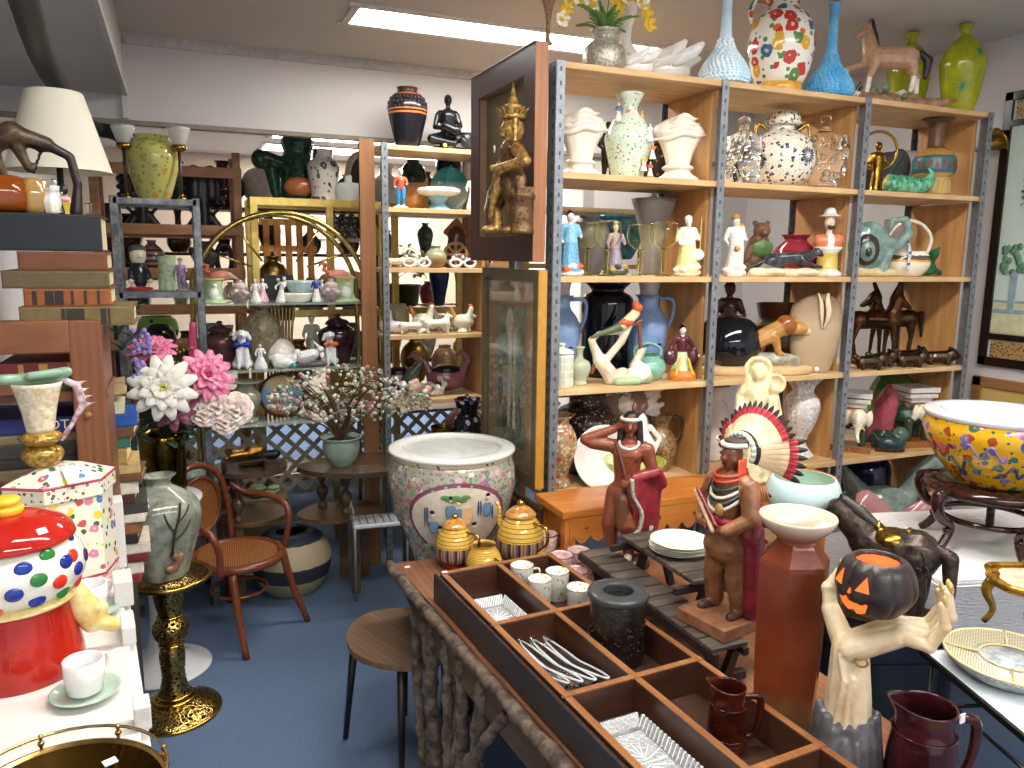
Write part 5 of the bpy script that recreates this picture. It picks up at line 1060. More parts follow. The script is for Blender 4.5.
for i,(px,c,l)in enumerate(((396,'#f1efeb','cluster of white china blossoms left on the lowest back shelf'),(415,'#ead9cd','cluster of cream and rose china blossoms, middle of the lowest back shelf'),(436,'#f3f3f0','white china dove cluster right on the lowest back shelf'))):
    blobat('china_blossoms',l,'flower ornament',px,4.44,bk(4),22,[e_((random.uniform(-.5,.5),random.uniform(-.2,.2),random.uniform(.1,.8)),random.uniform(.1,.2),random.randint(0,1))for _ in range(16)],[c,'#d9a898' if i==1 else '#e8e6e0'],vox=.05)
# below : black vase with pink flower, purple pot, gold dish
p=on(462,4.1,.78);h=48*mp(p)
t=T('low_table','dark wooden side table half hidden behind the big flowered fish bowl','table',(1.44,4.12,0))
B().box((0,0,.76),(.32,.34,.03),bev=.006).o('top',wood('#3a241a','#553626',1,0,.3),t)
for x in (-.13,.13):
    for y in (-.14,.14):B().tube([(x,y,.75),(x*.9,y*.9,.4),(x,y,0)],[.02,.016,.014],8).o('leg',wood('#3a241a','#553626',1,2,.3),t)
for nm,lb,px,hp,pf,m in (('black_vase','tall black vase with a white rim and a pink and white painted flower',465,44,[(.2,0),(.28,.05),(.32,.35),(.26,.6),(.2,.72),(.25,.95),(.27,1)],floral('#121016',['#b8a0c4','#efe6ea','#8a6aa0'],22,.3,.08)),
                              ('purple_pot','round plum-coloured pot with a dark neck beside the tall black vase',480,44,[(.2,0),(.24,.03),(.42,.3),(.42,.5),(.26,.66),(.08,.74),(.05,.85),(.03,1)],flat('#55313a',.15))):
    pot(nm,lb,'vase',px,4.14-.05*(px<470),.776,hp+6,pf,m)
pot('gilt_dish','gold-rimmed black bowl left of the tall black vase','bowl',444,4.1,.776,22,[(.2,0),(.3,.04),(.5,.4),(.6,.9),(.62,1)],metal('#a8843c',.25,.6))
# ================================================================ BRASS ETAGERE with glass shelves
bfr=set(bpy.data.objects)
BRS=metal('#c2a860',.22,.25,20);EY=4.36
t=T('brass_etagere','wide arched brass display rack with three glass shelves and thin spokes','display rack',(.52,EY,0))
R0,cz=.455,1.6
for y in (0,.3):
    q=B();q.tube([(-R0,y,.066),(-R0,y,.9),(-R0,y,cz)]+[(-R0*math.cos(a),y,cz+R0*1.02*math.sin(a))for a in [k*PI/12 for k in range(1,12)]]+[(R0,y,cz),(R0,y,.9),(R0,y,.066)],.014,8,0,3);q.o('arch',BRS,t)
for a in (35,60,120,145):
    c,s=math.cos(math.radians(a)),math.sin(math.radians(a));B().tube([(.18*c,.15,cz+.12+.1*s),(R0*c,.15,cz+R0*s)],.006,6,0,1).o('spoke',BRS,t)
q=B()
for i in range(9):q.tube([(0+(i-4)*.022,.26,cz-.02),(0+(i-4)*.016,.26,cz-.3),(0+(i-4)*.024,.26,cz-.7)],.008,6)
q.o('reed_panel',BRS,t)
GS=glass('#cfe0d4',.03,.35)
EZ=(1.585,1.225,.925)
for z in EZ:B().box((0,.15,z-.005),(.9,.3,.01),bev=.002).o('glass_shelf',GS,t)
for z in (1.57,1.21,.91):
    for s in (-1,1):B().tube([(s*R0,0,z),(s*R0,.3,z)],.008,6,0,1).o('crossbar',BRS,t)
ez=[z+.001 for z in EZ];Ya=EY+.07
def fl(px,l):
    p=on(px,Ya+.08,ez[0]);h=36*mp(p);t=T('flamingo_figurine',l,'flamingo figurine',p,0 if px>280 else 0,'pink flamingo figurines')
    blob('body',[e_((0,0,.72),(.3,.13,.15),0),c_((.2,0,.74),(.45,0,.62),.09,.02,1),c_((-.22,0,.75),(-.42,0,.85),.06,.045,2),c_((-.42,0,.85),(-.34,0,1.0),.045,.045,2),c_((-.34,0,1.0),(-.48,0,1.03),.045,.045,2),c_((-.48,0,1.03),(-.54,0,.93),.04,.02,3)],[flat('#eda493',.25),flat('#f2d5cc',.25),flat('#e8694e',.25),flat('#33241f',.3)],t,.025*h,h=h)
    for x in (-.02,.06):B().tube([(x*h,0,.6*h),(x*h+.02*h,0,.3*h),(x*h,0,.02*h)],.014*h,6).o('leg',flat('#e8a08e',.3),t)
    B().lathe(sca([(.24,0),(.2,.05),(.001,.07)],h),(0,0,0),16,2).o('base',flat('#c7d0b4',.3),t)
fl(212,'pink flamingo figurine at the left end of the top glass shelf');fl(343,'pink flamingo figurine at the right end of the top glass shelf')
def gv(px,l):
    p=on(px,Ya-.03,ez[0]);h=24*mp(p)
    t=T('flared_vase',l,'vase',p,0,'pale green flared figural vases')
    B().lathe(hollow(crom_p(sca([(.62,0),(.6,.06),(.42,.2),(.36,.7),(.44,1)],h),3),.03*h),(0,0,0),24,1).o('body',glaze('#9fc48f','#c8dcb0',30,.15),t)
    B().lathe(hollow(sca([(.445,.95),(.46,1.02)],h),.03*h),(0,0,0),24,1).o('rim',flat('#d9c46a',.3),t)
    q=B();q.ell((0,-.4*h,.4*h),(.2*h,.1*h,.28*h));q.ell((.05*h,-.42*h,.72*h),.09*h);q.o('applied_figure',flat('#f2efe6',.2),t)
gv(215,'pale green flared vase under the left flamingo');gv(350,'pale green flared vase under the right flamingo')
WP=['#f0dcd0','#eeece8','#eceae6','#cfc8bf','#e9e6e0','#e3c9cf']
figure('china_figurine','white china seated girl beside the grey lidded jar, top glass shelf',251,Ya,ez[0],24,WP,cat='figurine',skirt=.22)
figure('china_figurine','china lady in a pale pink skirt, top glass shelf',263,Ya,ez[0],24,['#f0dcd0','#f1eeea','#e6bcc8','#d9c8a8','#e9e6e0'],cat='figurine',skirt=.22)
figure('china_figurine','white china figure bending over a boat-shaped bowl, top glass shelf',284,Ya,ez[0],26,WP,cat='figurine',lean=.1,head=(.06,-.05))
figure('china_figurine','white china figure with a blue jacket, right of the boat-shaped bowl',315,Ya,ez[0],26,['#f0dcd0','#3a4fa0','#eceae6','#d9b088','#e9e6e0'],cat='figurine')
figure('china_figurine','small white china child next to the pink-grey lidded jar',324,Ya+.04,ez[0],22,WP,cat='figurine',skirt=.2)
for px,l in ((239,'grey and pink crusted lidded jar left of the seated china girl'),(331,'grey and pink crusted lidded jar near the right flamingo')):
    blobat('lidded_jar',l,'jar',px,Ya+.02,ez[0],24,[e_((0,0,.38),(.44,.4,.36),0),e_((0,0,.72),(.3,.28,.1),1),e_((0,0,.86),(.16,.14,.12),0),c_((-.2,0,.05),(.2,0,.05),.1,.1,1)]+[e_((.42*math.cos(i),-.38*abs(math.sin(i)),.3+.1*(i%3)),.08,1)for i in range(8)],[glaze('#8a7478','#b8a4a0',60,.2),flat('#cfc2ba',.2)],vox=.035)
p=on(299,Ya,ez[0]);h=9*mp(p)
B().lathe(hollow(crom_p(sca([(1.0,0),(1.5,.3),(1.9,1)],h),3),.1*h),(0,0,0),26,1,0,0,0,.5).o('boat_bowl',glaze('#dbd8c4','#efeee2',20,.2),None,p,0,'low cream oval china bowl in the middle of the top glass shelf','bowl')
pot('shell_dish','pale aqua shell-shaped dish behind the blue-jacketed china figure','dish',306,Ya+.14,ez[0],20,[(.3,0),(.4,.1),(.7,.6),(.85,1)],flat('#c4dedd',.15),lobe=lambda th,z:1+.08*math.cos(7*th))
# lower glass shelf
for px,hp,l in ((215,48,'brown-purple lustre ginger jar at the left end of the second glass shelf'),(348,50,'dark purple lustre ginger jar at the right end of the second glass shelf')):
    p=on(px,Ya+.02,ez[1]);h=hp*mp(p);t=T('ginger_jar',l,'jar',p,0,'dark lustre ginger jars')
    m=glaze('#1d1016','#3c2228',14,.05)if px>300 else glaze('#3a2420','#5c3c34',14,.06)
    B().lathe(crom_p(sca([(.2,0),(.22,.02),(.28,.2),(.4,.5),(.36,.66),(.22,.74),(.2,.78)],h),4),(0,0,0),30,1).o('body',m,t)
    B().lathe(crom_p(sca([(.24,.78),(.25,.8),(.2,.86),(.1,.9),(.05,.93),(.07,.97),(.001,1)],h),3),(0,0,0),26,1).o('lid',m,t)
def dog(px,hp,bow,l,a=0):
    p=on(px,Ya-.02,ez[1]);h=hp*mp(p);t=T('dog_figurine',l,'dog figurine',p,fc(p,a),'white china dogs')
    blob('body',[c_((0,.02,.2),(0,0,.5),.17,.12,0),c_((0,0,.5),(0,-.02,.7),.1,.09,0),e_((0,-.04,.8),(.12,.13,.11),0),c_((0,-.12,.78),(0,-.22,.77),.06,.045,0),c_((-.09,-.1,.45),(-.09,-.15,.06),.055,.045,0),c_((.09,-.1,.45),(.09,-.15,.06),.055,.045,0),e_((-.14,.05,.12),(.1,.16,.1),0),e_((.14,.05,.12),(.1,.16,.1),0),c_((-.12,-.02,.84),(-.17,-.04,.7),.04,.05,1),c_((.12,-.02,.84),(.17,-.04,.7),.04,.05,1),c_((0,.2,.1),(.2,.28,.15),.04,.03,0),e_((0,-.27,.79),.022,2)],[flat('#eceef0',.15),flat('#d6dadd',.15),flat('#20242a',.3)],t,.02*h,h=h)
    q=B();q.ell((-.1*h,-.14*h,.58*h),(.1*h,.04*h,.065*h));q.ell((.1*h,-.14*h,.58*h),(.1*h,.04*h,.065*h));q.ell((0,-.16*h,.58*h),.035*h);q.tube([(.13*h*math.cos(k*PI/4),.12*h*math.sin(k*PI/4)-.01*h,.59*h)for k in range(8)],.025*h,6,0,2,True);q.o('bow',flat(bow,.3),t)
dog(243,44,'#1c3fae','larger white china dog with a blue bow, left of the pinkish globe')
dog(331,38,'#e06a30','smaller white china dog with an orange bow, beside the dark purple ginger jar',15)
figure('china_figurine','white seated clown figure next to the blue-bowed dog',262,Ya,ez[1],26,['#ead2c4','#eceef0','#e4e2e2','#7a4a3c','#d9d6d2'],cat='figurine',skirt=.25,legs=False)
pot('china_globe','pale pinkish-white round china globe with a tiny knob','ornament',280,Ya+.1,ez[1],29,[(.15,0),(.25,.04),(.5,.35),(.5,.6),(.3,.88),(.06,.95),(.04,1)],flat('#e4d8d2',.12),op=False)
blobat('cat_figurine','white china cat group before the round globe','cat figurine',285,Ya-.03,ez[1],26,quad(.9,.55,.2,.08,(.1,.22),.15,(.12,-.02),.12,earz=.14)+[e_((-.1,-.15,.2),(.4,.2,.2),0),e_((.3,-.3,.1),(.12,.1,.1),1)],['#e9eceb','#3f9aa0'],vox=.035)
blobat('rabbit_figurine','white and grey china rabbit crouching on leaves','rabbit figurine',311,Ya-.02,ez[1],26,[c_((-.3,0,.4),(.1,0,.5),.24,.22,0),e_((.35,0,.68),(.16,.15,.14),0),c_((.28,.08,.8),(.12,.1,.98),.05,.03,0),c_((.28,-.08,.8),(.12,-.1,.98),.05,.03,0),c_((-.5,0,.12),(.5,0,.12),.14,.12,1)],['#eceeed','#5c5a5a'],vox=.03)
figure('china_figurine','grey-green winged china lady behind the crouching rabbit',318,Ya+.12,ez[1],48,['#cfccc0','#a9a99c','#94968a','#8f8a7c','#a9a99c'],cat='figurine')
for px,l in ((262,'small mottled bottle vase seen behind the second glass shelf'),):
    pot('bottle_vase',l,'vase',px,Ya+.2,ez[1],60,BALU,floral('#8a8064',['#a9a088','#6b6048'],40,.4,.3))
# lowest glass shelf
pot('glass_vase','glass vase with a flat white rim on a dark base, beside the landscape plate','vase',250,Ya,ez[2],42,[(.28,0),(.28,.08),(.18,.12),(.34,.45),(.36,.65),(.2,.85),(.2,.92),(.42,.98),(.42,1)],glass('#b9b8a2',.1,.55))
p=on(281,Ya+.06,ez[2]);h=46*mp(p);t=T('landscape_plate','gold-rimmed plate painted with orange trees and a blue lake, propped on a stand','plate',p,fc(p))
def platemat():
    n=N('painted_plate');s=n.n('ShaderNodeSeparateXYZ');n.l(n.co(),s.inputs[0]);f=n.noise(26,4)
    y=n.math('ADD',n.math('DIVIDE',s.outputs['Z'],h),n.math('MULTIPLY',n.math('SUBTRACT',f,.5),.35))
    return n.set(n.ramp(y,[(0,C3('#c96f2a')),(.22,C3('#d98c34')),(.36,C3('#5f9ac4')),(.62,C3('#7fb4d8')),(.72,C3('#e9c98a')),(.9,C3('#d9b878'))]),.15)
q=B();q.M=Matrix.Translation((0,0,.5*h))@Matrix.Rotation(PI/2-.2,4,'X');q.lathe(sca([(.001,.0),(.35,.01),(.45,.05),(.45,.03),(.35,-.02),(.001,-.03)],h),(0,0,0),36,1);q.o('plate',platemat(),t)
q=B();q.M=Matrix.Translation((0,0,.5*h))@Matrix.Rotation(PI/2-.2,4,'X');q.tube([(.46*h*math.cos(k*PI/8),.46*h*math.sin(k*PI/8),.05*h)for k in range(16)],.03*h,8,0,2,True);q.o('rim',metal('#5c4526',.3),t,label='dark gold rim')
B().tube([(-.15*h,-.1*h,0),(-.14*h,.02*h,.12*h),(-.1*h,.16*h,.4*h)],.015*h,6).o('plate_stand',flat('#1c1714',.4),t)
EC=(.09,.95,EY+.01,EY+.29)
settle([(*EC,ez[0],2.4),(*EC,ez[1],1.57),(*EC,ez[2],1.21)]);homo(bfr,1.035)
# ================================================================ GILT FRAME CABINET behind the arch
GF=metal('#cdb264',.3,.2,30)
t=T('gilt_cabinet','tall open gilt metal display cabinet behind the arched rack','display cabinet',(.83,5.2,0))
for x,y in ((-.39,-.18),(.39,-.18),(-.39,.18),(.39,.18),(.06,-.18)):B().box((x,y,1.09),(.045,.03,2.18),bev=.003).o('upright',GF,t)
for z in (2.18,1.5,.9,.45):
    q=B();
    for y in (-.18,.18):q.box((0,y,z-.02),(.82,.03,.045))
    for x in (-.39,.39):q.box((x,0,z-.02),(.03,.36,.045))
    q.o('shelf_rim',GF,t);B().box((0,0,z-.008),(.76,.34,.01)).o('glass_shelf',GS,t)
CT=2.181
blobat('elephant_vase','large dark green glazed elephant-trunk vase on the gilt cabinet','vase',268,5.15,CT,62,[c_((0,0,.15),(0,0,.7),.28,.24,0),c_((0,0,.7),(0,0,.92),.2,.27,0),c_((-.25,0,.6),(-.5,0,.7),.11,.1,1),e_((-.6,0,.66),(.14,.12,.16),1),c_((-.42,0,.5),(-.36,0,.1),.12,.08,0),c_((.25,0,.5),(.42,0,.2),.1,.09,0),e_((.0,-.22,.22),(.24,.1,.16),2)],[glaze('#11241b','#27503c',20,.08),flat('#1c3324',.2),flat('#b0643a',.2)],vox=.022)
pot('bird_vase','tall white vase painted with dark birds and branches, on the gilt cabinet','vase',321,5.12,CT,50,[(.26,0),(.27,.02),(.24,.15),(.3,.5),(.31,.72),(.22,.8),(.19,.86),(.2,.98),(.21,1)],floral('#d9d4c8',['#3a3638','#8a4438','#57605c'],17,.36,.2,'#6a6a60',1.4,lsize=.2))
pot('flask','small white and grey square-shouldered bottle with a cork, on the gilt cabinet','bottle',347,5.14,CT,25,[(.46,0),(.48,.05),(.48,.6),(.4,.7),(.14,.74),(.14,.98),(.15,1)],glaze('#c9cfcc','#dfe2de',10,.3),sy=.5,k=1)
p=on(372,5.0,CT-.03);h=52*mp(p);t=T('wall_plate','black and green plate with a wide cream rim, standing on edge against the wooden upright','plate',Vector((p.x-.03,5.08,CT)),0)
q=B();q.M=Matrix.Translation((0,0,.5*h))@Matrix.Rotation(-1.25,4,'Z')@Matrix.Rotation(PI/2,4,'X');q.lathe(sca([(.001,0),(.4,.02),(.5,.1),(.5,.08),(.4,-.01),(.001,-.03)],h),(0,0,0),36,1);q.o('plate',flat('#e4ddca',.2),t)
q=B();q.M=Matrix.Translation((0,0,.5*h))@Matrix.Rotation(-1.25,4,'Z')@Matrix.Rotation(PI/2,4,'X');q.lathe(sca([(.001,.01),(.38,.032),(.38,.02)],h),(0,0,0),36,1);q.o('painted_centre',glaze('#131c1a','#35524a',30,.15),t)
blobat('leaf_ornament','yellow-gold drooping leaf ornament hanging at the right end of the gilt cabinet','ornament',372,4.98,1.83,42,[c_((-.2,0,.95),(0,0,.6),.12,.2,0),c_((0,0,.6),(.12,0,.05),.2,.03,0),c_((-.05,-.12,.8),(.1,-.12,.2),.04,.02,0)],[metal('#d6c468',.4,.3,40,.5)],vox=.03)
# things inside the gilt cabinet
p=on(290,5.2,1.501);h=92*mp(p);t=T('basket_chair','yellow and orange slatted wooden rack inside the gilt cabinet','rack',p,0)
for i in range(5):B().box((-.14+.07*i,0,.28),(.04,.02,.56),bev=.004).o('slat',wood('#b5702a','#d9953e',1,2),t)
for z in (.38,.55):B().box((0,.018,z),(.36,.015,.04)).o('crossbar',flat('#e0a93c',.5),t)
blobat('dark_bundle','dark brown ribbed bundle of wood lying across the gilt cabinet','bundle',300,5.12,1.502,30,[c_((-1.6,0,.3),(1.5,0,.3),.28,.24,0),c_((-1.2,-.1,.6),(.6,-.1,.8),.2,.1,0),c_((-.4,0,.9),(1.2,0,.5),.12,.2,0)],[glaze('#1c1310','#46322a',60,.6,0,.8)],vox=.05)
B().box((0,0,0),(.18,.012,.28),bev=.003).o('slate_board',flat('#2c2d30',.5),None,on(279,5.0,1.58)+Vector((0,0,0)),0,'dark grey board with a white tag behind the china figures','board')
B().lathe([(.011,0),(.011,.002),(.0005,.002)],(0,0,0),14,1).o('price_sticker',flat('#f2efe8',.5),None,on(278,4.985,1.69),0,'round white price sticker on the dark grey board','sticker').rotation_euler=(PI/2,0,0)
for px,w_,c,nm,lb in ((309,30,'#2a2224','dark_bottle','dark bottle-shaped carving'),(330,22,'#4b4a4c','grey_carving','tall thin grey carving')):
    pass
for i,(px,hp,c)in enumerate(((333,60,'#5b5450'),(343,64,'#3b3634'),(352,58,'#4c4644'),(361,62,'#2b2726'))):
    pot('bead_bottle','slim dark patterned bottle hanging in the gilt cabinet, '+('leftmost','second from left','third from left','rightmost')[i]+' of four','bottle',px,5.2,1.949,26,TALLV,floral(c,['#a8a098','#1c1a1a'],60,.4),group='slim dark bottles')
B().box((0,0,0),(.29,.26,.02)).o('glass_shelf_insert',GS,None,on(346,5.2,1.938),0,'glass shelf plate carrying the slim dark bottles','shelf')
for i,(px,r_,c,z,lb)in enumerate(((332,.085,'#caa070',1.502,'round tan wooden disc behind the right flamingo'),(356,.05,'#d8b47c',1.502,'tan carved face beside the wooden disc'))):
    blobat('wooden_disc' if i==0 else 'carved_face',lb,'ornament',px,5.2,z,36,[e_((0,0,.5),(.5,.14,.5)if i==0 else (.34,.2,.5),0)]+([e_((0,-.2,.5),(.06,.06,.12),0)]if i else []),[flat(c,.5)],vox=.04)
for px,z,hp,l in ((352,.901,60,'gold and yellow mosaic box behind the right ginger jar'),):
    B().box((0,0,.13),(.3,.14,.26),bev=.004).o('mosaic_box',floral('#c9a02c',['#7a5a18','#e6c860'],60,.4,.3),None,on(350,5.2,1.1)-Vector((0,0,.199)),0,l,'box')
for px,hp,z,l in ((262,52,1.501,'brass candlestick inside the gilt cabinet at its left end'),(346,40,.451,'brass pot in the bottom of the gilt cabinet'),(300,60,.901,'fluted brass vase in the gilt cabinet behind the china dogs')):
    pot('brass_vase',l,'vase',px,5.2,z,hp,TALLV,metal('#a08440',.3,.5),fl=10,fa=.04,group='brass vases in the gilt cabinet')
# ================================================================ WOODEN LADDER RACK far back left
LW=wood('#9c6a42','#c49264',1,0,.5)
t=T('slatted_rack','tall reddish wooden rack of horizontal slats standing beyond the opening','rack',(-.02,5.45,0))
for x,y in ((-.42,0),(.4,0),(-.42,.35),(.4,.35)):B().box((x,y,1.24),(.05,.035,2.48),bev=.003).o('upright',LW,t)
for z in (.55,.95,1.3,1.52,1.75,2.02,2.38):
    B().box((0,-.025,z-.03),(.86,.016,.065),bev=.002).o('slat',LW,t)
for z in (.55,1.3,1.75,2.02):B().box((0,.17,z-.07),(.8,.3,.016)).o('rack_shelf',LW,t)
p=on(187,5.6,2.0);h=60*mp(p)
for px,l in ((205,'black carved stool-shaped piece with openwork sides, right of the yellow flowered vase'),(143,'black carved piece with scalloped edges, partly hidden behind the yellow flowered vase')):
    p=on(px,5.58,2.0);h=64*mp(p);t=T('black_carving',l,'carving',Vector((p.x,5.6,1.959)),0,'black scalloped carvings')
    BK=flat('#0f0f11',.35)
    blob('body',[c_((-.3,0,.06),(.3,0,.06),.07,.07,0),c_((-.2,0,.12),(-.1,0,.3),.08,.06,0),c_((.2,0,.12),(.1,0,.3),.08,.06,0),c_((0,0,.1),(0,0,.9),.1,.1,0),c_((-.26,0,.5),(.26,0,.5),.06,.06,0),c_((-.2,0,.4),(-.1,0,.3),.03,.03,0),c_((.2,0,.4),(.1,0,.3),.03,.03,0),c_((-.12,0,.6),(-.12,0,.96),.12,.12,0),c_((.12,0,.6),(.12,0,.96),.12,.12,0)]+[e_((s*.28,0,.6+.12*i),(.07,.05,.05),0)for s in (-1,1)for i in range(4)],BK,t,.02*h,h=h)
# dim things standing on its shelves
pot('striped_urn','large brown and silver ringed urn behind the grey metal rack','urn',150,5.62,1.683,66,[(.14,0),(.2,.03),(.3,.25),(.33,.5),(.28,.72),(.13,.88),(.1,.93),(.13,1)],bands([(i/12,('#4a3630','#8e7a6c')[i%2])for i in range(12)],.36,.12))
pot('dark_vase','round black vase with a pointed lid at the left of the wooden rack','vase',117,5.6,1.683,40,[(.2,0),(.5,.25),(.55,.5),(.3,.8),(.1,.95),(.04,1)],flat('#2a1518',.1))
pot('dark_jug','dark glazed jug on the wooden rack, seen right of the grey metal rack','jug',205,5.6,1.683,40,BALU,glaze('#33383a','#6b7270',20,.1))
blobat('ring_carving','tall dark oval ring carving at the right end of the wooden rack','carving',236,5.6,1.683,62,[c_((.2*math.cos(k*PI/6),0,.5+.42*math.sin(k*PI/6)),(.2*math.cos((k+1)*PI/6),0,.5+.42*math.sin((k+1)*PI/6)),.08,.08,0)for k in range(12)],[flat('#1e1413',.3)],vox=.03)
blobat('antler_ornament','reddish brown pointed carving hanging behind the rack slats','carving',204,5.66,1.683,30,[c_((-.3,0,.9),(0,0,.3),.12,.16,0),c_((.3,0,.9),(0,0,.3),.12,.16,0)],[flat('#5a2a1c',.3)],vox=.04)
pot('green_vase','green vase with a red and yellow leaf design behind the pink flowers','vase',155,5.55,1.239,34,[(.4,0),(.5,.1),(.66,.5),(.6,.85),(.5,1)],floral('#7fae4a',['#c9553a','#2f3a24'],12,.35,.2))
pot('blue_plate_bowl','white and blue bowl on the wooden rack behind the bobble-head rack','bowl',140,5.62,1.239,18,[(.6,0),(.8,.1),(1.2,.8),(1.3,1)],floral('#c9ccd0',['#33508c'],20,.35))
pot('lavender_vase','small blue vase glimpsed behind the brown lustre ginger jar','vase',212,5.55,1.239,22,BEAK,glaze('#4a668c','#7f9cc0',30,.2))
pot('dark_bowl','black round pot among the pink flowers','pot',160,4.99,1.281,26,[(.3,0),(.4,.05),(.62,.4),(.5,.8),(.3,1)],flat('#191416',.08))
B().box((0,0,.64),(.26,.2,1.28),bev=.005).o('display_plinth',flat('#3b2a20',.5),None,(on(160,4.99,1.3).x,4.99,0),0,'dark brown plinth under the black round pot','plinth')
# ================================================================ GREY METAL RACK
RX0,RX1,RY=-.262,.1,4.2
GM=glaze('#5a5f63','#8b8f90',24,.35,.7,.3)
t=T('metal_rack','weathered grey metal rack holding a yellow vase on top and figures inside','metal rack',((RX0+RX1)/2,RY,0))
a=(RX1-RX0)/2
for x in (-a,a):
    for y in (0,.26):B().box((x,y,1.055),(.035,.035,2.11),bev=.003).o('upright',GM,t)
for z in (2.1,1.655,1.2,.7,.2):
    q=B();q.box((0,0,z-.012),(2*a,.035,.028));q.box((0,.26,z-.012),(2*a,.035,.028));q.box((-a,.13,z-.012),(.035,.24,.028));q.box((a,.13,z-.012),(.035,.24,.028));q.o('rail',GM,t)
    B().box((0,.13,z-.004),(2*a-.03,.24,.008)).o('glass_shelf',GS,t)
RT=2.115
pot('yellow_vase','yellow-green vase painted with fruit and branches, on the grey metal rack','vase',155,4.33,2.1035,62,[(.22,0),(.23,.02),(.28,.15),(.38,.5),(.4,.7),(.33,.87),(.25,.93),(.27,1)],floral('#bdb768',['#c49a3c','#9aa04c','#a89a4c'],13,.34,.12,'#8a9448',2.6,lsize=.3))
for px,l in ((132,'slender candle lamp with a frosted cup shade, left of the yellow vase'),(177,'slender candle lamp with a frosted cup shade, right of the yellow vase')):
    p=on(px,4.24,2.1035);h=70*mp(p);t=T('candle_lamp',l,'candle lamp',p,0,'slender candle lamps')
    B().lathe(sca([(.055,0),(.055,.02),(.03,.05),(.02,.08)],h),(0,0,0),16,2).o('base',BR,t)
    B().tube([(0,0,.04*h),(0,0,.68*h)],.022*h,8,0,1).o('stem',flat('#3a2622',.3),t)
    B().lathe(sca([(.03,.66),(.1,.7),(.09,.76)],h),(0,0,0),16,2).o('cup_holder',BR,t)
    B().lathe(hollow(sca([(.07,.76),(.1,.82),(.13,.9),(.16,1.0)],h),.015*h),(0,0,0),22,2).o('shade',glass('#dcdad2',.4,.6),t)
p=on(135,4.24,1.662);h=47*mp(p)
blob('bobblehead_figurine',[e_((0,0,.04),(.3,.2,.04),4),c_((-.1,0,.12),(.1,0,.12),.1,.1,3),c_((0,0,.18),(0,0,.46),.16,.17,1),e_((0,-.1,.44),(.04,.08,.1),3),e_((0,0,.74),(.17,.17,.21),0),e_((0,-.17,.72),(.03,.04,.04),0),e_((0,.03,.86),(.18,.17,.13),2),c_((-.17,0,.42),(-.2,-.08,.25),.055,.05,1),c_((.17,0,.42),(.2,-.08,.25),.055,.05,1),e_((-.2,-.1,.2),.05,0),e_((.2,-.1,.2),.05,0)],
    [flat('#e0d5bc',.3),flat('#1b1d26',.3),flat('#4a4a4a',.4),flat('#e8e2da',.4),flat('#b52a2a',.3)],None,.02*h,p,fc(p,15),h,label='big-headed bobble figurine in a dark uniform on a red base, in the grey rack',cat='figurine')
pot('green_tumbler','pale green square glass vase with leaf relief beside the bobble figurine','vase',170,4.27,1.662,34,[(.26,0),(.26,.1),(.24,.9),(.26,1)],glaze('#8fb08a','#c3d3a8',50,.2))
figure('child_figurine','small lilac and pink child figurine at the right post of the grey rack',180,4.22,1.662,32,['#e8c8b0','#a888b0','#8a7aa0','#b07a68','#9a9aa0'],hat=.1,legs=True)
B().tube([(0,0,0),(.0,0,.16),(.005,0,.3)],[.018,.02,.014],10).o('pink_candle',flat('#d8507c',.4),None,(.05,4.24,1.202),0,'bright pink candle on the lower level of the grey rack, at its right leg','candle')
bfr=set(bpy.data.objects)
# ================================================================ LAMP, trophies and books at the left
lp_=T('table_lamp','table lamp with a large cream tapered shade','lamp',(on(60,3.0,2.1).x,3.0,1.795));t=lp_
ls_=B().box((0,0,.896),(.2,.18,1.792),bev=.005).o('lamp_plinth',flat('#2e2722',.6),None,(lp_.location.x,3.03,0),0,'dark plinth behind the bookcase carrying the table lamp','plinth')
SHD=N('lampshade');SHD.set(C3('#f1ecd6'),.7,0,.2,Transmission_Weight=.0);SHD=SHD.m
B().lathe([(.08,.56),(.085,.555),(.155,.86-.57+.02),(.157,.31),(.152,.31),(.08,.55)],(.0,0,.0),40,1).o('lamp_shade',SHD,t)
B().tube([(0,0,.02),(0,0,.45)],.01,8,0,1).o('stem',flat('#2a2420',.4),t)
B().lathe([(.07,0),(.075,.02),(.03,.04),(.05,.1),(.055,.16),(.02,.24)],(0,0,0),24,3).o('base',glaze('#caa830','#d9c24c',20,.2),t)
# wooden cabinet frame and stacked books
BX0,BX1=-.62,-.17
CW=wood('#6b3f26','#8f5a38',1.2,0,.4);CWV=wood('#6b3f26','#8f5a38',1.2,2,.4)
t=T('bookcase','brown wooden bookcase frame with a round peg, full of old books','bookcase',(-.42,1.95,0))
B().box((.225,0,1.004),(.065,.03,1.392),bev=.004).o('upright',CWV,t)
B().box((0,.0,1.665),(.39,.03,.07),bev=.003).o('top_rail',CW,t);B().box((-.03,.0,1.555),(.35,.025,.03),bev=.003).o('rail',CW,t)
B().box((-.3,0,1.004),(.1,.03,1.392),bev=.004).o('upright',CWV,t)
B().box((-.03,.12,1.675),(.58,.23,.02)).o('top_board',CW,t)
for z in (1.53,1.05,.6):B().box((-.03,.12,z),(.58,.23,.02)).o('shelf',CW,t)
B().box((.245,.125,1.004),(.02,.22,1.392)).o('side_panel',CWV,t)
B().ell((.22,-.018,1.49),(.008,.006,.008)).o('peg',flat('#9c6a44',.4),t)
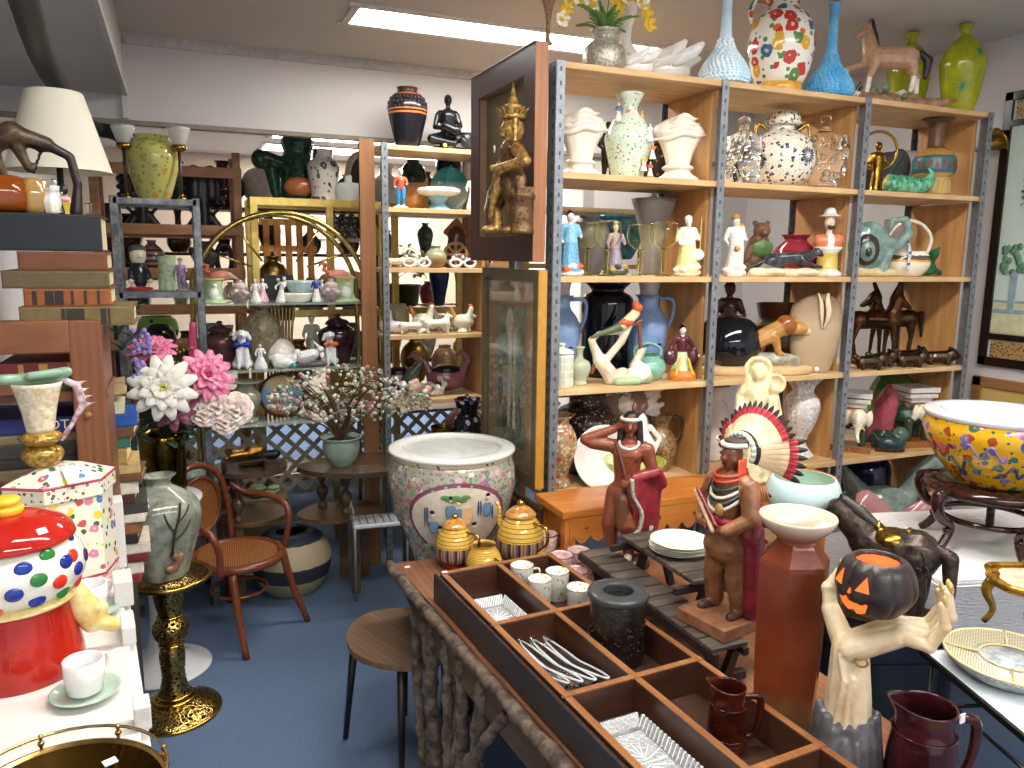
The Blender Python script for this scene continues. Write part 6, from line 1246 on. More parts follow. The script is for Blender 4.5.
def book(x0,x1,y,z,th,c,label,d=.19,rz=0,band=None,pages='#d9c8a0',group=None,top='spine'):
    """a book lying flat: spine towards the camera"""
    t=T('book',label,'book',((x0+x1)/2,y,z),rz,group);L=x1-x0;m=flat(c,.6,0,.15,40)if isinstance(c,str)else c
    q=B();e=min(.004,th*.15)
    q.box((0,d/2,e/2),(L,d,e));q.box((0,d/2,th-e/2),(L,d,e));
    q.tube([(-L/2,.006,th/2),(L/2,.006,th/2)],th/2,12,0,1,flat=.5)if 0 else q.box((0,.004,th/2),(L,.01,th),bev=.004)
    q.o('cover',m,t);B().box((.0,d/2,th/2),(L-.01,d-.012,th-2*e)).o('pages',flat(pages,.8,0,.1,200),t)
    if band:
        q=B()
        for bx,bw,in band[1]:q.box((bx*L/2,-.0015,th/2),(bw*L,.001,th*.8))
        prop(q.o('spine_label',flat(band[0],.5),t),kind='stuff')
    return t
zt=1.686;yb=1.96;g='old books stacked on the bookcase'
xs=lambda px,y,z:on(px,y,z).x
bk_=[(20,135,19,'#6b5a34','thick tan book with worn black and gold spine lettering, bottom of the stack',('#2a2216',[(-.25,.03),(-.15,.05),(-.05,.04),(.05,.06),(.45,.05),(.55,.02)])),
       (24,112,17,'#86491f','orange-brown book with black diamond ornaments on its spine',('#241a14',[(-.75,.05),(-.42,.1),(-.2,.1),(.1,.03),(.4,.03),(.7,.03)])),
       (2,110,17,'#5a4b30','olive-brown book third from the top of the stack',None),
       (18,108,18,'#663a20','plain rust-brown book under the big dark blue one',None),
       (-60,103,36,'#171b20','big dark slate-blue book on top of the stack',None)]
z=zt
for px0,px1,hp,c,l,bd in bk_:
    p=on(px1,yb,z);th=hp*mp(p);book(xs(px0,yb,z),p.x,yb,z,th,c,l,.2,0,bd,group=g);z+=th+.001
ZBK=z
# books inside the bookcase, spines showing
z=1.541
for i,(c,th,l)in enumerate((('#3b4a40',.012,'thin green-grey book in the upper cubby of the bookcase, under the red one'),('#24302a',.022,'dark green book in the upper cubby of the bookcase'),('#8a3434',.028,'red book with gilt spine marks on top in the upper cubby'))):
    book(-.37,-.2,1.98,z,th,c,l,.2,0,('#c9a24a',[(-.5,.06),(0,.1),(.6,.05)])if i==2 else None,group='books in the upper cubby');z+=th+.001
z=1.061;cs=['#2c2826','#5c4a34','#37332e','#6a6252','#22262a','#413830','#59503e','#2c2b2c','#453c2c','#3a3330','#6a5a40','#2a2420','#34302c','#7a6a4a','#1e2a6a']
od=['lowest']+[w_+' from the bottom' for w_ in 'second third fourth fifth sixth seventh eighth ninth tenth eleventh twelfth thirteenth fourteenth'.split()]
for i,c in enumerate(cs):
    th=(.028,.022,.034,.02,.03)[i%5]if i !=14 else .036
    lb='royal blue book spine showing white letters, on top of the bookcase pile' if i==14 else 'old %s book in the bookcase pile, %s' %(('dark','brown','grey')[i%3],od[i])
    t=book(-.44+.01*(i%3),-.2-.006*(i%2),1.985,z,th,c,lb,.2,0,group='books in the middle cubby')
    if i==14:
        cu=bpy.data.curves.new('BEDT','FONT');cu.body='BEDT';cu.size=.03;cu.extrude=.0006;cu.align_x='CENTER';cu.align_y='CENTER'
        tmp=bpy.data.objects.new('x',cu);col.objects.link(tmp);me=bpy.data.meshes.new_from_object(tmp.evaluated_get(bpy.context.evaluated_depsgraph_get()));bpy.data.objects.remove(tmp)
        o=bpy.data.objects.new('spine_lettering',me);col.objects.link(o);o.parent=t;o.rotation_euler=(PI/2,0,0);o.location=(.03,-.0022,th/2);me.materials.append(flat('#e8e6e0',.5))
    z+=th+.0008
# things on top of the bookcase beside the lamp
AM=N('amber_glass');AM.set(C3('#8a4310'),.05,0,.6);AM.b.inputs['Alpha'].default_value=.85;AM=AM.m
zb=ZBK+.001
pot('amber_vase','dark amber glass jar with gold panels, at the far left by the lamp','jar',8,2.02,zb,36,[(.3,0),(.5,.06),(.62,.3),(.6,.7),(.4,.95),(.3,1)],AM,fl=6,fa=.06)
pot('gold_glass_vase','gold-tinted ribbed glass vase right of the dark amber jar','vase',36,2.03,zb,34,[(.25,0),(.36,.06),(.42,.5),(.34,.9),(.25,1)],glass('#b58c4a',.1,.7),fl=6,fa=.06)
p=on(28,2.12,zb);h=.235
blobat('cherub_lamp','twisted bronze branch sculpture arching over the amber jar','sculpture',p,None,None,82,[c_((-.35,0,.8),(-.1,0,.95),.13,.15,0),c_((-.1,0,.95),(.25,0,.85),.12,.1,0),c_((.25,0,.85),(.5,0,.72),.07,.055,1),c_((.5,0,.72),(.56,0,.4),.055,.06,1),c_((.56,0,.4),(.52,0,.05),.05,.08,1),c_((-.3,0,.7),(-.2,0,.4),.09,.05,0),c_((-.05,0,.8),(.05,0,.55),.08,.05,0),c_((.2,0,.8),(.1,0,.5),.025,.02,1),c_((-.5,0,.5),(-.45,0,.05),.1,.12,0)],[glaze('#241a12','#5a452c',30,.4,.2,.6),flat('#241912',.4)],vox=.022)
p=on(57,2.1,zb);figure('harlequin_figurine','porcelain figure in black, white and pink with a fan, between lamp and books',57,2.1,zb,36,['#efe4dc','#e8e2dc','#1c1a1e','#16151a','#2a262a','#d9a0b8'],extra=[e_((.22,-.08,.45),(.16,.04,.08),5),e_((.2,0,.7),(.12,.08,.14),3)],skirt=.2,sk2=.12)
pot('white_vase_small','small white ribbed vase in front of the harlequin figure','vase',52,2.02,zb,24,[(.24,0),(.3,.1),(.36,.5),(.25,.8),(.34,1)],flat('#dcd6cc',.2),fl=8,fa=.07)
pot('glass_bottle','tiny clear glass bottle at the right end of the dark slate-blue book','bottle',89,2.05,zb,12,BEAK,GL)
homo(bfr,1.2,(lp_,ls_))
# books on a stand beyond the frame (right of it)
B().box((0,0,.385),(.13,.24,.77),bev=.004).o('book_stand',flat('#2f2620',.6),None,(-.255,2.83,0),0,'dark box stand under the tall pile of books behind the bookcase','stand')
z=.772;cs2=['#8c2430','#d9d0bc','#6e2028','#cfc6b2','#2c2420','#8a5a34','#e0d8c6','#3c3a36','#4a2c20','#d8cfba','#6a4a30','#bfa36a','#b0904c','#2f6a5c','#6c4a30','#1f4f9c']
nm=['dark red','cream','deep red','pale cream','black-brown','tan-brown','ivory','charcoal','chestnut','off-white','brown','straw-yellow','mustard','teal green','brown cloth','bright blue']
for i,c in enumerate(cs2):
    th=(.03,.04,.026,.036)[i%4]if i<11 else (.034,.05,.034,.034,.04)[i-11]
    book(-.32+.012*(i%3),-.165+.012*((i*5)%4)-(.015 if i>10 else 0),2.72,z,th,c,nm[i]+' book in the tall pile right of the bookcase, '+('the topmost' if i==15 else 'near the top' if i>10 else 'lower half'),.17,(.06 if i%2 else-.05),group='tall pile of books');z+=th+.001
for i,(c,l)in enumerate((('#cfc6a8','weathered cream book leaning open above the pile, behind the bookcase'),('#b59a6a','torn tan booklet above the bright blue book'))):
    t=book(-.3,-.18+.01*i,2.73+.02*i,z+.04+.09*i,.035,c,l,.15,.05,group='loose worn books');t.rotation_euler=(0,.12*(1-2*i),.05)
    t.location.z=z+.002+.05*i

# ================================================================ FAR ROOM seen through the shelves
FW=wood('#3a2418','#5c3c28',1,0,.5)
t=T('far_bookcase','wide dark brown shelving crowded with vases at the back of the room beyond','shelving',(1.05,6.7,0))
for x in (-1.5,-.5,.5,1.5):B().box((x,0,1.1),(.04,.34,2.2)).o('upright',FW,t)
FZ=(.5,.95,1.4,1.85,2.2)
for z in FZ:B().box((0,0,z-.012),(3.0,.34,.024)).o('shelf',FW,t)
od=('leftmost','second from the left','third from the left','fourth from the left','fifth from the left','sixth from the left','seventh from the left','eighth from the left','rightmost');rf=random.Random(3)
fm=[glaze(a,b_,20,.15)for a,b_ in (('#2a1c16','#5a3a24'),('#8a6a2c','#c9a24a'),('#d8d2c4','#eeeae0'),('#2c4438','#4f7058'),('#5a2420','#8c3c30'),('#1c1c22','#3a3a44'),('#8c8474','#b8ae98'))]
for r_,z in enumerate(FZ[1:]):
    for k in range(9):
        h=rf.uniform(.2,.34)if r_<3 else rf.uniform(.25,.42);pf=rf.choice((BALU,TALLV,OVOID,BOTTL,GLOBE))
        B().lathe(hollow(crom_p(sca(pf,h),3),.006),(0,0,0),20,1).o('vase',rf.choice(fm),None,(-.3+.33*k+rf.uniform(-.02,.02),6.66,z+.001),0,'small vase far behind in the dark bookcase, %s, %s' %(('lower shelf','middle shelf','upper shelf','very top')[r_],od[k]),'vase','vases in the far bookcase')
gc_=[o for o in bpy.data.objects if o.name=='gilt_cabinet'][0]
g2=dup(gc_,(1.72,5.3,0),0,'second gilt metal display cabinet, seen through the narrow back shelving')
p=Vector((1.45,5.24,1.501));t=T('leafy_plant','yellow-green artificial plant in a dark pot behind the white animal shelf','plant',p)
B().lathe(hollow([(.05,0),(.07,.02),(.08,.12),(.09,.15)],.006),(0,0,0),24,2).o('pot',flat('#2a2a24',.3),t)
q=B()
for i in range(130):a,e,r_=rf.uniform(0,6.28),rf.uniform(-.2,1.4),rf.uniform(.05,.19);c=Vector((r_*math.cos(a)*math.cos(e),.7*r_*math.sin(a)*math.cos(e),.24+r_*math.sin(e)));q.petal(c,c+Vector((rf.uniform(-.05,.05),rf.uniform(-.04,.04),rf.uniform(-.04,.04))),.03,.1)
prop(q.o('foliage',glaze('#7d7a34','#c9c07a',40,.4),t),kind='stuff')
for nm,lb,x,z,h,pf,m in (('blue_vase','tall dark blue vase behind the narrow back shelving',1.68,1.501,.34,TALLV,flat('#16223c',.1)),('brass_urn','brass urn behind the lowest white animal shelf',1.5,.901,.4,BALU,metal('#a08440',.3,.5)),('tan_jar','tan round jar behind the narrow back shelving',1.72,.901,.32,OVOID,glaze('#8a6a44','#b8946a',20,.3)),
    ('green_urn','dark green urn on top of the second gilt cabinet',1.5,2.181,.3,OVOID,glaze('#14241c','#2c4a38',20,.1)),('black_pot_vase','tall black vase on top of the second gilt cabinet',1.75,2.181,.42,TALLV,flat('#121214',.2)),('terracotta_vase','reddish brown vase behind the white half masks',1.92,1.501,.42,OVOID,glaze('#5a3022','#7c4a34',20,.3))):
    B().lathe(hollow(crom_p(sca(pf,h,h*.8),3),.006),(0,0,0),24,1).o(nm,m,None,(x,5.26,z),0,lb,'vase')
# ================================================================ WHITE TABLE at the left foreground
WZ=.95;bfr=set(bpy.data.objects)
WT=N('chipped_white_paint');_f1=WT.noise(9,5,rough=.75);WT.set(WT.ramp(_f1,[(.27,C3('#8d8f86')),(.3,C3('#d3d0c8')),(.7,C3('#dcd9d2'))]),.35);WT=WT.m
t=T('white_stand','white painted display stand with notched rail posts, at the lower left','display stand',(-.55,1.6,0),.1)
B().box((0,0,WZ-.02),(.86,1.66,.04),bev=.004).o('top',WT,t)
B().box((.43,0,WZ/2-.087),(.03,1.66,WZ+.134),bev=.003).o('side_panel',WT,t);B().box((-.41,0,WZ/2-.087),(.03,1.6,WZ+.134)).o('side_panel',WT,t)
B().box((0,.81,WZ/2-.087),(.8,.03,WZ+.134)).o('back_panel',WT,t)
for x,y,w_,d_,hh in ((.425,.79,.05,.07,.2),(.43,.52,.045,.09,.07),(.43,.3,.03,.1,.045),(.435,-.1,.03,.05,.05),(.1,-.17,.07,.02,.05),(.43,-.45,.05,.3,.012)):
    B().box((x,y,WZ+hh/2),(w_,d_,hh),bev=.004).o('rail_post',WT,t)
# gumball-machine jar
p=on(21,1.87,WZ+.001);h=.388;t=T('gumball_jar','ceramic cookie jar shaped like a gumball machine, red lid with a yellow knob','cookie jar',p,fc(p))
RED=glaze('#a01a10','#b42a1e',9,.06);YL=glaze('#d9b96a','#eedda0',30,.12)
B().lathe(crom_p(sca([(.315,0),(.325,.01),(.32,.1),(.29,.28),(.27,.41)],h),3),(0,0,0),40,1).o('base',RED,t,label='glossy red base')
B().lathe(crom_p(sca([(.27,.405),(.31,.41),(.31,.43),(.27,.45)],h),2),(0,0,0),40,1).o('neck_band',YL,t,label='yellow band')
GB=N('milky_glaze');GB.set(GB.ramp(GB.noise(12,3),[(.3,C3('#d9cfc4')),(.5,C3('#eae6dc')),(.62,C3('#dfe3cc')),(.75,C3('#ecd0c6'))]),.05);GB=GB.m
pr=[(.27,.44),(.335,.5),(.365,.58),(.35,.67),(.29,.75)];cp=crom_p(pr,8)
B().lathe(crom_p(sca(pr,h),4),(0,0,0),48,1).o('bowl',GB,t)
rad=lambda z:float(np.interp(z,[c[1]for c in cp],[c[0]for c in cp]))
cl=['#c7351f','#1c2f86','#2f7a3c','#e0632a','#3a2350','#c7351f','#20388f']
for i,(a,z)in enumerate(((-.95,.7),(-.35,.71),(.15,.69),(.55,.72),(.95,.67),(1.3,.74),(-1.25,.6),(-.75,.58),(-.42,.62),(.0,.57),(.32,.62),(.62,.57),(1.0,.59),(1.35,.62),(-.95,.5),(-.3,.48),(.3,.5),(.75,.49),(1.15,.5),(.78,.66),(-.6,.49))):
    r_=rad(z)*h;nrm=Vector((math.sin(a),-math.cos(a),(z-.58)*2.2)).normalized()
    zq=Vector((0,0,1));xq=nrm.cross(zq).normalized();yq=xq.cross(nrm);R=Matrix((xq,yq,nrm)).transposed()
    B().ell(Vector((math.sin(a)*r_,-math.cos(a)*r_,z*h)),(.044*h,.038*h,.012*h),0,16,9,R).o('gumball',flat(cl[(i*3)%7],.06,0,.06),t)
B().lathe(crom_p(sca([(.315,.755),(.325,.77),(.29,.83),(.18,.885),(.06,.91),(.001,.912)],h),4),(0,0,0),44,1).o('lid',RED,t)
B().lathe(crom_p(sca([(.075,.9),(.085,.915),(.085,.94),(.055,.95),(.075,.97),(.06,.995),(.001,1.0)],h),3),(0,0,0),24,1).o('lid_knob',glaze('#d9a21c','#f0c23a',9,.08),t)
B().box((.15*h,-.235*h,.845*h),(.05*h,.004,.035*h),0,.5,-.75).o('price_tag',flat('#f0d9d9',.4),t)
blob('dispenser_spout',[c_((.27,-.06,.46),(.33,-.06,.3),.05,.08,0),c_((.33,-.06,.3),(.36,-.06,.2),.08,.06,0),c_((.36,-.06,.22),(.47,-.04,.15),.05,.045,0),c_((.3,-.1,.42),(.38,-.1,.3),.02,.03,0),c_((.42,-.05,.28),(.4,-.05,.2),.035,.04,0)],YL,t,.012*h,h=h)
B().ell((.44*h,-.05*h,.19*h),(.02*h,.014*h,.028*h)).o('gumball',flat('#3a2350',.1),t)
# cups and saucers
CUPW=glaze('#d9d4d2','#eceae8',9,.08)
def cup(px,Y,wpx,hp,label):
    p=on(px,Y,WZ+.001);m_=mp(p);t=T('teacup',label,'cup',p+Vector((0,0,.009)),fc(p,0),'iridescent white cups')
    R_,hh=wpx*m_/2,hp*m_
    B().lathe(hollow([(R_*.6,0),(R_*.88,hh*.1),(R_*.98,hh*.5),(R_,hh)],.002),(0,0,0),36,1).o('body',CUPW,t)
    B().tube([(R_*.7,R_*.7,hh*.8),(R_*1.15,R_*1.15,hh*.75),(R_*1.1,R_*1.1,hh*.35),(R_*.7,R_*.7,hh*.25)],.0035,8).o('handle',CUPW,t)
    s=B().lathe(hollow(crom_p([(.02,0),(.022,.003),(R_*1.35,.008),(R_*1.75,.016)],3),.0025,-.001),(0,0,0),40,1).o('saucer',glaze('#9fb8a6','#c0d2c2',9,.08),None,p,0,'pale green glazed saucer under '+label,'saucer','pale green saucers')
    return t
cup(86,1.69,37,36,'the nearer white teacup beside the red jar base')
cup(92,2.1,31,29,'the farther white teacup with grey painted leaves')
# brass gallery tray
p=az(58,795,.97);p.z=WZ+.001;t=T('gallery_tray','round mirrored tray with an openwork brass gallery rail, at the bottom left corner','tray',p)
B().lathe([(.165,0),(.168,.004),(.165,.012),(.16,.012),(.158,.006),(.001,.006)],(0,0,0),64,1).o('tray_base',metal('#bb9a54',.2,.3),t)
MIR=N('mirror');MIR.set(C3('#6d675c'),.03,1);B().lathe([(.157,.0065),(.001,.0066)],(0,0,0),64,1).o('mirror',MIR.m,t)
B().tube([(.166*math.cos(k*PI/16),.166*math.sin(k*PI/16),.036)for k in range(32)],.003,8,0,1,True).o('rail',metal('#c9b27a',.2,.3),t)
for k in range(8):
    a=k*PI/4+.28;q=B();q.tube([(.165*math.cos(a),.165*math.sin(a),.01),(.165*math.cos(a),.165*math.sin(a),.036)],.003,8);q.ell((.165*math.cos(a),.165*math.sin(a),.023),.006);q.ell((.165*math.cos(a),.165*math.sin(a),.036),.005);q.o('rail_post',metal('#bb9a54',.2,.3),t)
B().box((.07,.08,.0085),(.022,.018,.002),rz=.4,mi=0).o('price_tag',flat('#f2f0ee',.5),t)
# floral casket jar
p=on(70,2.27,WZ+.001);t=T('casket_jar','large six-sided cream jar painted with small flowers, pink trim and a gingham foot','jar',p,fc(p)+.3)
FLW=floral('#ece6d0',['#4f86c0','#d98aa0','#e0a83a','#c9605a','#e8d34a'],27,.32,.1,'#4a6a44',1.25,lsize=.26)
def hexl(pr,m,name,**k):return B().lathe(pr,(0,0,0),6,1,0,0,0,.75,0,False).o(name,m,t,**k)
def ging():
    n=N('gingham');c=n.n('ShaderNodeTexChecker');c.inputs['Scale'].default_value=110;n.l(n.co(),c.inputs[0]);c.inputs[1].default_value=(*C3('#e8a9a6'),1);c.inputs[2].default_value=(*C3('#f3eadc'),1);return n.set(c.outputs[0],.15)
hexl([(.125,0),(.13,.005),(.128,.055)],ging(),'gingham_foot',label='pink gingham foot band')
PKT=flat('#b0455e',.15)
hexl([(.13,.055),(.131,.058),(.13,.061)],PKT,'trim');hexl([(.128,.061),(.126,.27)],FLW,'body')
hexl([(.13,.27),(.136,.275),(.136,.31)],floral('#ece6d0',['#8a4a4a','#5a6a44'],70,.3),'lid_band');hexl([(.137,.31),(.138,.3135),(.136,.317)],PKT,'trim')
hexl([(.135,.317),(.05,.35),(.001,.352)],FLW,'lid')
q=B();q.box((.0,-.075,.338),(.03,.004,.06),rx=-.9);q.o('lid_strap',flat('#eadfcf',.12),t)
q=B();q.M=Matrix.Translation((-.03,-.112,.17))@Matrix.Rotation(PI/2,4,'X')@Matrix.Rotation(0,4,'Z')
q.lathe([(.045,0),(.045,.008),(.001,.009)],(0,0,0),6,1,smooth=False);q.o('pierced_rosette',flat('#e9e4d2',.1),t)
q=B()
for k in range(7):
    a=k*PI/3;r_=.022 if k<6 else 0;q.ell((-.03+r_*math.cos(a),-.1205,.17+r_*math.sin(a)),(.0035,.0015,.0035),0,8,5)
q.o('rosette_holes',flat('#1c2a24',.6),t)
# ewer standing on it
p2=p+Vector((-.035,0,.3535));h=.245;t=T('ewer','cream and gold ewer with a spiny lilac handle on the casket lid','ewer',p2,fc(p2))
EW=glaze('#e9e2cf','#cbb98e',70,.12);EG=glaze('#6d5320','#c9a048',90,.2,.3)
B().lathe(crom_p(sca([(.13,0),(.16,.03),(.2,.1),(.18,.17),(.12,.21)],h),3),(0,0,0),26,1).o('foot',EG,t)
B().lathe(crom_p(sca([(.12,.21),(.17,.25),(.2,.3),(.14,.36)],h),3),(0,0,0),26,1,0,10,.05).o('collar',EG,t)
B().lathe(hollow(crom_p(sca([(.13,.36),(.15,.5),(.19,.7),(.24,.88)],h),3),.02*h),(0,0,0),26,1).o('body',EW,t)
blob('shell_lip',[c_((-.3,-.05,.93),(.15,0,.9),.06,.08,0),c_((.1,0,.93),(.28,0,.97),.08,.06,0),c_((-.05,-.12,.96),(.2,-.1,.98),.05,.05,0)],flat('#7f9e84',.1),t,.02*h,h=h)
blob('spiny_handle',[c_((.22,0,.9),(.36,0,.82),.04,.04,0),c_((.36,0,.82),(.4,0,.6),.04,.04,0),c_((.4,0,.6),(.3,0,.42),.04,.03,0),c_((.3,0,.42),(.18,0,.25),.03,.03,0)]+[c_((.36+.02*i,0,.84-.08*i),(.46+.02*i,0,.86-.08*i),.03,.006,0)for i in range(4)],glaze('#8a6a78','#d6c3c4',60,.15),t,.02*h,h=h)
pot('leopard_vase','brown and gold speckled round vase behind the casket jar at the far left','vase',18,2.33,WZ+.001,75,GLOBE,floral('#3a2a18',['#a88438','#c9a04c'],90,.36,.25),wp=70)
homo(bfr,.922)
# ================================================================ BRASS PEDESTAL with grey vase
FIL=N('pierced_brass');v=FIL.vor(62,feat='DISTANCE_TO_EDGE');v2=FIL.noise(60,3)
msk=FIL.math('GREATER_THAN',v.outputs['Distance'],.17)
FIL.set(FIL.mix(v2,C3('#7a5c28'),C3('#dcbc70')),.25,1);FIL.l(FIL.math('SUBTRACT',1.0,msk),FIL.b.inputs['Alpha']);FIL.bump(v.outputs['Distance'],.8,.004);FIL=FIL.m
SC=on(180,3.22,0);t=T('brass_pedestal','pierced filigree brass pedestal stand with round top and base','pedestal',Vector((-.1,3.22,0)))
for nm,pr in (('base',[(.17,.0),(.172,.012),(.14,.035),(.08,.06)]),('stem',[(.06,.085),(.045,.16),(.05,.25),(.04,.3)]),('knop',[(.04,.3),(.065,.34),(.067,.38),(.04,.42)]),('neck',[(.04,.42),(.055,.48),(.065,.56)]),('top',[(.05,.565),(.155,.585)])):
    B().lathe(hollow(crom_p(pr,4),.004,-.01)if nm !='top' else crom_p(pr,3)+[(.001,.588)],(0,0,0),48,1).o(nm,FIL,t)
q=B()
for r_,z,w_ in ((.172,.008,.008),(.075,.065,.01),(.062,.082,.007),(.045,.3,.006),(.045,.42,.006),(.158,.583,.009)):q.tube([(r_*math.cos(k*PI/16),r_*math.sin(k*PI/16),z)for k in range(32)],w_,8,0,1,True)
prop(q.o('rings',metal('#c9a24a',.2,.3),t),kind='stuff')
B().lathe([(.026,.07),(.026,.56),(.001,.565)],(0,0,0),18,1).o('inner_tube',flat('#1d1812',.5),t,label='dark inner column')
p=Vector((-.11,3.2,.594));h=.41;t=T('branch_vase','grey-green glazed faceted bottle vase with a dark tree branch in relief','vase',p,fc(p,12))
GV=glaze('#6f7362','#a3a694',16,.12,0,.3)
pr=[(.2,0),(.22,.02),(.3,.3),(.36,.55),(.33,.72),(.2,.84),(.11,.9),(.11,.95),(.15,.985),(.155,1)]
B().lathe(hollow(crom_p(sca(pr,h),4),.012*h),(0,0,0),48,1,0,6,.035,.82).o('body',GV,t)
q=B();DKR=flat('#3a3026',.4)
for pts,r_ in (([(.02,-.29,.3),(.05,-.3,.5),(.1,-.29,.66),(.12,-.26,.78)],.012),([(.06,-.3,.5),(.0,-.3,.6),(-.03,-.28,.7)],.008),([(.09,-.295,.6),(.17,-.27,.68),(.2,-.24,.74)],.007),([(.03,-.295,.42),(.14,-.28,.5),(.2,-.26,.6)],.007)):
    q.tube([(x*h,y*h,z*h)for x,y,z in pts],r_*h,6)
q.o('branch_relief',DKR,t,label='dark branch relief')
blob('flower_relief',[e_((.02+random.uniform(-.08,.1),-.25,.2+random.uniform(-.07,.08)),(.03,.04,.04),0)for _ in range(10)],glaze('#6a4430','#9a7a54',60,.3),t,.02*h,h=h)
# white tulip stand, gold vase, flowers
t=T('tulip_stand','white round-based pedestal stand behind the brass pedestal','stand',(-.15,3.62,0))
B().lathe(crom_p([(.2,0),(.2,.01),(.12,.04),(.06,.12),(.045,.3),(.06,.6),(.14,.76)],4),(0,0,0),48,1).o('pedestal',flat('#dcdcde',.15,0,.02),t)
B().lathe([(.13,.765),(.2,.775),(.2,.79),(.001,.791)],(0,0,0),48,1).o('top',flat('#dcdcde',.15,0,.02),t)
p=Vector((-.1,3.62,.792));t=T('gold_vase','shiny hammered gold cylinder vase holding the big artificial bouquet','vase',p)
B().lathe(hollow([(.08,0),(.09,.02),(.095,.26),(.1,.29)],.005),(0,0,0),36,1).o('body',metal('#8f7430',.18,.6,30,.9),t)
t=T('bouquet','artificial bouquet of one white dahlia, pink dahlias, mauve blooms and pale roses','bouquet',p+Vector((0,0,.27)))
o_=t.location
def dahlia(px,py,Y,R_,m,ctr,name,n=(8,10,12),tilt=(0,-1,.2)):
    c=ay(px,py,Y)-o_;nn=Vector(tilt).normalized();x=nn.cross(Vector((0,0,1))).normalized();y=x.cross(nn);q=B()
    for k,cnt in enumerate(n):
        rr=R_*(.5+.25*k);el=(.95,.55,.15)[k]
        for i in range(cnt):
            a=2*PI*i/cnt+k*.4+random.uniform(-.1,.1);d=(x*math.cos(a)+y*math.sin(a))*math.cos(el)+nn*math.sin(el)
            q.petal(c+d*R_*.08,c+d*rr,R_*.42,.13,0,nn,.0015)
    h_=q.o(name,m,t);q=B()
    for i in range(14):q.ell(c+nn*R_*.2+Vector((random.uniform(-1,1),random.uniform(-1,1),random.uniform(-1,1)))*R_*.1,R_*.05,0,6,4)
    prop(q.o('flower_centre',ctr,h_),kind='stuff');return c
def petalmat(c1,c2):
    return glaze(c1,c2,45,.5)
PK=petalmat('#cf3f78','#f0a8c0')
stems=[dahlia(163,388,3.38,.135,petalmat('#efeadb','#f4f2e6'),flat('#d9d46a',.5),'white_dahlia'),
         dahlia(206,376,3.5,.12,PK,flat('#b8325c',.5),'pink_dahlia',tilt=(.4,-1,.5)),dahlia(152,352,3.5,.1,PK,flat('#b8325c',.5),'pink_dahlia',tilt=(-.1,-.6,1)),
         dahlia(174,412,3.44,.085,petalmat('#7d3a4c','#a86478'),flat('#6a3040',.5),'mauve_bloom',(8,9,8)),dahlia(188,402,3.5,.07,petalmat('#8a4658','#b87888'),flat('#6a3040',.5),'mauve_bloom',(8,9,8))]
for px,py,R_ in ((218,405,.062),(236,408,.06),(205,412,.05),(226,420,.05)):
    c=ay(px,py,3.46)-o_;stems.append(c);q=B()
    for k in range(4):
        for i in range(3+2*k):
            a=2*PI*i/(3+2*k)+k;r0=R_*(.12+.2*k);up=Vector((0,-1,.35)).normalized();x=up.cross(Vector((0,0,1))).normalized();y=x.cross(up)
            d=x*math.cos(a)+y*math.sin(a);q.petal(c+d*r0-up*R_*.5,c+d*(r0+R_*(.1+.12*k))+up*R_*(.55-.25*k),R_*(.5+.25*k),-.25,0,d,.0015)
    q.o('rose',petalmat('#e6d0c4','#f1e4da'),t)
q=B();q2=B()
for i in range(70):
    a=random.uniform(0,2*PI);rr=random.uniform(.05,.2);z=random.uniform(-.0,.17);c=Vector((rr*math.cos(a)+.03,rr*math.sin(a)*.6-.03,z))
    q.petal(c,c+Vector((random.uniform(-.07,.07),random.uniform(-.07,.03),random.uniform(-.05,.08))),.04,.1)
for c in stems:q2.tube([Vector((0,0,.0)),c*.5+Vector((0,.02,0)),c+Vector((0,.03,-.02))],.004,6)
q2.tube([Vector((0,.02,.0)),ay(140,345,3.5)-o_,ay(133,330,3.5)-o_],.004,6)
for px,py in ((128,325),(118,335),(134,340),(122,350),(130,318)):c=ay(px,py,3.4)-o_;q.petal(c,c+Vector((.05,-.02,.06)),.06,.1);q.petal(c,c+Vector((-.05,-.02,.04)),.06,.1)
prop(q.o('leaves',glaze('#1d3320','#3f6238',30,.5),t),kind='stuff');prop(q2.o('stems',flat('#39502c',.5),t),kind='stuff')
q=B()
for i in range(34):
    c=ay(random.uniform(132,150),random.uniform(330,385),3.38)-o_;q.ell(c,.012,0,6,4)
prop(q.o('lavender_sprigs',flat('#9a86c4',.6),t),kind='stuff')
q=B()
for i in range(50):
    c=ay(random.gauss(178,7),random.gauss(368,12),3.52)-o_;q.ell(c,.008,0,6,4)
prop(q.o('gold_berries',metal('#b8924a',.3),t),kind='stuff')
# ================================================================ BENTWOOD CHAIR
BWD=wood('#64331c','#8a4c2c',1.4,2,.25);CANE=N('cane');ck=CANE.n('ShaderNodeTexBrick');ck.inputs['Scale'].default_value=48;ck.inputs['Mortar Size'].default_value=.07;ck.inputs['Row Height'].default_value=.5;CANE.l(CANE.co(rot=(0,0,.78)),ck.inputs[0])
for i_,c in ((1,'#3d2110'),(2,'#4a2814'),(3,'#b8743c')):ck.inputs[i_].default_value=(*C3(c),1)
ck.offset=0;ck.inputs['Brick Width'].default_value=.5;CANE.set(ck.outputs[0],.5);CANE=CANE.m
t=T('bentwood_armchair','red-brown bentwood armchair with a cane seat and oval cane back','chair',(.2,3.87,0),math.radians(42));sz=.4
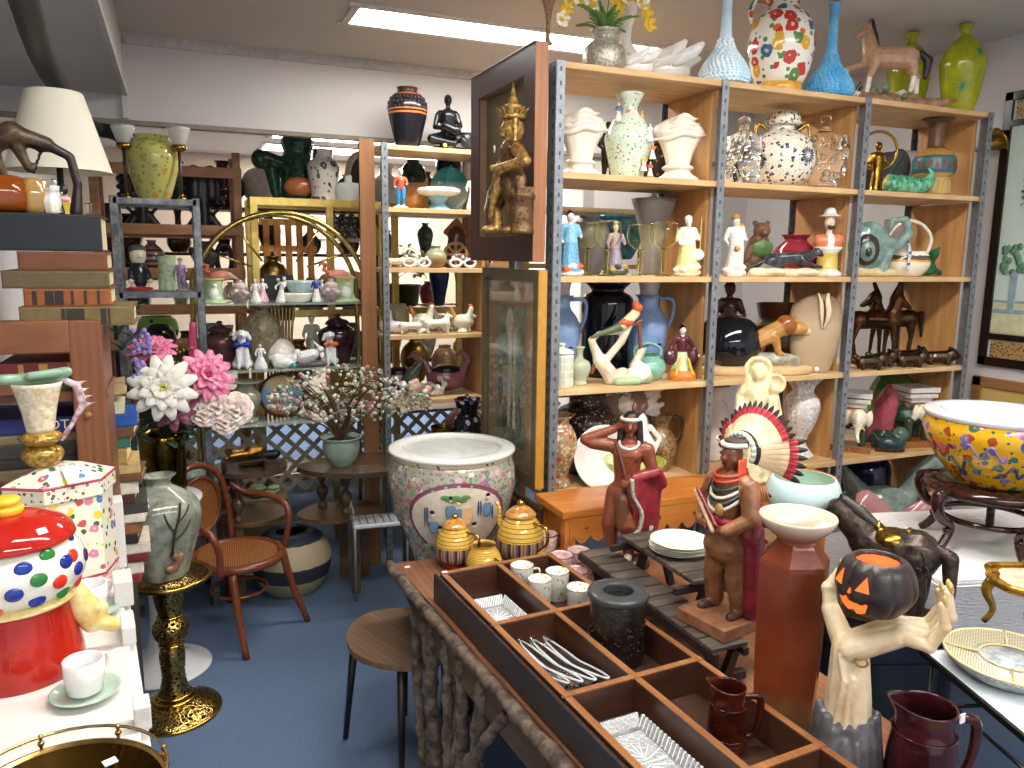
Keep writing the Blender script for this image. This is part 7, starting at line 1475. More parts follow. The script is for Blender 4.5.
# local: -y is forward
seat=[(.2*math.cos(a)*(1.02),.205*math.sin(a))for a in [k*PI/16 for k in range(32)]]
B().tube([(x,y,sz-.012)for x,y in seat],.021,10,0,1,True,1).o('seat_rim',BWD,t)
B().slab([(x*.95,y*.95)for x,y in seat],sz-.012,sz,0).o('seat',CANE,t)
B().tube([(.13*math.cos(k*PI/8),.13*math.sin(k*PI/8),.22)for k in range(16)],.008,8,0,2,True).o('stretcher_ring',BWD,t)
for s in (-1,1):
    B().tube([(s*.17,-.13,sz-.03),(s*.185,-.17,.2),(s*.215,-.24,.0)],[.02,.018,.015],10).o('leg',BWD,t)
    B().tube([(s*.21,-.1,sz-.03),(s*.235,-.12,.5),(s*.25,-.09,.585),(s*.25,.02,.62),(s*.215,.14,.63),(s*.17,.2,.68)],[.016,.016,.017,.017,.015,.012],10).o('armrest',BWD,t)
B().tube([(-.21,.28,0),(-.16,.2,sz-.05),(-.165,.21,.52),(-.15,.24,.7),(-.08,.265,.78),(0,.27,.8),(.08,.265,.78),(.15,.24,.7),(.165,.21,.52),(.16,.2,sz-.05),(.21,.28,0)],.016,10,0,5).o('back_frame',BWD,t)
q=B();ov=[(.125*math.cos(k*PI/12),.232+.03*(.62+.14*math.sin(k*PI/12)-.55),.6+.145*math.sin(k*PI/12))for k in range(24)]
q.tube(ov,.01,8,0,1,True);q.o('back_oval',BWD,t)
CB=B();CB.add(ov+[(x,y+.006,z)for x,y,z in ov],[tuple(range(24)),tuple(range(47,23,-1))]+[(i,i+24,(i+1)%24+24,(i+1)%24)for i in range(24)],0,False)
CANE2=CANE.copy();
for nd in CANE2.node_tree.nodes:
    if nd.type=='MAPPING':nd.inputs['Rotation'].default_value=(PI/2,0,0)
CB.o('backrest',CANE2,t)
# striped stoneware floor pot
p=on(285,4.32,0);p.x=.5;p.y=4.26;t=T('floor_pot','large round sandy stoneware pot with a wide slate-blue band and blue rim','pot',p,0)
B().lathe(hollow(crom_p([(.12,0),(.14,.01),(.19,.08),(.215,.16),(.21,.24),(.17,.31),(.1,.345)],4),.012),(0,0,0),48,1,0).o('body',bands([(0,'#a3957a'),(.28,'#a99b7f'),(.3,'#2b3038'),(.52,'#3a3f48'),(.54,'#bfae8a'),(.88,'#c4b491'),(.885,'#343c4e')],.345,.7,0,False,.03,.6),t)
B().lathe(crom_p([(.08,.335),(.09,.345),(.12,.347),(.13,.335)],2),(0,0,0),40,1).o('rim',flat('#3b455c',.5),t)
# ================================================================ TWO-TIER TABLES
TW=wood('#46352a','#75614c',.8,0,.22);TWL=wood('#5a4028','#7d5f40',.8,0,.3)
def oval(cx,cy,rx,ry,kidney=0,n=40):return [(cx+rx*math.cos(2*PI*k/n),cy+ry*math.sin(2*PI*k/n)+kidney*(math.cos(2*PI*k/n)**2 if math.sin(2*PI*k/n)<0 else 0)-(kidney*.4 if math.sin(2*PI*k/n)<0 else 0))for k in range(n)]
BALL=[(.022,0),(.026,.02),(.012,.04),(.03,.08),(.033,.11),(.014,.14),(.014,.15),(.03,.19),(.026,.23),(.02,.25)]
t=T('two_tier_table','dark wooden kidney-shaped two-tier table with turned posts, against the lattice','table',(.9,4.16,0))
B().slab(oval(0,0,.37,.2,.08),.695,.72).o('top',TW,t)
B().slab(oval(-.13,.03,.24,.17),.43,.45).o('lower_shelf',TWL,t)
for x,y in ((-.12,-.04),(-.22,.12),(.26,.0),(.26,.12)):
    B().lathe(crom_p([(a,b_)for a,b_ in BALL],3),(x,y,.447),18,1).o('turned_post',TW,t)
for x,y in ((-.08,-.07),(-.1,.16),(.02,.14)):B().box((x,y,.215),(.045,.045,.43),bev=.003).o('leg',TWL,t)
for x,y in ((.26,0),(.26,.12)):B().box((x,y,.225),(.04,.04,.45),bev=.003).o('leg',TW,t)
t=T('round_side_table','dark round two-tier side table behind the cane armchair','table',(.31,4.31,0))
B().slab(oval(0,0,.19,.19),.695,.72).o('top',TW,t);B().slab(oval(0,0,.18,.18),.43,.45).o('lower_shelf',TWL,t)
for a in (2.2,3.1,4.1):
    x,y=.14*math.cos(a),.14*math.sin(a);B().lathe(crom_p(BALL,3),(x,y,.447),18,1).o('turned_post',TW,t);B().box((x,y,.215),(.04,.04,.43),bev=.003).o('leg',TWL,t)
# acrylic rack on the lower shelf
p=Vector((.93,3.9,.459));t=T('acrylic_tray','clear acrylic paper tray with a slotted base hanging out under the kidney table','tray',p,-.1)
AC=glass('#dfe6ea',.03,.3)
B().box((0,0,.005),(.32,.2,.006)).o('tray_floor',AC,t);B().box((0,-.09,.012),(.32,.022,.012)).o('lip',flat('#dfe2e4',.15),t)
for s in (-1,1):B().box((s*.16,0,.05),(.006,.2,.1)).o('side_wall',AC,t)
q=B()
for i in range(7):q.box((-.12+.04*i,-.0,.0095),(.004,.18,.003))
prop(q.o('slots',flat('#31373c',.4),t),kind='stuff')
for x in (-.14,.14):B().tube([(x,.06,.0),(x,.06,-.454)],.007,6,0,1).o('stand_leg',flat('#b8bcc0',.3,.8),t)
# bead tree in a celadon pot
p=Vector((.77,4.16,.7205));h=.175;t=T('potted_bead_tree','celadon green pot with a spreading tree of beaded blossoms in white, rose and green','potted tree',p,0)
B().lathe(hollow(crom_p([(.055,0),(.06,.008),(.088,.05),(.1,.1),(.098,.135),(.108,.145),(.112,.155)],3),.008),(0,0,0),40,1).o('pot',glaze('#8aa596','#a5bcae',12,.08),t)
B().lathe([(.09,.13),(.001,.135)],(0,0,0),30,1).o('soil',flat('#4a4a3c',.8),t)
q=B();BRC=[]
for i in range(15):
    px,py=random.uniform(292,412),random.uniform(372,420);c=ay(px,py,4.2+random.uniform(-.12,.12))-p
    q.tube([Vector((0,0,.13)),Vector((c.x*.4,c.y*.5,.13+(c.z-.13)*.6)),c],[.008,.005,.003],6);BRC.append(c)
q.o('branches',flat('#4a3426',.5),t)
qs=[B(),B(),B()]
for i in range(760):
    px=random.uniform(268,430);u_=(px-345)/85
    py=400+random.uniform(-1,1)*30*max(.25,1-abs(u_)**2)+8*u_*u_-6;c=ay(px,py,4.18+random.uniform(-.14,.14))-p
    k=random.choices((0,1,2),(5,2,8))[0]
    if k==2:qs[2].petal(c,c+Vector((random.uniform(-.03,.03),random.uniform(-.02,.02),random.uniform(-.03,.03))),.018,.1)
    else:qs[k].ell(c,random.uniform(.007,.014),0,6,4)
for q_,nm,m in zip(qs,('white_beads','rose_beads','bead_leaves'),(flat('#e2e2d4',.3),glaze('#b8708a','#dca080',60,.3),glaze('#74886a','#b4c2a0',40,.4))):prop(q_.o(nm,m,t),kind='stuff')
# things on the round side table
p=on(215,4.15,.721);t=T('gold_fish_tray','gold shell-patterned dish on a dark stand, left of the bead tree','dish',Vector((.27,4.24,.721)),.1)
B().box((0,0,.05),(.22,.12,.006),bev=.002).o('stand_top',flat('#2a2624',.3),t)
for x in (-.1,.1):B().box((x,0,.024),(.01,.11,.048)).o('stand_leg',flat('#2a2624',.3),t)
blob('gold_shell',[c_((-.7,0,.1),(.7,0,.12),.1,.14,0),c_((.3,0,.25),(.65,0,.3),.25,.2,0),c_((-.5,-.1,.2),(.4,-.1,.24),.1,.12,0),c_((-.4,.12,.3),(.2,.1,.3),.1,.1,0)],metal('#c9954a',.3,.5,90,.8),t,.025*.17,(0,0,.054),0,.13)
blobat('black_hat','black rolled-brim hat on the round side table','hat',Vector((.36,4.38,.721)),None,None,18,[c_((-.9,0,.25),(.9,0,.35),.2,.26,0),c_((-.9,.3,.25),(.8,.3,.3),.22,.22,0),e_((0,.15,.3),(.8,.4,.25),0)],[flat('#0c0c0e',.4)],vox=.05)
blobat('grey_shell_pile','pile of pale green glass leaves on the lower level beside the kidney table','glass leaves',Vector((.32,4.66,.4405)),None,None,18,[e_((random.uniform(-1.4,1.4),random.uniform(-.5,.5),random.uniform(.15,.6)),(.35,.3,.12),random.randint(0,1))for _ in range(16)],['#b9c48a','#8fa06a'],vox=.06)
B().box((0,0,.22),(.4,.2,.44),bev=.003).o('low_shelf_box',flat('#6e6048',.6),None,(.33,4.67,0),0,'low tan box behind the round side table','box')
# ================================================================ FLOWERED FISH BOWL
def fishmat():
    n=N('fish_bowl');s=n.n('ShaderNodeSeparateXYZ');n.l(n.co(),s.inputs[0])
    return n
FB=floral('#a39e90',['#c9a3a8','#7f9c7a','#8a6a86','#d8cfb0','#5f8474','#b06a7a'],34,.44,.12,'#6f8068',1.9,lsize=.36)
p=Vector((.955,2.83,0));t=T('fish_bowl_planter','huge porcelain fish bowl painted with blossoms and a medallion of robed ladies','fish bowl',Vector((.955,2.83,.62)),fc(p))
hb=.5;pr=[(.13,0),(.14,.01),(.17,.1),(.23,.26),(.25,.38),(.235,.46)]
cpb=crom_p(pr,8);rb=lambda z:float(np.interp(z,[c[1]for c in cpb],[c[0]for c in cpb]))
B().lathe(crom_p(pr,5),(0,0,0),64,1).o('body',FB,t)
B().lathe([(.19,.48),(.222,.45),(.238,.38),(.215,.26),(.15,.1),(.1,.04),(.001,.035)],(0,0,0),64,1).o('inside',flat('#b9bab6',.3),t,label='plain greyish white inside')
B().lathe(crom_p([(.231,.455),(.24,.468),(.24,.478)],2),(0,0,0),64,1).o('shoulder_band',floral('#c9bfa0',['#4a4440'],40,.25),t)
B().lathe(crom_p([(.225,.465),(.245,.478),(.248,.488),(.24,.494),(.2,.497),(.19,.49),(.19,.46)],2),(0,0,0),64,1).o('rim',flat('#d3d1cc',.12,0,.05,60),t,label='white rim')
def onsurf(a,z,e=.002):r_=rb(z)+e;return Vector((r_*math.sin(a),-r_*math.cos(a),z))
def patch(cx,cz,rx,rz,m,name,e,n=26,poly=None,**k):
    q=B();rings=5;vs=[onsurf(cx,cz,e)];fs=[]
    for i in range(1,rings+1):
        for j in range(n):
            th=2*PI*j/n;u_,v_=rx*i/rings*math.cos(th),rz*i/rings*math.sin(th);vs.append(onsurf(cx+u_/.24,cz+v_,e))
    for j in range(n):fs.append((0,1+j,1+(j+1)%n))
    for i in range(rings-1):
        for j in range(n):a_=1+i*n;b2=a_+n;fs.append((a_+j,b2+j,b2+(j+1)%n,a_+(j+1)%n))
    q.add(vs,fs,0);return q.o(name,m,t,**k)
patch(.1,.26,.205,.155,flat('#7c4a5e',.12),'medallion_border',.0015,label='plum medallion border')
patch(.1,.26,.188,.139,glaze('#c9c0ac','#d9d2c0',20,.12),'medallion',.003)
def surf_shape(items,m,name):
    q=B()
    for a,z,rx,rz in items:
        c=onsurf(a,z,.0045);q.ell(c,(rx,.002,rz),0,10,6,Matrix.Rotation(a,3,'Z'))
    prop(q.o(name,m,t),kind='stuff')
fx=[(-.3,.25),(-.02,.31),(.1,.3),(.55,.31),(-.2,.19),(.0,.18),(.2,.19),(.36,.2)]
surf_shape([(a,z,.02,.036)for a,z in fx[:4]],flat('#5f7f9c',.2),'painted_robes');surf_shape([(a,z-.01,.02,.03)for a,z in fx[4:]],flat('#8a6a94',.2),'painted_skirts')
surf_shape([(a,z+.042,.009,.01)for a,z in fx],flat('#e6cdb8',.2),'painted_faces');surf_shape([(a,z+.052,.01,.007)for a,z in fx],flat('#221c1e',.2),'painted_hair')
surf_shape([(-.1+.05*i,.362-.006*(i%3),.018,.009)for i in range(7)],flat('#5a7f52',.3),'painted_foliage')
surf_shape([(-.5+.11*i,.15+.012*math.sin(i*2),.02,.006)for i in range(11)],flat('#8a9a94',.3),'painted_ground')
surf_shape([(.2+.02*i,.3,.02,.05)for i in range(3)],flat('#c9a37a',.3),'painted_screen')
surf_shape([(-.42,.3,.004,.06),(-.38,.3,.004,.06),(.4,.32,.004,.04),(.44,.32,.004,.04),(.66,.3,.004,.04)],flat('#4c4a6c',.3),'painted_lattice')
t=T('bowl_stand','dark carved round wooden stand under the flowered fish bowl, with inlaid white feet','stand',(.955,2.83,0))
DW=wood('#1c1210','#34201a',1,2,.25)
B().lathe([(.15,.575),(.17,.58),(.18,.6),(.17,.619),(.13,.6195),(.13,.58)],(0,0,0),40,1).o('ring',DW,t)
for k in range(5):
    a=2*PI*k/5+.3;c,s=math.cos(a),math.sin(a)
    l_=B().tube([(.15*c,.15*s,.58),(.16*c,.16*s,.52),(.12*c,.12*s,.38),(.08*c,.08*s,.15),(.085*c,.085*s,.03),(.1*c,.1*s,.012)],[.025,.035,.02,.018,.022,.012],10).o('leg',DW,t)
    B().ell((.18*c,.18*s,.54),(.022,.022,.03),0).o('white_inlay',flat('#cfcac2',.2),l_)
B().tube([(.11*math.cos(k*PI/8),.11*math.sin(k*PI/8),.3)for k in range(16)],.012,8,0,2,True).o('stretcher_ring',DW,t)
# ================================================================ LONG RUSTIC TABLE
TX0,TX1,TY0,TY1,TZ=.665,1.5,.72,2.62,.75
LX=lambda y:.665+.07*(2.62-y)
TT=wood('#6e4630','#9a6a4a',.9,1,.35);BARK=glaze('#3d3129','#7a6a5a',30,.8,0,1.0)
t=T('rustic_table','long brown table edged with gnarled branches and knotty root legs along its left side','table',(1.08,1.67,0))
B().slab([(x-1.08,y-1.67)for x,y in ((LX(.72),.72),(1.5,.72),(1.6,2.42),(1.235,2.43),(1.225,2.62),(LX(2.62),2.62))],TZ-.032,TZ).o('top',TT,t)
B().box((.07,-.1,TZ-.08),(.62,TY1-TY0-.34,.09)).o('apron',wood('#3c2b20','#5a4230',1,1),t)
def knotty(pts,r0,n=22,amp=.35,seed=0):
    rnd=random.Random(seed);cr=crom(pts,max(3,n//(len(pts)-1)));P_=[Vector(c)+Vector((rnd.uniform(-.004,.004),rnd.uniform(-.004,.004),0))for c in cr]
    rr=[r0*(1+amp*math.sin(i*1.15+seed)+rnd.uniform(-.1,.1))for i in range(len(P_))];return P_,rr
o0=Vector((1.08,1.67,0))
P_,rr=knotty([Vector((LX(y)-dx,y,TZ-dz))-o0 for y,dx,dz in ((2.64,.012,.01),(2.3,.018,.015),(1.9,.01,.025),(1.5,.016,.02),(1.1,.012,.022),(.75,.014,.02))],.019,60,.1,3)
B().tube(P_,rr,10,0,1).o('edge_branch',BARK,t)
P_,rr=knotty([Vector((TX0,TY1+.012,TZ-.02))-o0,Vector((1.22,TY1+.012,TZ-.02))-o0],.016,24,.08,5);B().tube(P_,rr,10,0,1).o('edge_branch',BARK,t)
for i,(tx,ty,bx)in enumerate(((415,605,424),(424,612,430),(434,620,437),(446,632,447),(461,652,459),(484,676,474),(507,708,470),(455,642,452))):
    a=ax(tx,ty+6,TX0+.02+.008*i);b_=ax(bx,768,TX0+.03+.01*(i%3));d=(b_-a);ft=a+d*(a.z/(a.z-b_.z))if a.z>b_.z else b_
    ft.z=0;ft.y=max(min(ft.y,2.6),1.3)
    P_,rr=knotty([a-o0,(a*.6+ft*.4)+Vector((.012*math.sin(i*2),.02*math.cos(i*3),0))-o0,(a*.25+ft*.75)-o0,ft-o0],.0165+.003*(i%3),42,.14,i)
    B().tube(P_,rr,9,0,1).o('root_leg',BARK,t)
for i,(y0,y1)in enumerate(((1.5,1.15),(1.3,1.0),(1.12,.95))):
    P_,rr=knotty([Vector((LX(y0)+.01,y0,TZ-.05))-o0,Vector((LX(y0)+.02,(y0+y1)/2,.4))-o0,Vector((LX(y0)+.03,y1,0))-o0],.024,30,.15,9+i);B().tube(P_,rr,9,0,1).o('root_leg',BARK,t)
B().box((-.33,.05,TZ-.12),(.03,1.5,.1),rz=.07,bev=.006).o('side_rail',wood('#4a3a2c','#6f5c48',1,1,.7),t)
for x,y in ((.37,.66),(.34,-.83),(-.18,-.83)):B().box((x,y,.36),(.06,.06,.72),bev=.004).o('leg',wood('#3c2b20','#5a4230',1,2),t)
for px,py in ((404,562),(443,577)):pass
B().box((0,0,.001),(.018,.014,.002)).o('price_tag',flat('#f0ede6',.5),t,Vector((TX0+.035,2.575,TZ))-o0)
# second chair, only its seat and legs show
t=T('brown_chair','brown wooden chair tucked against the left side of the rustic table','chair',(.71,2.66,0),.35)
SW=wood('#5c4634','#86694e',.8,1,.35)
B().slab([(.215*math.cos(a)*(1-.12*max(0,math.sin(a))),.24*math.sin(a))for a in [k*PI/16 for k in range(32)]],.43,.452).o('seat',SW,t)
for x,y in ((-.12,-.15),(.11,-.13),(-.12,.15),(.09,.13)):B().tube([(x,y,.43),(x*1.25,y*1.25,0)],[.016,.011],10,0,1).o('leg',flat('#1d1512',.35),t)
# ================================================================ COMPARTMENT TRAY
TRW=wood('#3a2218','#5e3a28',1.2,1,.35);TRD=wood('#2e1c15','#4a2e22',1.2,1,.4);TRX=wood('#3a2218','#5e3a28',1.2,0,.35);TRL=wood('#7a4c2c','#a87448',1.2,1,.3)
z0,z1,W_,L_,th=.7535,.842,.405,1.5,.018
t=T('compartment_tray','long dark wooden crate divided into square compartments, standing on the table','tray',(.722,2.262,0),math.radians(3.4));DV=(0,.385,.775,1.165,1.5)
B().box((W_/2,-L_/2,z0+.005),(W_,L_,.01)).o('bottom',TRD,t)
q=B();zc=(z0+z1)/2;hh=z1-z0
B().box((-th*.6,-L_/2,zc),(.012,L_+.03,hh+.004),bev=.004).o('outer_board',flat('#2b211d',.35,0,.3,30),t,label='nearly black outer board')
for x,m in ((th/2,TRW),(W_/2,TRW),(W_-th/2,TRW)):B().box((x,-L_/2,zc+.004),(th,L_,hh),bev=.002).o('long_divider',m,t);B().box((x,-L_/2,z1+.0055),(th,L_,.003)).o('pale_edge',TRL,t,label='paler top edge')  # dark dividers, each with a paler strip along its top
for v_ in DV:B().box((W_/2,-v_-th/2,zc+.005),(W_,th,hh+.002),bev=.002).o('cross_divider',TRX,t);B().box((W_/2,-v_-th/2,z1+.0075),(W_,th,.003)).o('pale_edge',TRL,t,label='paler top edge')
for x in (0.002,W_-.002):
    for v_ in DV[1:4]:B().ell((x,-v_-th/2,z1+.004),(.006,.006,.003)).o('nail_head',metal('#a89a8a',.4),t)
MT=t.matrix_basis.copy()if False else Matrix.Translation((.722,2.262,0))@Matrix.Rotation(math.radians(3.4),4,'Z')
tl=lambda u_,v_:(MT@Vector((u_,-v_,z0+.011)))
B().box((0,0,.001),(.016,.012,.002)).o('price_tag',flat('#f0ede6',.5),t,(.012,-.01,z1+.01))
CUT=N('cut_glass');CUT.set(C3('#dfe3e2'),.05,0,.9);vv=CUT.vor(120);CUT.bump(vv.outputs['Distance'],1.0,.004);CUT.b.inputs['Alpha'].default_value=.35;CUT=CUT.m
def glassdish(u_,v_,lx,ly,label):
    t=T('glass_dish',label,'dish',tl(u_,v_),math.radians(3.4),'cut-glass relish dishes')
    B().box((0,0,.004),(lx*.8,ly*.85,.006),bev=.002).o('dish_floor',CUT,t)
    for i,(c,d,rx,ry)in enumerate((((lx*.45,0,.018),(.004,ly*.95,.036),0,.35),((-lx*.45,0,.018),(.004,ly*.95,.036),0,-.35),((0,ly*.48,.018),(lx*.9,.004,.036),-.35,0),((0,-ly*.48,.018),(lx*.9,.004,.036),.35,0))):B().box(c,d,0,0,rx,ry).o('dish_wall',CUT,t)
    q=B()
    for i in range(16):
        a=i*PI/8;q.box((.018*math.cos(a)*lx/.1,.018*math.sin(a)*ly/.1,.009),(lx*.34,.002,.003),0,a)
    prop(q.o('starburst',flat('#f2f4f4',.05),t),kind='stuff')
    q=B()
    for s in (-1,1):
        for i in range(18):q.box((s*lx*.46,-ly*.45+ly*.9*i/17,.022),(.005,.003,.03),0,0,0,s*.35);q.box((-lx*.42+lx*.84*i/17,s*ly*.49,.022),(.003,.005,.03),0,0,-s*.35,0)
    prop(q.o('pressed_ribs',flat('#f2f4f4',.05),t),kind='stuff')
glassdish(.103,.23,.12,.19,'rectangular cut-glass relish dish in the farthest left compartment')
glassdish(.103,.98,.14,.26,'rectangular cut-glass relish dish in the nearest left compartment')
for i in range(4):
    c=tl(.05+.034*i,.565+.008*i);t=T('banana_dish',('leftmost','second from left','third from left','rightmost')[i]+' of the nested clear glass banana-split dishes','glass dish',c+Vector((0,0,.0)),.25,'nested glass banana-split dishes')
    pts=[(0,.13,.045),(0,.1,.03),(0,0,.016),(0,-.1,.02),(0,-.13,.03)]
    q=B();q.tube([(x,y,z+.012)for x,y,z in pts],[.01,.0155,.0155,.015,.008],12,0,5,flat=.35);q.o('body',glass('#eef2f2',.03,.12),t)
    q=B();q.tube([(.0145*math.sin(k*PI/8),.125*math.cos(k*PI/8),.034+.014*abs(math.cos(k*PI/8)))for k in range(16)],.0028,6,0,2,True);q.o('rim',glass('#f2f5f4',.03,.5),t)
MG=N('mug');MG.set(MG.mix(MG.math('LESS_THAN',MG.vor(60).outputs['Distance'],.2),C3('#eeeade'),C3('#b39548')),.12);MG=MG.m
for i,(u_,v_)in enumerate(((.257,.075),(.338,.165),(.258,.195),(.336,.3))):
    t=T('china_mug',('farthest','right','left','nearest')[i]+' white and gold china mug in the far right compartment','mug',tl(u_,v_),.4*i,'white and gold mugs')
    B().lathe([(.031,0),(.034,.004),(.038,.09),(.039,.095),(.036,.094),(.034,.085),(.033,.03),(.001,.028)],(0,0,0),30,1).o('body',MG,t)
    B().tube([(.0385*math.cos(k*PI/10),.0385*math.sin(k*PI/10),.094)for k in range(20)],.0012,6,0,1,True).o('gold_rim',metal('#c9a24a',.2),t)
    B().tube([(.037,0,.075),(.062,0,.07),(.06,0,.035),(.035,0,.025)],.004,8).o('handle',MG,t)
c=tl(.3,.56);h=.2;t=T('black_canister','large black carved cylinder jar with a flat grey collar, open at the top','jar',c,0)
CB_=glaze('#15110f','#2b2320',60,.25,0,.8)
B().lathe(sca([(.36,0),(.37,.02),(.37,.85),(.35,.87)],h),(0,0,0),44,2).o('body',CB_,t)
B().lathe(crom_p(sca([(.37,.86),(.415,.9),(.42,.95),(.4,.98),(.3,1.0),(.22,.99),(.21,.94),(.21,.6),(.001,.59)],h),2),(0,0,0),44,1).o('collar',flat('#3d4042',.25),t,label='dark grey flat collar')
q=B()
for i in range(90):
    a=random.uniform(0,2*PI);z=random.uniform(.08,.6);q.ell((.372*h*math.sin(a),-.372*h*math.cos(a),z*h),(random.uniform(.01,.03)*h,.012*h,random.uniform(.01,.025)*h),0,6,4)
prop(q.o('carved_blossoms',flat('#2e2522',.2),t),kind='stuff')
def jug(name,label,loc,h,rz,m,w_=.3,tag=False):
    t=T(name,label,'pitcher',loc,rz)
    pr=[(w_*.9,0),(w_*.95,.03),(w_,.35),(w_*.93,.6),(w_*.8,.85),(w_*.86,1)]
    def lb(th,z):
        k=max(0,(z/h-.75)/.25);d=math.cos(th-PI);return 1+k*k*(.42*max(0,d)**3)
    q=B().lathe(hollow(crom_p(sca(pr,h),5),.022*h),(0,0,0),56,1,lobe=lb)
    for i,v in enumerate(q.v):
        k=max(0,(v[2]/h-.8)/.2);q.v[i]=(v[0],v[1],v[2]+k*.07*h*max(0,-v[0]/(w_*h))**2)
    q.o('body',m,t)
    B().tube([(w_*.8*h,0,.82*h),(w_*1.6*h,0,.8*h),(w_*1.7*h,0,.5*h),(w_*1.45*h,0,.22*h),(w_*.95*h,0,.16*h)],[.035*h,.045*h,.045*h,.04*h,.035*h],12,0,6,flat=1.3).o('handle',m,t)
    q=B()
    for z in (.1,.17,.24,.72):q.tube([(w_*1.0*h*math.cos(k*PI/12)*(1 if z<.5 else .9),w_*1.0*h*math.sin(k*PI/12)*(1 if z<.5 else .9),z*h)for k in range(24)],.012*h,6,0,1,True)
    prop(q.o('ring_mouldings',m,t),kind='stuff')
    if tag:B().box((w_*.85*h,-.03,.93*h),(.016,.003,.02),0,.4).o('price_tag',flat('#efe9f2',.5),t)
    return t
jug('brown_pitcher','glossy reddish-brown barrel pitcher inside the tray compartment',tl(.3,1.0),.15,-.35,glaze('#2c0f09','#4c1c10',14,.05,0,.2),.29)
jug('maroon_pitcher','big dark maroon glazed pitcher with a white tag at the bottom right',Vector((1.37,1.02,TZ+.001)),.2,-.3,glaze('#2a0e12','#451a20',12,.05,0,.2),.34,True)
# ================================================================ STRIPED TEA SET
GY='#d9b04e'
def stripem(h):
    n=N('striped_lustre');s=n.n('ShaderNodeSeparateXYZ');n.l(n.co(),s.inputs[0])
    ang=n.n('ShaderNodeMath',operation='ARCTAN2');n.l(s.outputs['X'],ang.inputs[0]);n.l(s.outputs['Y'],ang.inputs[1])
    a=n.math('FRACT',n.math('MULTIPLY',ang.outputs[0],2.4));v=n.ramp(a,[(0,C3('#3d4e62')),(.18,C3('#b3542c')),(.34,C3('#8a8c8e')),(.5,C3('#2d5c50')),(.62,C3('#b98c3a')),(.78,C3('#5a4468')),(.9,C3('#1d1c22'))],True)
    z=n.math('DIVIDE',s.outputs['Z'],h);zl=n.math('FRACT',n.math('MULTIPLY',z,16));ln=n.mix(n.math('LESS_THAN',zl,.16),C3(GY),C3('#6a4a20'))
    c=n.mix(n.math('LESS_THAN',z,.42),ln,v);c=n.mix(n.math('LESS_THAN',z,.14),c,C3('#a03a1c'));return n.set(c,.1,.15)
LG=metal('#c9a24a',.18,.3)
def teapot(px,hp,label,name,lid=True,spout=False,a=0,w_=.34,pyY=2.46):
    p=on(px,pyY,TZ+.001);h=hp*mp(p);t=T(name,label,'tea set piece',p,fc(p,a),'gold striped lustre tea set');m=stripem(h)
    hb_=.78 if lid else 1
    B().lathe(crom_p(sca([(w_*.6,0),(w_*.62,.02),(w_*.5,.05),(w_*.95,.2),(w_*1.0,.4),(w_*.85,.6),(w_*.55,.76)],h),4)if lid else hollow(crom_p(sca([(w_*.7,0),(w_*.75,.03),(w_*1.25,.35),(w_*1.2,.6),(w_*.8,.9),(w_*.85,1)],h),4),.02*h),(0,0,0),40,1).o('body',m,t)
    if lid:
        B().lathe(crom_p(sca([(w_*.62,.75),(w_*.64,.78),(w_*.4,.87),(w_*.1,.91)],h),3),(0,0,0),32,1).o('lid',glaze('#a8602c','#c9a04c',40,.15),t)
        B().lathe(crom_p(sca([(w_*.08,.9),(w_*.16,.93),(w_*.14,.97),(.001,1)],h),2),(0,0,0),16,1).o('lid_knob',LG,t)
    x0=w_*(1.0 if lid else 1.2)
    B().tube([(x0*.7*h,0,.68*h),(x0*1.35*h,0,.66*h),(x0*1.4*h,0,.42*h),(x0*.9*h,0,.24*h)],.028*h,8,0,6).o('handle',LG,t)
    if spout:B().tube([(-w_*.8*h,0,.4*h),(-w_*1.15*h,0,.55*h),(-w_*1.2*h,0,.78*h),(-w_*1.4*h,0,.86*h)],[.06*h,.045*h,.03*h,.025*h],10).o('spout',m,t)
teapot(455,55,'gold lustre sugar bowl with lid and vertical coloured stripes, leftmost of the tea set','sugar_bowl',True,False,-35,.36,2.52)
teapot(484,34,'gold lustre open creamer jug with coloured stripes, front piece of the tea set','creamer',False,False,-50,.42,2.4)
teapot(520,66,'tall gold lustre coffee pot with lid and coloured stripes, right of the creamer','coffee_pot',True,True,-40,.36,2.46)
# pink cups
PKC=glaze('#c9a0a4','#e6d0d0',60,.15);GRM=metal('#a8803c',.3)
for i,(px,Y,ph,l)in enumerate(((546,2.5,22,'tallest pink cup, right beside the coffee pot'),(578,2.36,17,'pink cup at the back of the group with a small gold cup beside it'),(561,2.32,20,'pink cup left in the middle of the group'),(592,2.3,12,'flat pink cup farthest right in the group'),(576,2.2,18,'pink cup nearest the crate'))):
    p=on(px,Y,TZ+.001);h=ph*mp(p);t=T('pink_cup',l,'cup',p,i,'pink cups with gold rims')
    B().lathe(hollow(crom_p([(.026,0),(.03,.003),(.038,h*.5),(.043,h)],3),.003),(0,0,0),32,1).o('body',PKC,t)
    B().tube([(.0425*math.cos(k*PI/10),.0425*math.sin(k*PI/10),h)for k in range(20)],.002,6,0,1,True).o('gold_rim',GRM,t)
    B().tube([(.036,0,h*.85),(.058,0,h*.75),(.055,0,h*.3),(.034,0,h*.2)],.003,8).o('handle',GRM,t)
p=on(557,2.52,TZ+.001)
for i,(px,Y)in enumerate(((536,2.34),(541,2.42),(600,2.17))):
    p=on(px,Y,TZ+.001);pot('cream_saucer' if i<2 else 'shell_plate',('cream saucer partly under the coffee pot','cream saucer among the pink cups','pink shell-shaped dish with a gold edge in front of the picnic bench')[i],'saucer' if i<2 else 'dish',p,None,None,6,[(1.2,0),(1.6,.1),(2.4,.5),(2.9,1)],glaze('#d9c69a','#ece0c0',40,.15)if i<2 else glaze('#d9b0a4','#efe2d4',40,.12),lobe=None if i<2 else (lambda th,z:1+.06*math.cos(8*th)),t=.15)
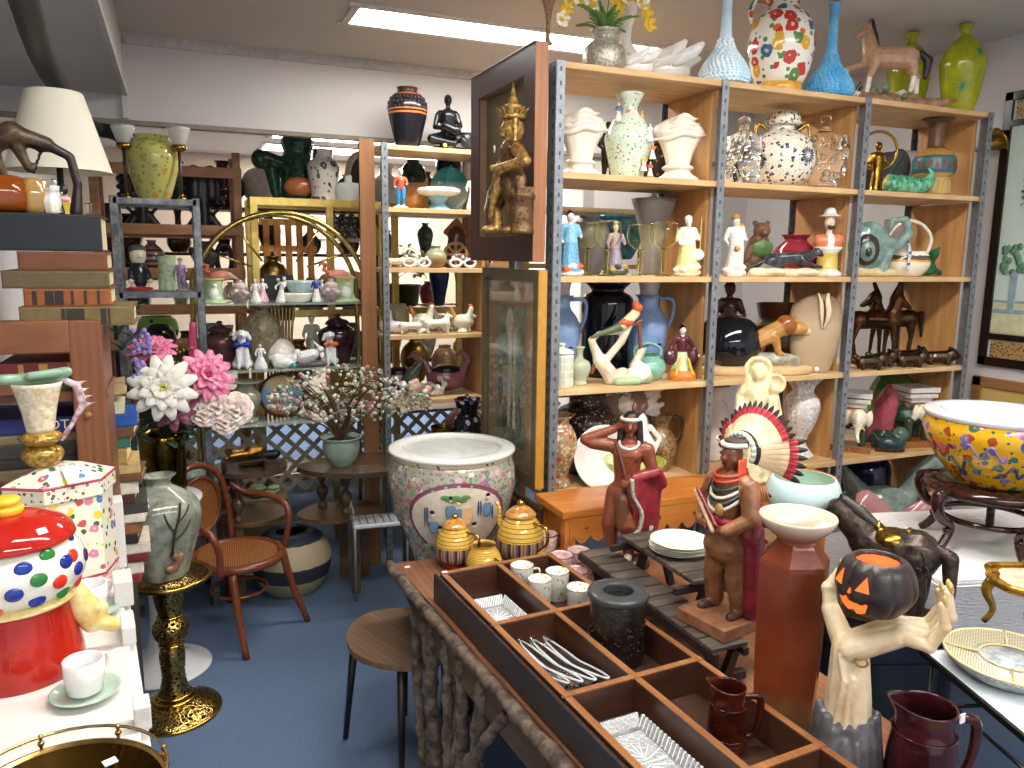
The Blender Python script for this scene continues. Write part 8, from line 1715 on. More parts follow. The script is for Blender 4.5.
# ================================================================ MINIATURE PICNIC TABLE
PW=wood('#2e2520','#6a5e50',1.5,0,.6);PWD=wood('#241a16','#3e302a',1.5,2,.6)
t=T('picnic_table','miniature weathered brown picnic table with attached benches and crossed legs','picnic table',(1.345,1.86,0))
PT,PB=.945,.868
for i in range(6):B().box((.06,.235-.068*i,PT-.007),(.2,.062,.014),bev=.002).o('top_plank',PW,t)
for i in range(11):B().box((-.085,.33-.066*i,PB-.006),(.115,.06,.012),bev=.002).o('bench_plank',PW,t)
for x in (-.135,-.04):B().box((x,0,PB-.022),(.016,.74,.02)).o('bench_rail',PWD,t)
for x in (.0,.12):B().box((x,.07,PT-.024),(.016,.42,.02)).o('top_rail',PWD,t)
for y in (.26,-.1):
    B().box((0.02,y,PT-.04),(.2,.016,.02)).o('cross_rail',PWD,t)
for y in (.28,-.33):
    for s in (-1,1):
        B().box((-.085+s*.03,y,TZ+.06),(.024,.02,.1),0,0,0,s*.35).o('leg',PWD,t)
    B().box((-.085,y,TZ+.0125),(.15,.022,.022),bev=.002).o('foot_bar',PWD,t)
for y in (.22,-.1):
    for s in (-1,1):B().box((.06+s*.05,y,TZ+.095),(.022,.02,.17),0,0,0,-s*.3).o('leg',PWD,t)
t=T('plate_stack','x','x');bpy.data.objects.remove(t)
c=Vector((1.40,1.93,PT+.001))
PLW=glaze('#e2dcc4','#f0ecdc',12,.1);nmz=('bottom','second from bottom','middle','second from top','top')
for i in range(5):
    R_=.094-.0015*(i%2)
    o=B().lathe(hollow(crom_p([(.05,0),(.052,.002),(.06,.004),(R_,.014)],2),.0025,-.002),(0,0,0),44,1).o('plate',[PLW],None,c+Vector((.002*math.sin(i*2),.002*math.cos(i*3),.0062*i)),0,nmz[i]+' cream china plate of the stack on the picnic table','plate','stack of cream plates')
# ================================================================ CHIEF STATUE
SK=flat('#703c28',.35,0,.2,60,.3);TAN=glaze('#6e4228','#a06e48',22,.4,0,.3);TRO=glaze('#684028','#946440',22,.4,0,.3);REDC=glaze('#5e1620','#8c2833',25,.35);MOC=flat('#4c3020',.4)
p=Vector((1.325,1.61,PB+.001));t=T('chief_statue','painted statue of a standing chief in a feathered war bonnet and tan fringed clothes','statue',p,fc(p,-40));h=.56
B().box((0,0,.018),(.17,.19,.036),bev=.004).o('base',glaze('#7a4e32','#99694a',30,.5),t)
S0=.036/h
it=[e_((0,-.01,.845),(.046,.056,.062),0),c_((0,-.05,.85),(0,-.068,.832),.009,.013,0),c_((-.012,-.045,.81),(.012,-.045,.81),.016,.016,0),e_((0,-.04,.79),(.02,.02,.018),0),c_((0,0,.76),(0,0,.82),.03,.028,0),
      c_((-.022,-.045,.862),(.022,-.045,.862),.012,.012,0),e_((-.035,-.03,.825),(.014,.02,.015),0),e_((.035,-.03,.825),(.014,.02,.015),0),
      c_((-.08,0,.715),(.08,0,.715),.046,.046,1),c_((0,0,.52),(0,0,.69),.075,.086,1),c_((0,0,.42),(0,0,.52),.096,.078,1),c_((-.03,-.02,.4),(.03,-.02,.4),.085,.085,1),
      c_((-.105,0,.7),(-.165,.01,.58),.048,.042,1),c_((-.165,.01,.58),(-.09,-.1,.52),.038,.03,1),e_((-.06,-.115,.515),(.034,.022,.024),0),c_((-.055,-.12,.52),(-.03,-.132,.5),.009,.007,0),c_((-.05,-.125,.51),(-.025,-.13,.485),.009,.007,0),
      c_((.105,0,.7),(.15,-.03,.57),.05,.044,1),c_((.15,-.03,.57),(.08,-.11,.51),.04,.032,1),e_((.05,-.12,.505),(.03,.022,.024),0),
      c_((-.05,0,.42),(-.07,-.01,.23),.068,.052,2),c_((-.07,-.01,.23),(-.075,.01,S0+.04),.052,.045,2),c_((.05,0,.42),(.065,.0,.23),.068,.054,2),c_((.065,0,.23),(.075,.02,S0+.04),.054,.048,2),
      c_((-.075,.01,S0+.015),(-.085,-.07,S0+.01),.03,.024,3),c_((.075,.02,S0+.015),(.085,-.06,S0+.01),.03,.024,3)]
bdy=blob('body',it,[SK,TAN,TRO,MOC],t,.0075*h,h=h)
for s in (-1,1):B().ell((s*.018*h,-.058*h,.853*h),(.006*h,.004*h,.004*h)).o('eye',flat('#0f0b0a',.2),t)
B().box((0,-.058*h,.806*h),(.026*h,.012*h,.004*h)).o('mouth',flat('#3a1a14',.4),t)
blob('red_blanket',[c_((.13,.0,.62),(.14,-.02,.5),.05,.05,0),c_((.12,.02,.5),(.12,.05,.1),.055,.06,0),c_((.05,.06,.45),(.06,.08,.12),.06,.06,0),c_((.1,-.08,.53),(-.02,-.1,.55),.03,.022,0)],REDC,t,.009*h,h=h)
blob('pipe_bundle',[c_((-.15,-.08,.64),(.02,-.14,.5),.012,.012,0),c_((-.13,-.09,.66),(.04,-.14,.53),.01,.01,1)],[flat('#c9a583',.4),REDC],t,.006*h,h=h)
q=B()
for s in (-1,1):
    for i in range(12):q.tube([(s*(.085+.006*i)*h,(-.05+.009*i)*h,.72*h),(s*(.1+.007*i)*h,(-.06+.01*i)*h,.65*h)],.005*h,5,0,2)
q.o('shoulder_fringe',TAN,t)
for i,(rr,zz,dd,cc)in enumerate(((.05,.76,.02,'#b03a26'),(.055,.745,.03,'#b03a26'),(.06,.73,.055,'#2b3a36'),(.066,.72,.08,'#cfc6b0'),(.07,.71,.1,'#2b4a46'),(.075,.7,.12,'#c9bda6'))):
    q=B();q.tube([((rr+.012)*math.sin(k*PI/6)*h,(-.012-(.045+rr*.75)*math.cos(k*PI/6))*h,(zz+.01-dd*(.5+.5*math.cos(k*PI/6))**1.5)*h)for k in range(12)],.0085*h,8,0,3,True);q.o('bead_necklace',flat(cc,.35),t)
B().ell((.03*h,-.115*h,.6*h),(.026*h,.012*h,.032*h)).o('medicine_pouch',flat('#a07c4a',.4),t)
q=B()
for i in range(6):q.tube([(.052*h,(-.02+.008*i)*h,.83*h),(.062*h,(-.03+.008*i)*h,.76*h),(.06*h,(-.035+.01*i)*h,.7*h)],.007*h,6)
q.o('ear_tassel',flat('#d2532a',.4),t,label='orange ear tassel')
# war bonnet: brow band then a fan of feathers swept back
bn=T('x','x','x');bpy.data.objects.remove(bn)
hd=Vector((0,0,.855*h))
q=B();q.tube([(.055*h*math.sin(a)*1.05,.02*h-.075*h*math.cos(a),.895*h+.0*h)for a in [-1.5+.3*k for k in range(11)]],.012*h,8,0,2);q.o('brow_band',flat('#e6e0cc',.4),t)
fan=B();band=B()
NF=27
for i in range(NF):
    a=math.radians(-118+236*i/(NF-1))           # around the head opening, 0 = up
    dirv=Vector((math.sin(a),.0,math.cos(a)));base=Vector((0,.035*h,.86*h))+dirv*.07*h
    L=(.21 if abs(a)<1.2 else .25)*h;bk=Vector((0,.95 if abs(a)<1.0 else .8,0));d=(dirv+bk).normalized()
    segs=((0,.18,2,.6),(.18,.68,0,1.0),(.68,.84,1,.95),(.84,1.0,3,.75))
    x=d.cross(Vector((0,-1,.2))).normalized();nn=x.cross(d)
    wv=[0,.13,.18,.5,.68,.84,.93,1.0];ww=[.6,.8,.9,1,1,.95,.7,.15];vs=[];fs=[];ms=[]
    for qv,w1 in zip(wv,ww):
        c=base+d*L*qv+nn*(-.02*h*math.sin(qv*PI))
        for s_,e in ((-1,0),(0,1),(1,0),(0,-1)):vs.append(c+x*s_*.0155*h*w1+nn*e*.004*h)
    for k in range(len(wv)-1):
        mi=2 if wv[k]<.18 else 0 if wv[k]<.68 else 1 if wv[k]<.84 else 3
        for j in range(4):fan.add([vs[k*4+j],vs[k*4+(j+1)%4],vs[(k+1)*4+(j+1)%4],vs[(k+1)*4+j]],[(0,1,2,3)],mi,False)
    band.ell(base+d*.012*h,.0135*h,i%2,8,6)
BF=fan.o('war_bonnet',[flat('#d9bd96',.5),flat('#a8202c',.5),flat('#1d1816',.6),flat('#1a1414',.5)],t,label='fan of tan feathers with red bands and black tips')
prop(band.o('bead_row',[flat('#9fb0a4',.5),flat('#e8e4d4',.5)],BF),kind='stuff')
q=B();q.lathe([(.056*h,0),(.058*h,.03*h),(.04*h,.04*h),(.001,.045*h)],(0,.015*h,.88*h),24,3);q.o('cap',flat('#3a2c24',.6),t)
for i in range(2):
    q=B()
    for k in range(7):q.petal((.085*h,.06*h,(.7-.075*k)*h),(.15*h,.1*h,(.66-.075*k)*h),.03*h,.05,0,(0,-1,0),.004*h)if i==0 else q.petal((-.03*h,.11*h,(.72-.075*k)*h),(-.1*h,.16*h,(.68-.075*k)*h),.03*h,.05,0,(0,-1,0),.004*h)
    q.o('trailing_feathers',flat('#2a1a1c',.5)if i else flat('#8c2430',.5),t)
# ================================================================ WARRIOR STATUE
SK2=flat('#80422a',.3,0,.25,60,.3)
p=Vector((1.4,2.26,TZ+.001));t=T('warrior_statue','painted statue of a bare-chested warrior raising one arm, with a red blanket','statue',p,fc(p,-3));h=.6
blob('rock_base',[e_((-.02,-.01,.045),(.15,.11,.045),0),e_((-.12,-.06,.06),(.06,.05,.035),1),e_((-.04,-.1,.05),(.07,.05,.035),2),e_((-.1,.02,.07),(.07,.05,.03),2),e_((.08,0,.06),(.08,.08,.05),0)],[flat('#4a2c20',.4),flat('#dcdccc',.3),flat('#8aa47c',.4)],t,.011*h,h=h)
it=[e_((.015,-.02,.89),(.044,.052,.06),0),c_((.015,-.062,.895),(.015,-.078,.876),.008,.012,0),e_((.015,-.055,.845),(.018,.02,.014),0),c_((.015,-.055,.86),(.015,-.058,.86),.016,.014,0),c_((.01,0,.8),(.015,-.01,.86),.032,.03,0),
      c_((-.075,0,.755),(.09,0,.75),.045,.048,0),c_((0,0,.56),(.005,-.005,.72),.068,.088,0),c_((-.02,-.04,.72),(.04,-.04,.72),.05,.05,0),c_((0,0,.5),(0,0,.56),.078,.07,0),
      c_((-.1,.0,.76),(-.2,-.02,.77),.042,.036,0),c_((-.2,-.02,.77),(-.24,-.02,.79),.034,.034,0),c_((-.24,-.02,.79),(-.07,-.0,.86),.034,.024,0),e_((-.045,.0,.875),(.03,.03,.022),0),c_((-.05,-.02,.885),(-.02,-.03,.905),.01,.008,0),c_((-.055,-.01,.895),(-.02,-.01,.92),.01,.008,0),
      c_((.115,0,.745),(.15,.0,.62),.044,.036,0),c_((.15,.0,.62),(.03,-.09,.57),.034,.026,0),e_((.0,-.1,.57),(.028,.022,.026),0),c_((-.01,-.115,.58),(-.02,-.12,.555),.009,.008,0),c_((.01,-.12,.58),(0,-.126,.55),.009,.008,0),
      c_((-.045,0,.48),(-.085,-.03,.3),.07,.05,0),c_((-.085,-.03,.3),(-.07,.01,.12),.05,.034,0),c_((.045,0,.48),(.03,-.07,.31),.072,.05,0),c_((.03,-.07,.31),(.03,-.01,.12),.05,.034,0),
      c_((-.07,.01,.11),(-.1,-.06,.1),.028,.022,2),c_((.03,0,.11),(.03,-.07,.1),.028,.022,2),e_((0,-.02,.47),(.09,.08,.07),1),c_((-.01,-.07,.46),(-.01,-.08,.3),.05,.035,1)]
blob('body',it,[SK2,flat('#6b4028',.5),flat('#c9bda4',.5)],t,.0075*h,h=h)
for s in (-1,1):B().ell(((.015+s*.018)*h,-.068*h,.9*h),(.006*h,.004*h,.004*h)).o('eye',flat('#120d0c',.2),t)
B().box((.015*h,-.07*h,.858*h),(.024*h,.012*h,.004*h)).o('mouth',flat('#4a1a14',.4),t)
blob('hair',[e_((.015,.005,.91),(.055,.056,.058),0),c_((-.03,.0,.9),(-.045,-.02,.76),.025,.02,0),c_((.06,.0,.9),(.08,-.02,.75),.025,.02,0),c_((.015,.04,.9),(.02,.06,.72),.045,.04,0)],flat('#191213',.4),t,.009*h,h=h)
q=B();q.tube([(.015*h+.052*h*math.sin(k*PI/8),-.005*h-.062*h*math.cos(k*PI/8),.925*h)for k in range(16)],.011*h,8,0,2,True);q.o('headband',flat('#cfc8ba',.4),t)
q=B();q.petal((.05*h,.04*h,.93*h),(.09*h,.06*h,1.0*h),.03*h,.1,0,(0,-1,0),.004*h);q.petal((.03*h,.05*h,.93*h),(.03*h,.08*h,1.01*h),.03*h,.1,0,(0,-1,0),.004*h);q.o('feathers',flat('#4e2424',.5),t)
blob('red_blanket',[c_((.05,-.09,.6),(.17,-.02,.62),.03,.04,0),c_((.17,-.02,.62),(.2,.02,.55),.04,.04,0)]+[c_((.06+.022*k,-.1+.02*k,.6),(.05+.02*k+.01*(k%2),-.07+.018*k,.24-.03*(k%3)),.02,.026,0)for k in range(7)]+[c_((.1,.03,.5),(.1,.04,.16),.06,.055,0)],glaze('#6e1a22','#9c3038',22,.3,0,.4),t,.009*h,h=h)
q=B();q.tube([(.04*h,-.12*h,.6*h),(.05*h,-.115*h,.5*h),(.1*h,-.1*h,.4*h),(.09*h,-.1*h,.3*h),(.06*h,-.1*h,.25*h),(.13*h,-.09*h,.22*h),(.16*h,-.08*h,.32*h)],.017*h,8,0,5,flat=.6);q.o('blanket_border',floral('#b9b4a4',['#5f6a5c','#3a4a44'],90,.3,.4),t,label='beaded grey blanket border')
q=B();q.tube([(-.06*h,-.05*h,.79*h),(0,-.11*h,.62*h),(.05*h,-.1*h,.4*h)],.011*h,8);q.o('chest_strap',flat('#5a3020',.4),t)
q=B();q.tube([((.012+.055*math.sin(k*PI/6))*h,(-.035-.045*math.cos(k*PI/6))*h,(.79-.03*math.cos(k*PI/6))*h)for k in range(12)],.009*h,8,0,3,True);q.o('bead_necklace',flat('#b9c4c0',.35),t)
# ================================================================ TALL RED VASE
RV=N('rust_glaze');s_=RV.n('ShaderNodeSeparateXYZ');RV.l(RV.co(),s_.inputs[0]);ff=RV.noise(7,5)
zz=RV.math('ADD',s_.outputs['Z'],RV.math('MULTIPLY',RV.math('SUBTRACT',ff,.5),.12));RV.bump(RV.noise(16,3),.35,.006)
RV.set(RV.ramp(zz,[(.03,C3('#9a7a50')),(.1,C3('#8a4222')),(.3,C3('#6e2c16')),(.5,C3('#7c3a24'))]),.22);RV=RV.m
p=Vector((1.285,1.325,TZ+.001));t=T('rust_vase','tall hexagonal rust-red glazed vase with a wide flared pale mouth','vase',p,fc(p)+.2);h=.52
B().lathe(crom_p(sca([(.13,0),(.135,.01),(.15,.2),(.158,.5),(.158,.78)],h),2)+sca([(.155,.8),(.1,.865),(.085,.885)],h),(0,0,0),6,1,smooth=False,a0=.2).o('body',RV,t)
B().lathe(crom_p(sca([(.085,.88),(.09,.9),(.14,.945),(.165,.985),(.16,1.0),(.13,.965),(.07,.93),(.001,.92)],h),3),(0,0,0),44,1).o('mouth',bands([(0,'#8c3a22'),(.9,'#8c4a34'),(.975,'#c9b7a4')],h,.25,0,True),t)
B().box((.09*h,-.05*h,.972*h),(.03,.02,.002),0,.5,0,-.4).o('price_tag',flat('#efece6',.5),t)
# pale glass bowl on grey rack behind it
t=T('glass_rack','small dark grey metal table behind the rust-red vase, carrying the pale glass bowl','side table',(1.93,1.95,0),.1)
B().box((0,0,.985),(.34,.26,.02),bev=.003).o('top',flat('#4c5454',.3),t);B().box((0,0,.6),(.3,.22,.02)).o('lower_shelf',flat('#2c3030',.4),t)
for x in (-.15,.15):
    for y in (-.11,.11):B().box((x,y,.49),(.018,.018,.98)).o('leg',flat('#1f2323',.4),t)
p=Vector((1.885,1.93,.996));t=T('glass_bowl','pale aqua frosted glass bowl with a yellow-green bottom','bowl',p)
B().lathe(hollow(crom_p([(.055,0),(.065,.005),(.11,.045),(.122,.085),(.112,.125),(.1,.14)],4),.005),(0,0,0),48,1).o('body',bands([(0,'#b9c07a'),(.35,'#bcd0a4'),(.6,'#b9d2d0'),(1,'#c2dadb')],.14,.1,0,True),t)
# ================================================================ HAND HOLDING A PUMPKIN
p=Vector((1.262,1.12,TZ+.001));t=T('hand_candle_holder','life-size bony pale forearm and hand rising from a torn grey sleeve','hand sculpture',p,fc(p))
BN=glaze('#c9ac82','#e4d4b4',14,.35,0,.35)
fing=[]
F4=[(-.036,.078,.355,.135,.352,.158,.398,.150,.44,.0125),(-.013,.085,.36,.142,.358,.168,.41,.16,.458,.013),(.011,.085,.362,.142,.362,.166,.413,.158,.455,.0125),(.034,.078,.362,.134,.365,.155,.408,.148,.44,.0115)]
nails=[]
for y,x0,z0_,x1,z1_,x2,z2_,x3,z3_,r_ in F4:
    fing+=[c_((x0,y*.9,z0_),(x1,y*1.15,z1_),r_*1.1,r_,0),c_((x1,y*1.15,z1_),(x2,y*1.2,z2_),r_,r_*.85,0),c_((x2,y*1.2,z2_),(x3,y*1.1,z3_),r_*.85,r_*.68,0),e_((x1,y*1.15,z1_),(r_*1.12,)*3,0),e_((x2,y*1.2,z2_),(r_*.98,)*3,0)]
    nails.append((x3+.004,y*1.1,z3_,r_))
it=[c_((0,0,.08),(0,0,.18),.05,.046,0),c_((0,0,.18),(-.005,0,.29),.046,.038,0),c_((-.005,-.018,.3),(.08,-.03,.352),.026,.02,0),c_((-.005,.018,.3),(.08,.03,.358),.026,.02,0),c_((0,0,.3),(.08,0,.352),.027,.02,0),
      c_((-.02,.02,.3),(-.05,.045,.355),.026,.02,0),c_((-.05,.045,.355),(-.058,.06,.395),.017,.0145,0),c_((-.058,.06,.395),(-.04,.075,.43),.0145,.011,0),e_((-.058,.06,.395),(.0165,)*3,0)]+fing
for k,(pts)in enumerate((((-.022,-.041,.14),(-.012,-.042,.24),(-.024,-.034,.29)),((.018,-.043,.13),(.008,-.044,.2),(.018,-.037,.27)),((-.004,-.048,.1),(-.002,-.046,.2),(.004,-.042,.25)))):
    it+=[c_(pts[0],pts[1],.005,.0045,0),c_(pts[1],pts[2],.0045,.004,0)]
blob('arm',it,[BN],t,.0032,h=1.0,sm=1)
for i,(x,y,z,r_)in enumerate(nails+[(-.038,.076,.437,.012)]):B().ell((x,y,z+.008),(r_*.42,r_*.62,r_*1.15),0,12,8,Matrix.Rotation(-.15,3,'Y')).o('fingernail',glaze('#a3813f','#cfb878',60,.3),t)
B().tube([(.018+.012*math.cos(k*PI/4),-.046,.292+.009*math.sin(k*PI/4))for k in range(8)],.0028,6,0,2,True).o('scar_relief',flat('#8a6a3c',.4),t)
rn=random.Random(4);slv=[c_((0,0,.03),(0,0,.12),.066,.058,0)]
for k in range(16):
    a=2*PI*k/16;r_=.062+.006*math.sin(3*a);slv+=[c_((r_*1.05*math.cos(a),r_*math.sin(a),.015),(r_*.9*math.cos(a),r_*.85*math.sin(a),.135+.02*math.sin(2*a+1)+rn.uniform(-.008,.012)),.018,.01,0)]
slv+=[c_((0,0,.012),(0,0,.06),.05,.045,0),c_((.05,-.03,.03),(.07,-.03,.0+.012),.02,.012,0)]
blob('torn_sleeve',slv,[glaze('#3c3b3d','#626165',20,.35,0,.4)],t,.0045,h=1.0,sm=2)
# pumpkin
p2=p+(Matrix.Rotation(fc(p),3,'Z')@Vector((.032,-.005,.385)));t=T('pumpkin_candle_holder','small black carved pumpkin candle holder with a glowing orange face and open top','pumpkin',p2,fc(p2,-25));R_=.07;t.scale=(1.1,)*3
PMK=glaze('#1d1717','#382b29',30,.4,0,.4)
lb=lambda th,z:1-.05*(1-abs(math.sin(5*th)))**2
B().lathe(crom_p([(.02,.0),(.045,.008),(.068,.04),(.07,.065),(.06,.095),(.045,.108),(.04,.106)],4)+[(.038,.1),(.036,.07)],(0,0,0),120,1,lobe=lb).o('shell',PMK,t)
GLW=N('candle_glow');GLW.set(C3('#e04a10'),.5);GLW.b.inputs['Emission Color'].default_value=(1,.13,.02,1);GLW.b.inputs['Emission Strength'].default_value=1.1;GLW=GLW.m
B().lathe([(.04,.1),(.001,.094)],(0,0,0),30,1).o('glowing_inside',GLW,t,label='glowing orange-red candle light')
def facebit(poly,nm):
    q=B();vs=[]
    for e in (0,1):
        for a,z in poly:
            r_=.0708-abs(z-.06)*.24+.0015*e;vs.append((r_*math.sin(a),-r_*math.cos(a),z))
    n=len(poly);q.add(vs,[tuple(range(n,2*n))]+[(i,(i+1)%n,n+(i+1)%n,n+i)for i in range(n)],0,False);q.o(nm,GLW,t)
facebit([(-.05,.062),(.3,.062),(.2,.09)],'glowing_eye');facebit([(-.85,.062),(-.5,.062),(-.6,.09)],'glowing_eye');facebit([(-.28,.052),(-.14,.052),(-.2,.064)],'glowing_nose')
facebit([(-.72,.05),(-.5,.038),(-.35,.044),(-.28,.036),(-.05,.036),(.1,.044),(.28,.038),(.22,.022),(.0,.016),(-.1,.024),(-.3,.018),(-.55,.026)],'glowing_mouth')
# ================================================================ RIGHT: PEDESTAL, HORSE, METAL TABLE, YELLOW PLANTER
BKW=flat('#121012',.22)
t=T('black_pedestal','black lacquered wooden pedestal table carrying the bronze horse','pedestal',(1.95,1.63,0),-.35)
B().box((0,0,.745),(.36,.26,.03),bev=.005).o('top',BKW,t);B().box((0,0,.7),(.33,.23,.06),bev=.004).o('frieze',BKW,t)
for x in (-.14,.14):
    for y in (-.09,.09):B().box((x,y,.34),(.05,.05,.68),bev=.006).o('leg',BKW,t)
B().box((0,0,.335),(.33,.23,.67),bev=.004).o('cabinet_body',BKW,t)
p=Vector((1.95,1.62,.761));t=T('bronze_horse_statue','dark bronze horse with a gilded saddle and thick tail on a brown plinth','horse statue',p,fc(p,-10));
BZD=glaze('#2b221e','#54463c',45,.35,.6,.6)
B().box((0,0,.022),(.27,.13,.044),bev=.006).o('plinth',glaze('#2a1a12','#5c4028',40,.3),t);h=.355
blob('body',[c_((.18,0,.64),(-.1,0,.62),.21,.18,0),c_((-.1,0,.62),(-.2,0,.66),.17,.16,0),c_((-.24,0,.72),(-.46,0,.9),.14,.1,0),c_((-.46,0,.9),(-.62,-.02,.66),.09,.055,0),c_((-.45,.04,.97),(-.43,.05,1.06),.025,.01,0),c_((-.45,-.04,.97),(-.43,-.05,1.06),.025,.01,0)]
     +[c_((x,y,.5),(x+dx,y,.3),.1,.055,0)for x,y,dx in ((.2,-.08,.06),(.22,.09,.03),(-.2,-.08,-.03),(-.16,.09,.0))]+[c_((x+dx,y,.3),(x+dx*.3,y,.16),.055,.05,0)for x,y,dx in ((.2,-.08,.06),(.22,.09,.03),(-.2,-.08,-.03),(-.16,.09,.0))],BZD,t,.017*h,h=h)
blob('tail',[c_((.32,0,.72),(.44,0,.66),.05,.07,0),c_((.44,0,.66),(.46,0,.36),.07,.05,0),c_((.46,0,.36),(.44,0,.17),.05,.03,0)],BZD,t,.017*h,h=h)
blob('mane',[c_((-.42,0,1.0),(-.26,0,.9),.04,.06,0),c_((-.26,0,.9),(-.14,0,.82),.06,.04,0)],flat('#3a3430',.4),t,.017*h,h=h)
blob('saddle',[e_((-.0,0,.74),(.16,.19,.08),0),c_((-.12,-.03,.82),(-.12,.03,.82),.03,.03,0),c_((.12,-.04,.83),(.12,.04,.83),.025,.025,0),c_((-.12,0,.82),(-.12,0,.87),.018,.014,0)],metal('#a8843c',.3,.6,60,.4),t,.017*h,h=h)
q=B()
for sx,sz in ((.2,.66),(.12,.55),(.24,.55)):q.tube([((sx+(.02+.008*k)*math.cos(k*.9))*h,-.18*h,(sz+(.02+.008*k)*math.sin(k*.9))*h)for k in range(9)],.008*h,6)
prop(q.o('curl_relief',BZD,t),kind='stuff')
bfr=set(bpy.data.objects)
# metal and marble table with the chip dish
t=T('wire_table','black iron wire table with a white marbled top','table',(2.157,1.123,0),-.32)
MB=glaze('#bfc9cf','#dfe4e6',8,.12)
B().box((0,.05,.702),(.56,.52,.012),bev=.002).o('top',MB,t)
q=B()
for c,d in (((0,-.215,.698),(.58,.012,.016)),((0,.315,.698),(.58,.012,.016)),((-.285,.05,.698),(.012,.53,.016)),((.285,.05,.698),(.012,.53,.016))):q.box(c,d)
q.o('top_frame',flat('#14130f',.3),t)
for x in (-.26,.26):
    for y in (-.19,.3):B().tube([(x,y,.7),(x,y,-.139)],.008,8,0,1).o('leg',flat('#14130f',.3),t)
for y in (-.19,.19):B().tube([(-.26,y,.6),(.26,y,.6)],.006,8,0,1).o('stretcher',flat('#14130f',.3),t)
B().tube([(-.26,-.19,.6),(-.26,.19,.6)],.006,8,0,1).o('stretcher',flat('#14130f',.3),t)
for k in range(4):B().tube([(-.13+.09*k+.045*math.cos(a),-.19,.65+.045*math.sin(a))for a in [j*PI/6 for j in range(12)]],.004,6,0,2,True).o('wire_ring',flat('#14130f',.3),t)
p=Vector((2.09,1.32,.709));t=T('chip_dish','large round silver dish with a cream openwork lattice rim divided into sections','serving dish',p,.2);t.scale=(.88,)*3;cdish=t
B().lathe(crom_p([(.12,0),(.13,.004),(.17,.035),(.185,.052)],3),(0,0,0),56,1,0,18,.012).o('body',glaze('#8f9aa0','#d0d4d4',20,.25),t)
LAT=N('lattice_rim');br=LAT.n('ShaderNodeTexBrick');br.inputs['Scale'].default_value=60;br.inputs['Mortar Size'].default_value=.12;br.inputs['Row Height'].default_value=.5;LAT.l(LAT.co(rot=(0,0,.7)),br.inputs[0])
for i_,c in ((1,'#3a3a34'),(2,'#5c5a50'),(3,'#d3c9a8')):br.inputs[i_].default_value=(*C3(c),1)
br.offset=.5;br.inputs['Brick Width'].default_value=.5;LAT.set(br.outputs[0],.35);LAT=LAT.m
B().lathe([(.185,.05),(.19,.056),(.188,.062),(.09,.05),(.085,.055),(.08,.045),(.06,.03),(.001,.028)],(0,0,0),56,1).o('lattice_top',LAT,t)
for a in (.5,2.1,3.6,5.1):B().tube([(.085*math.cos(a),.085*math.sin(a),.056),(.185*math.cos(a),.185*math.sin(a),.064)],.004,6,0,1).o('divider',flat('#c9b884',.3),t)
B().tube([(.187*math.cos(k*PI/16),.187*math.sin(k*PI/16),.06)for k in range(32)],.005,8,0,1,True).o('rim',flat('#c9bd94',.3),t);B().tube([(.086*math.cos(k*PI/16),.086*math.sin(k*PI/16),.056)for k in range(32)],.004,8,0,1,True).o('inner_rim',flat('#c9b884',.3),t)
bfw=[o for o in bpy.data.objects if o not in bfr]
# white covered table
WC=N('ribbed_white_cloth');WC.bump(WC.noise(30,4,WC.co((1,1,6))),.8,.01);WC.set(C3('#e4e2e0'),.8);WC=WC.m
t=T('covered_table','low table draped in ribbed white cloth under the yellow planter and gilt tray','table',(2.68,1.83,0),-.25)
q=B();q.box((0,0,.835),(.86,.66,.03),bev=.012);q.box((0,-.33,.7),(.86,.012,.26));q.box((-.43,0,.7),(.012,.66,.26));q.box((.43,0,.7),(.012,.66,.26));q.o('cloth',WC,t)
for x in (-.38,.38):
    for y in (-.28,.28):B().box((x,y,.41),(.05,.05,.82),bev=.004).o('leg',flat('#d3d0cc',.5),t)
# plant stand
p=Vector((2.6,1.78,.851));t=T('plant_stand','dark red-brown carved round plant stand with curled cabriole legs','plant stand',p,0)
RW=wood('#24100d','#44201a',1,2,.12)
B().lathe([(.13,.195),(.2,.2),(.215,.21),(.21,.235),(.15,.24),(.13,.225)],(0,0,0),44,1).o('top_ring',RW,t)
B().tube([(.15*math.cos(k*PI/12),.15*math.sin(k*PI/12),.11)for k in range(24)],.011,8,0,1,True).o('stretcher_ring',RW,t)
for k in range(5):
    a=math.radians(248+72*k);c,s=math.cos(a),math.sin(a)
    l_=B().tube([(.17*c,.17*s,.225),(.24*c,.24*s,.2),(.225*c,.225*s,.13),(.17*c,.17*s,.09),(.2*c,.2*s,.03),(.225*c,.225*s,.008)],[.02,.022,.018,.014,.015,.014],10).o('leg',RW,t)
    B().ell((.24*c,.24*s,.21),(.02,.02,.016)).o('scroll_knob',RW,l_);B().ell((.185*c,.185*s,.075),(.014,.014,.014)).o('scroll_knob',RW,l_)
YP=floral('#dba51c',['#7d6aa8','#2f4f94','#a8402c','#3c6a5c','#c58aa4','#9a4a24'],24,.4,.1,'#2f5c4c',1.7,lsize=.2)
t=T('yellow_planter','yellow porcelain fish bowl painted with coloured dragons and blossoms, white rim','fish bowl',p+Vector((0,0,.241)),fc(p))
B().lathe(hollow(crom_p([(.12,0),(.13,.008),(.18,.07),(.225,.15),(.235,.19),(.225,.225)],4),.01),(0,0,0),60,1).o('body',YP,t)
B().lathe(crom_p([(.222,.222),(.233,.232),(.236,.242),(.228,.248),(.185,.25),(.178,.243),(.178,.2)],2),(0,0,0),60,1).o('rim',flat('#d9dbdc',.1,0,.03),t,label='white rim')
cpy=crom_p([(.12,0),(.13,.008),(.18,.07),(.225,.15),(.235,.19),(.225,.225)],8)
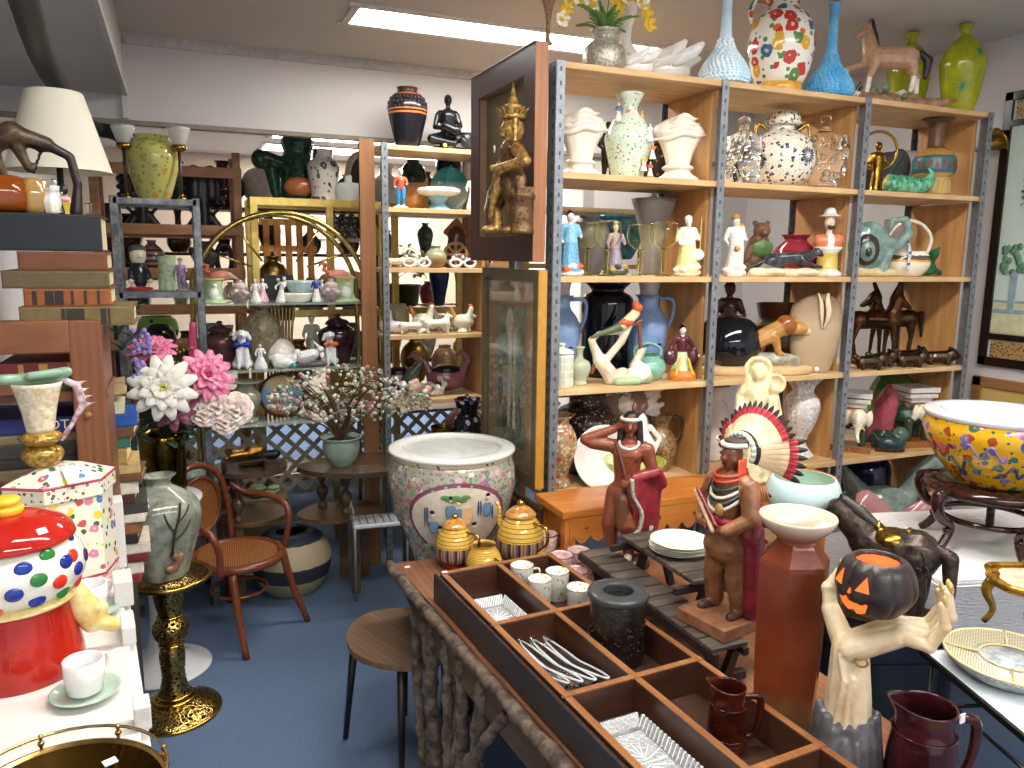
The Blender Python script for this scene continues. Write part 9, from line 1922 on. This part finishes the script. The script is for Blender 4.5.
ry_=lambda z:float(np.interp(z,[c[1]for c in cpy],[c[0]for c in cpy]))+.002
for (a0,z0_,cc,sg)in ((-.1,.14,'#8a78b4',1),(-.85,.13,'#b0452c',-1),(.7,.15,'#2f6a8c',1),(-.45,.08,'#2f5c4c',1),(.35,.075,'#3c5c8c',-1)):
    q=B();pts=[]
    for k in range(14):a=a0+.045*(k-7)*sg;z=z0_+.022*math.sin(k*.95);r_=ry_(z);pts.append((r_*math.sin(a),-r_*math.cos(a),z))
    q.tube(pts,[.003+.006*math.sin(PI*(k+.5)/14)for k in range(14)],6,0,3,flat=.4);q.o('painted_dragon',glaze(cc,cc,10,.12),t)
# gilt tray table
t=T('gilt_tray_table','gold scalloped-edge tray table with a pale painted top and curved legs','tray table',(2.455,1.43,.7095),-.3)
GT=glaze('#6a4a14','#c99a34',22,.25,.5,.6)
sc_o=[((.2+.01*math.cos(k*PI/4))*math.copysign(abs(math.cos(2*PI*k/48))**.6,math.cos(2*PI*k/48)),(.13+.008*math.cos(k*PI/4))*math.copysign(abs(math.sin(2*PI*k/48))**.6,math.sin(2*PI*k/48)))for k in range(48)]
B().slab(sc_o,.16,.172).o('tray_top',GT,t);B().tube([(x,y,.178)for x,y in sc_o],.009,8,0,1,True).o('scalloped_rim',GT,t)
B().slab([(x*.84,y*.82)for x,y in sc_o],.172,.174).o('painted_top',glaze('#b9ad94','#d9cfba',20,.3),t)
for x in (-.15,.15):
    for y in (-.08,.08):B().tube([(x,y,.16),(x*1.12,y*1.15,.11),(x*.98,y,.05),(x*1.1,y*1.15,0.002)],[.018,.016,.01,.009],10).o('leg',GT,t)
for y in (-.09,.09):B().box((0,y,.145),(.3,.012,.03),bev=.003).o('apron',GT,t)
for o in bfw+[t]:
    if not o.parent:l_=o.location;o.location=Vector((l_.x*.93,l_.y*.93,H+(l_.z-H)*.93));o.scale=[s*.93 for s in o.scale]
cells=[]
for i in range(3):
    xa,xb=SX[i]+.006,SX[i+1]-.024
    for j in range(1,6):cells.append((xa,xb,SY+.004,SY+SD-.004,SZ[j]+.001,SZ[j-1]-.023))
cells.append((SX[0]+.01,SX[3],SY+.004,SY+SD,SZ[0]+.001,CZ-.004))
for j in range(5):cells.append((UX0+.008,UX1-.035,UY+.008,UY+UD-.01,UZ[j]+.001,UZ[j-1]-.026 if j else CZ))
cells+=[(.475,1.185,5.06,5.36,z,zt)for z,zt in ((1.501,2.13),(.901,1.45),(.451,.85))]
cells+=[(.46,1.2,5.04,5.37,2.181,CZ),(-.24,.08,4.222,4.44,1.662,2.07),(-.26,.1,4.2,4.46,2.1035,CZ),(1.26,1.62,3.96,4.28,.776,1.6)]
cells+=[(-.38,.36,5.5,5.76,z,zt)for z,zt in ((1.239,1.66),(1.683,1.93),(1.959,2.9))]
settle(cells)
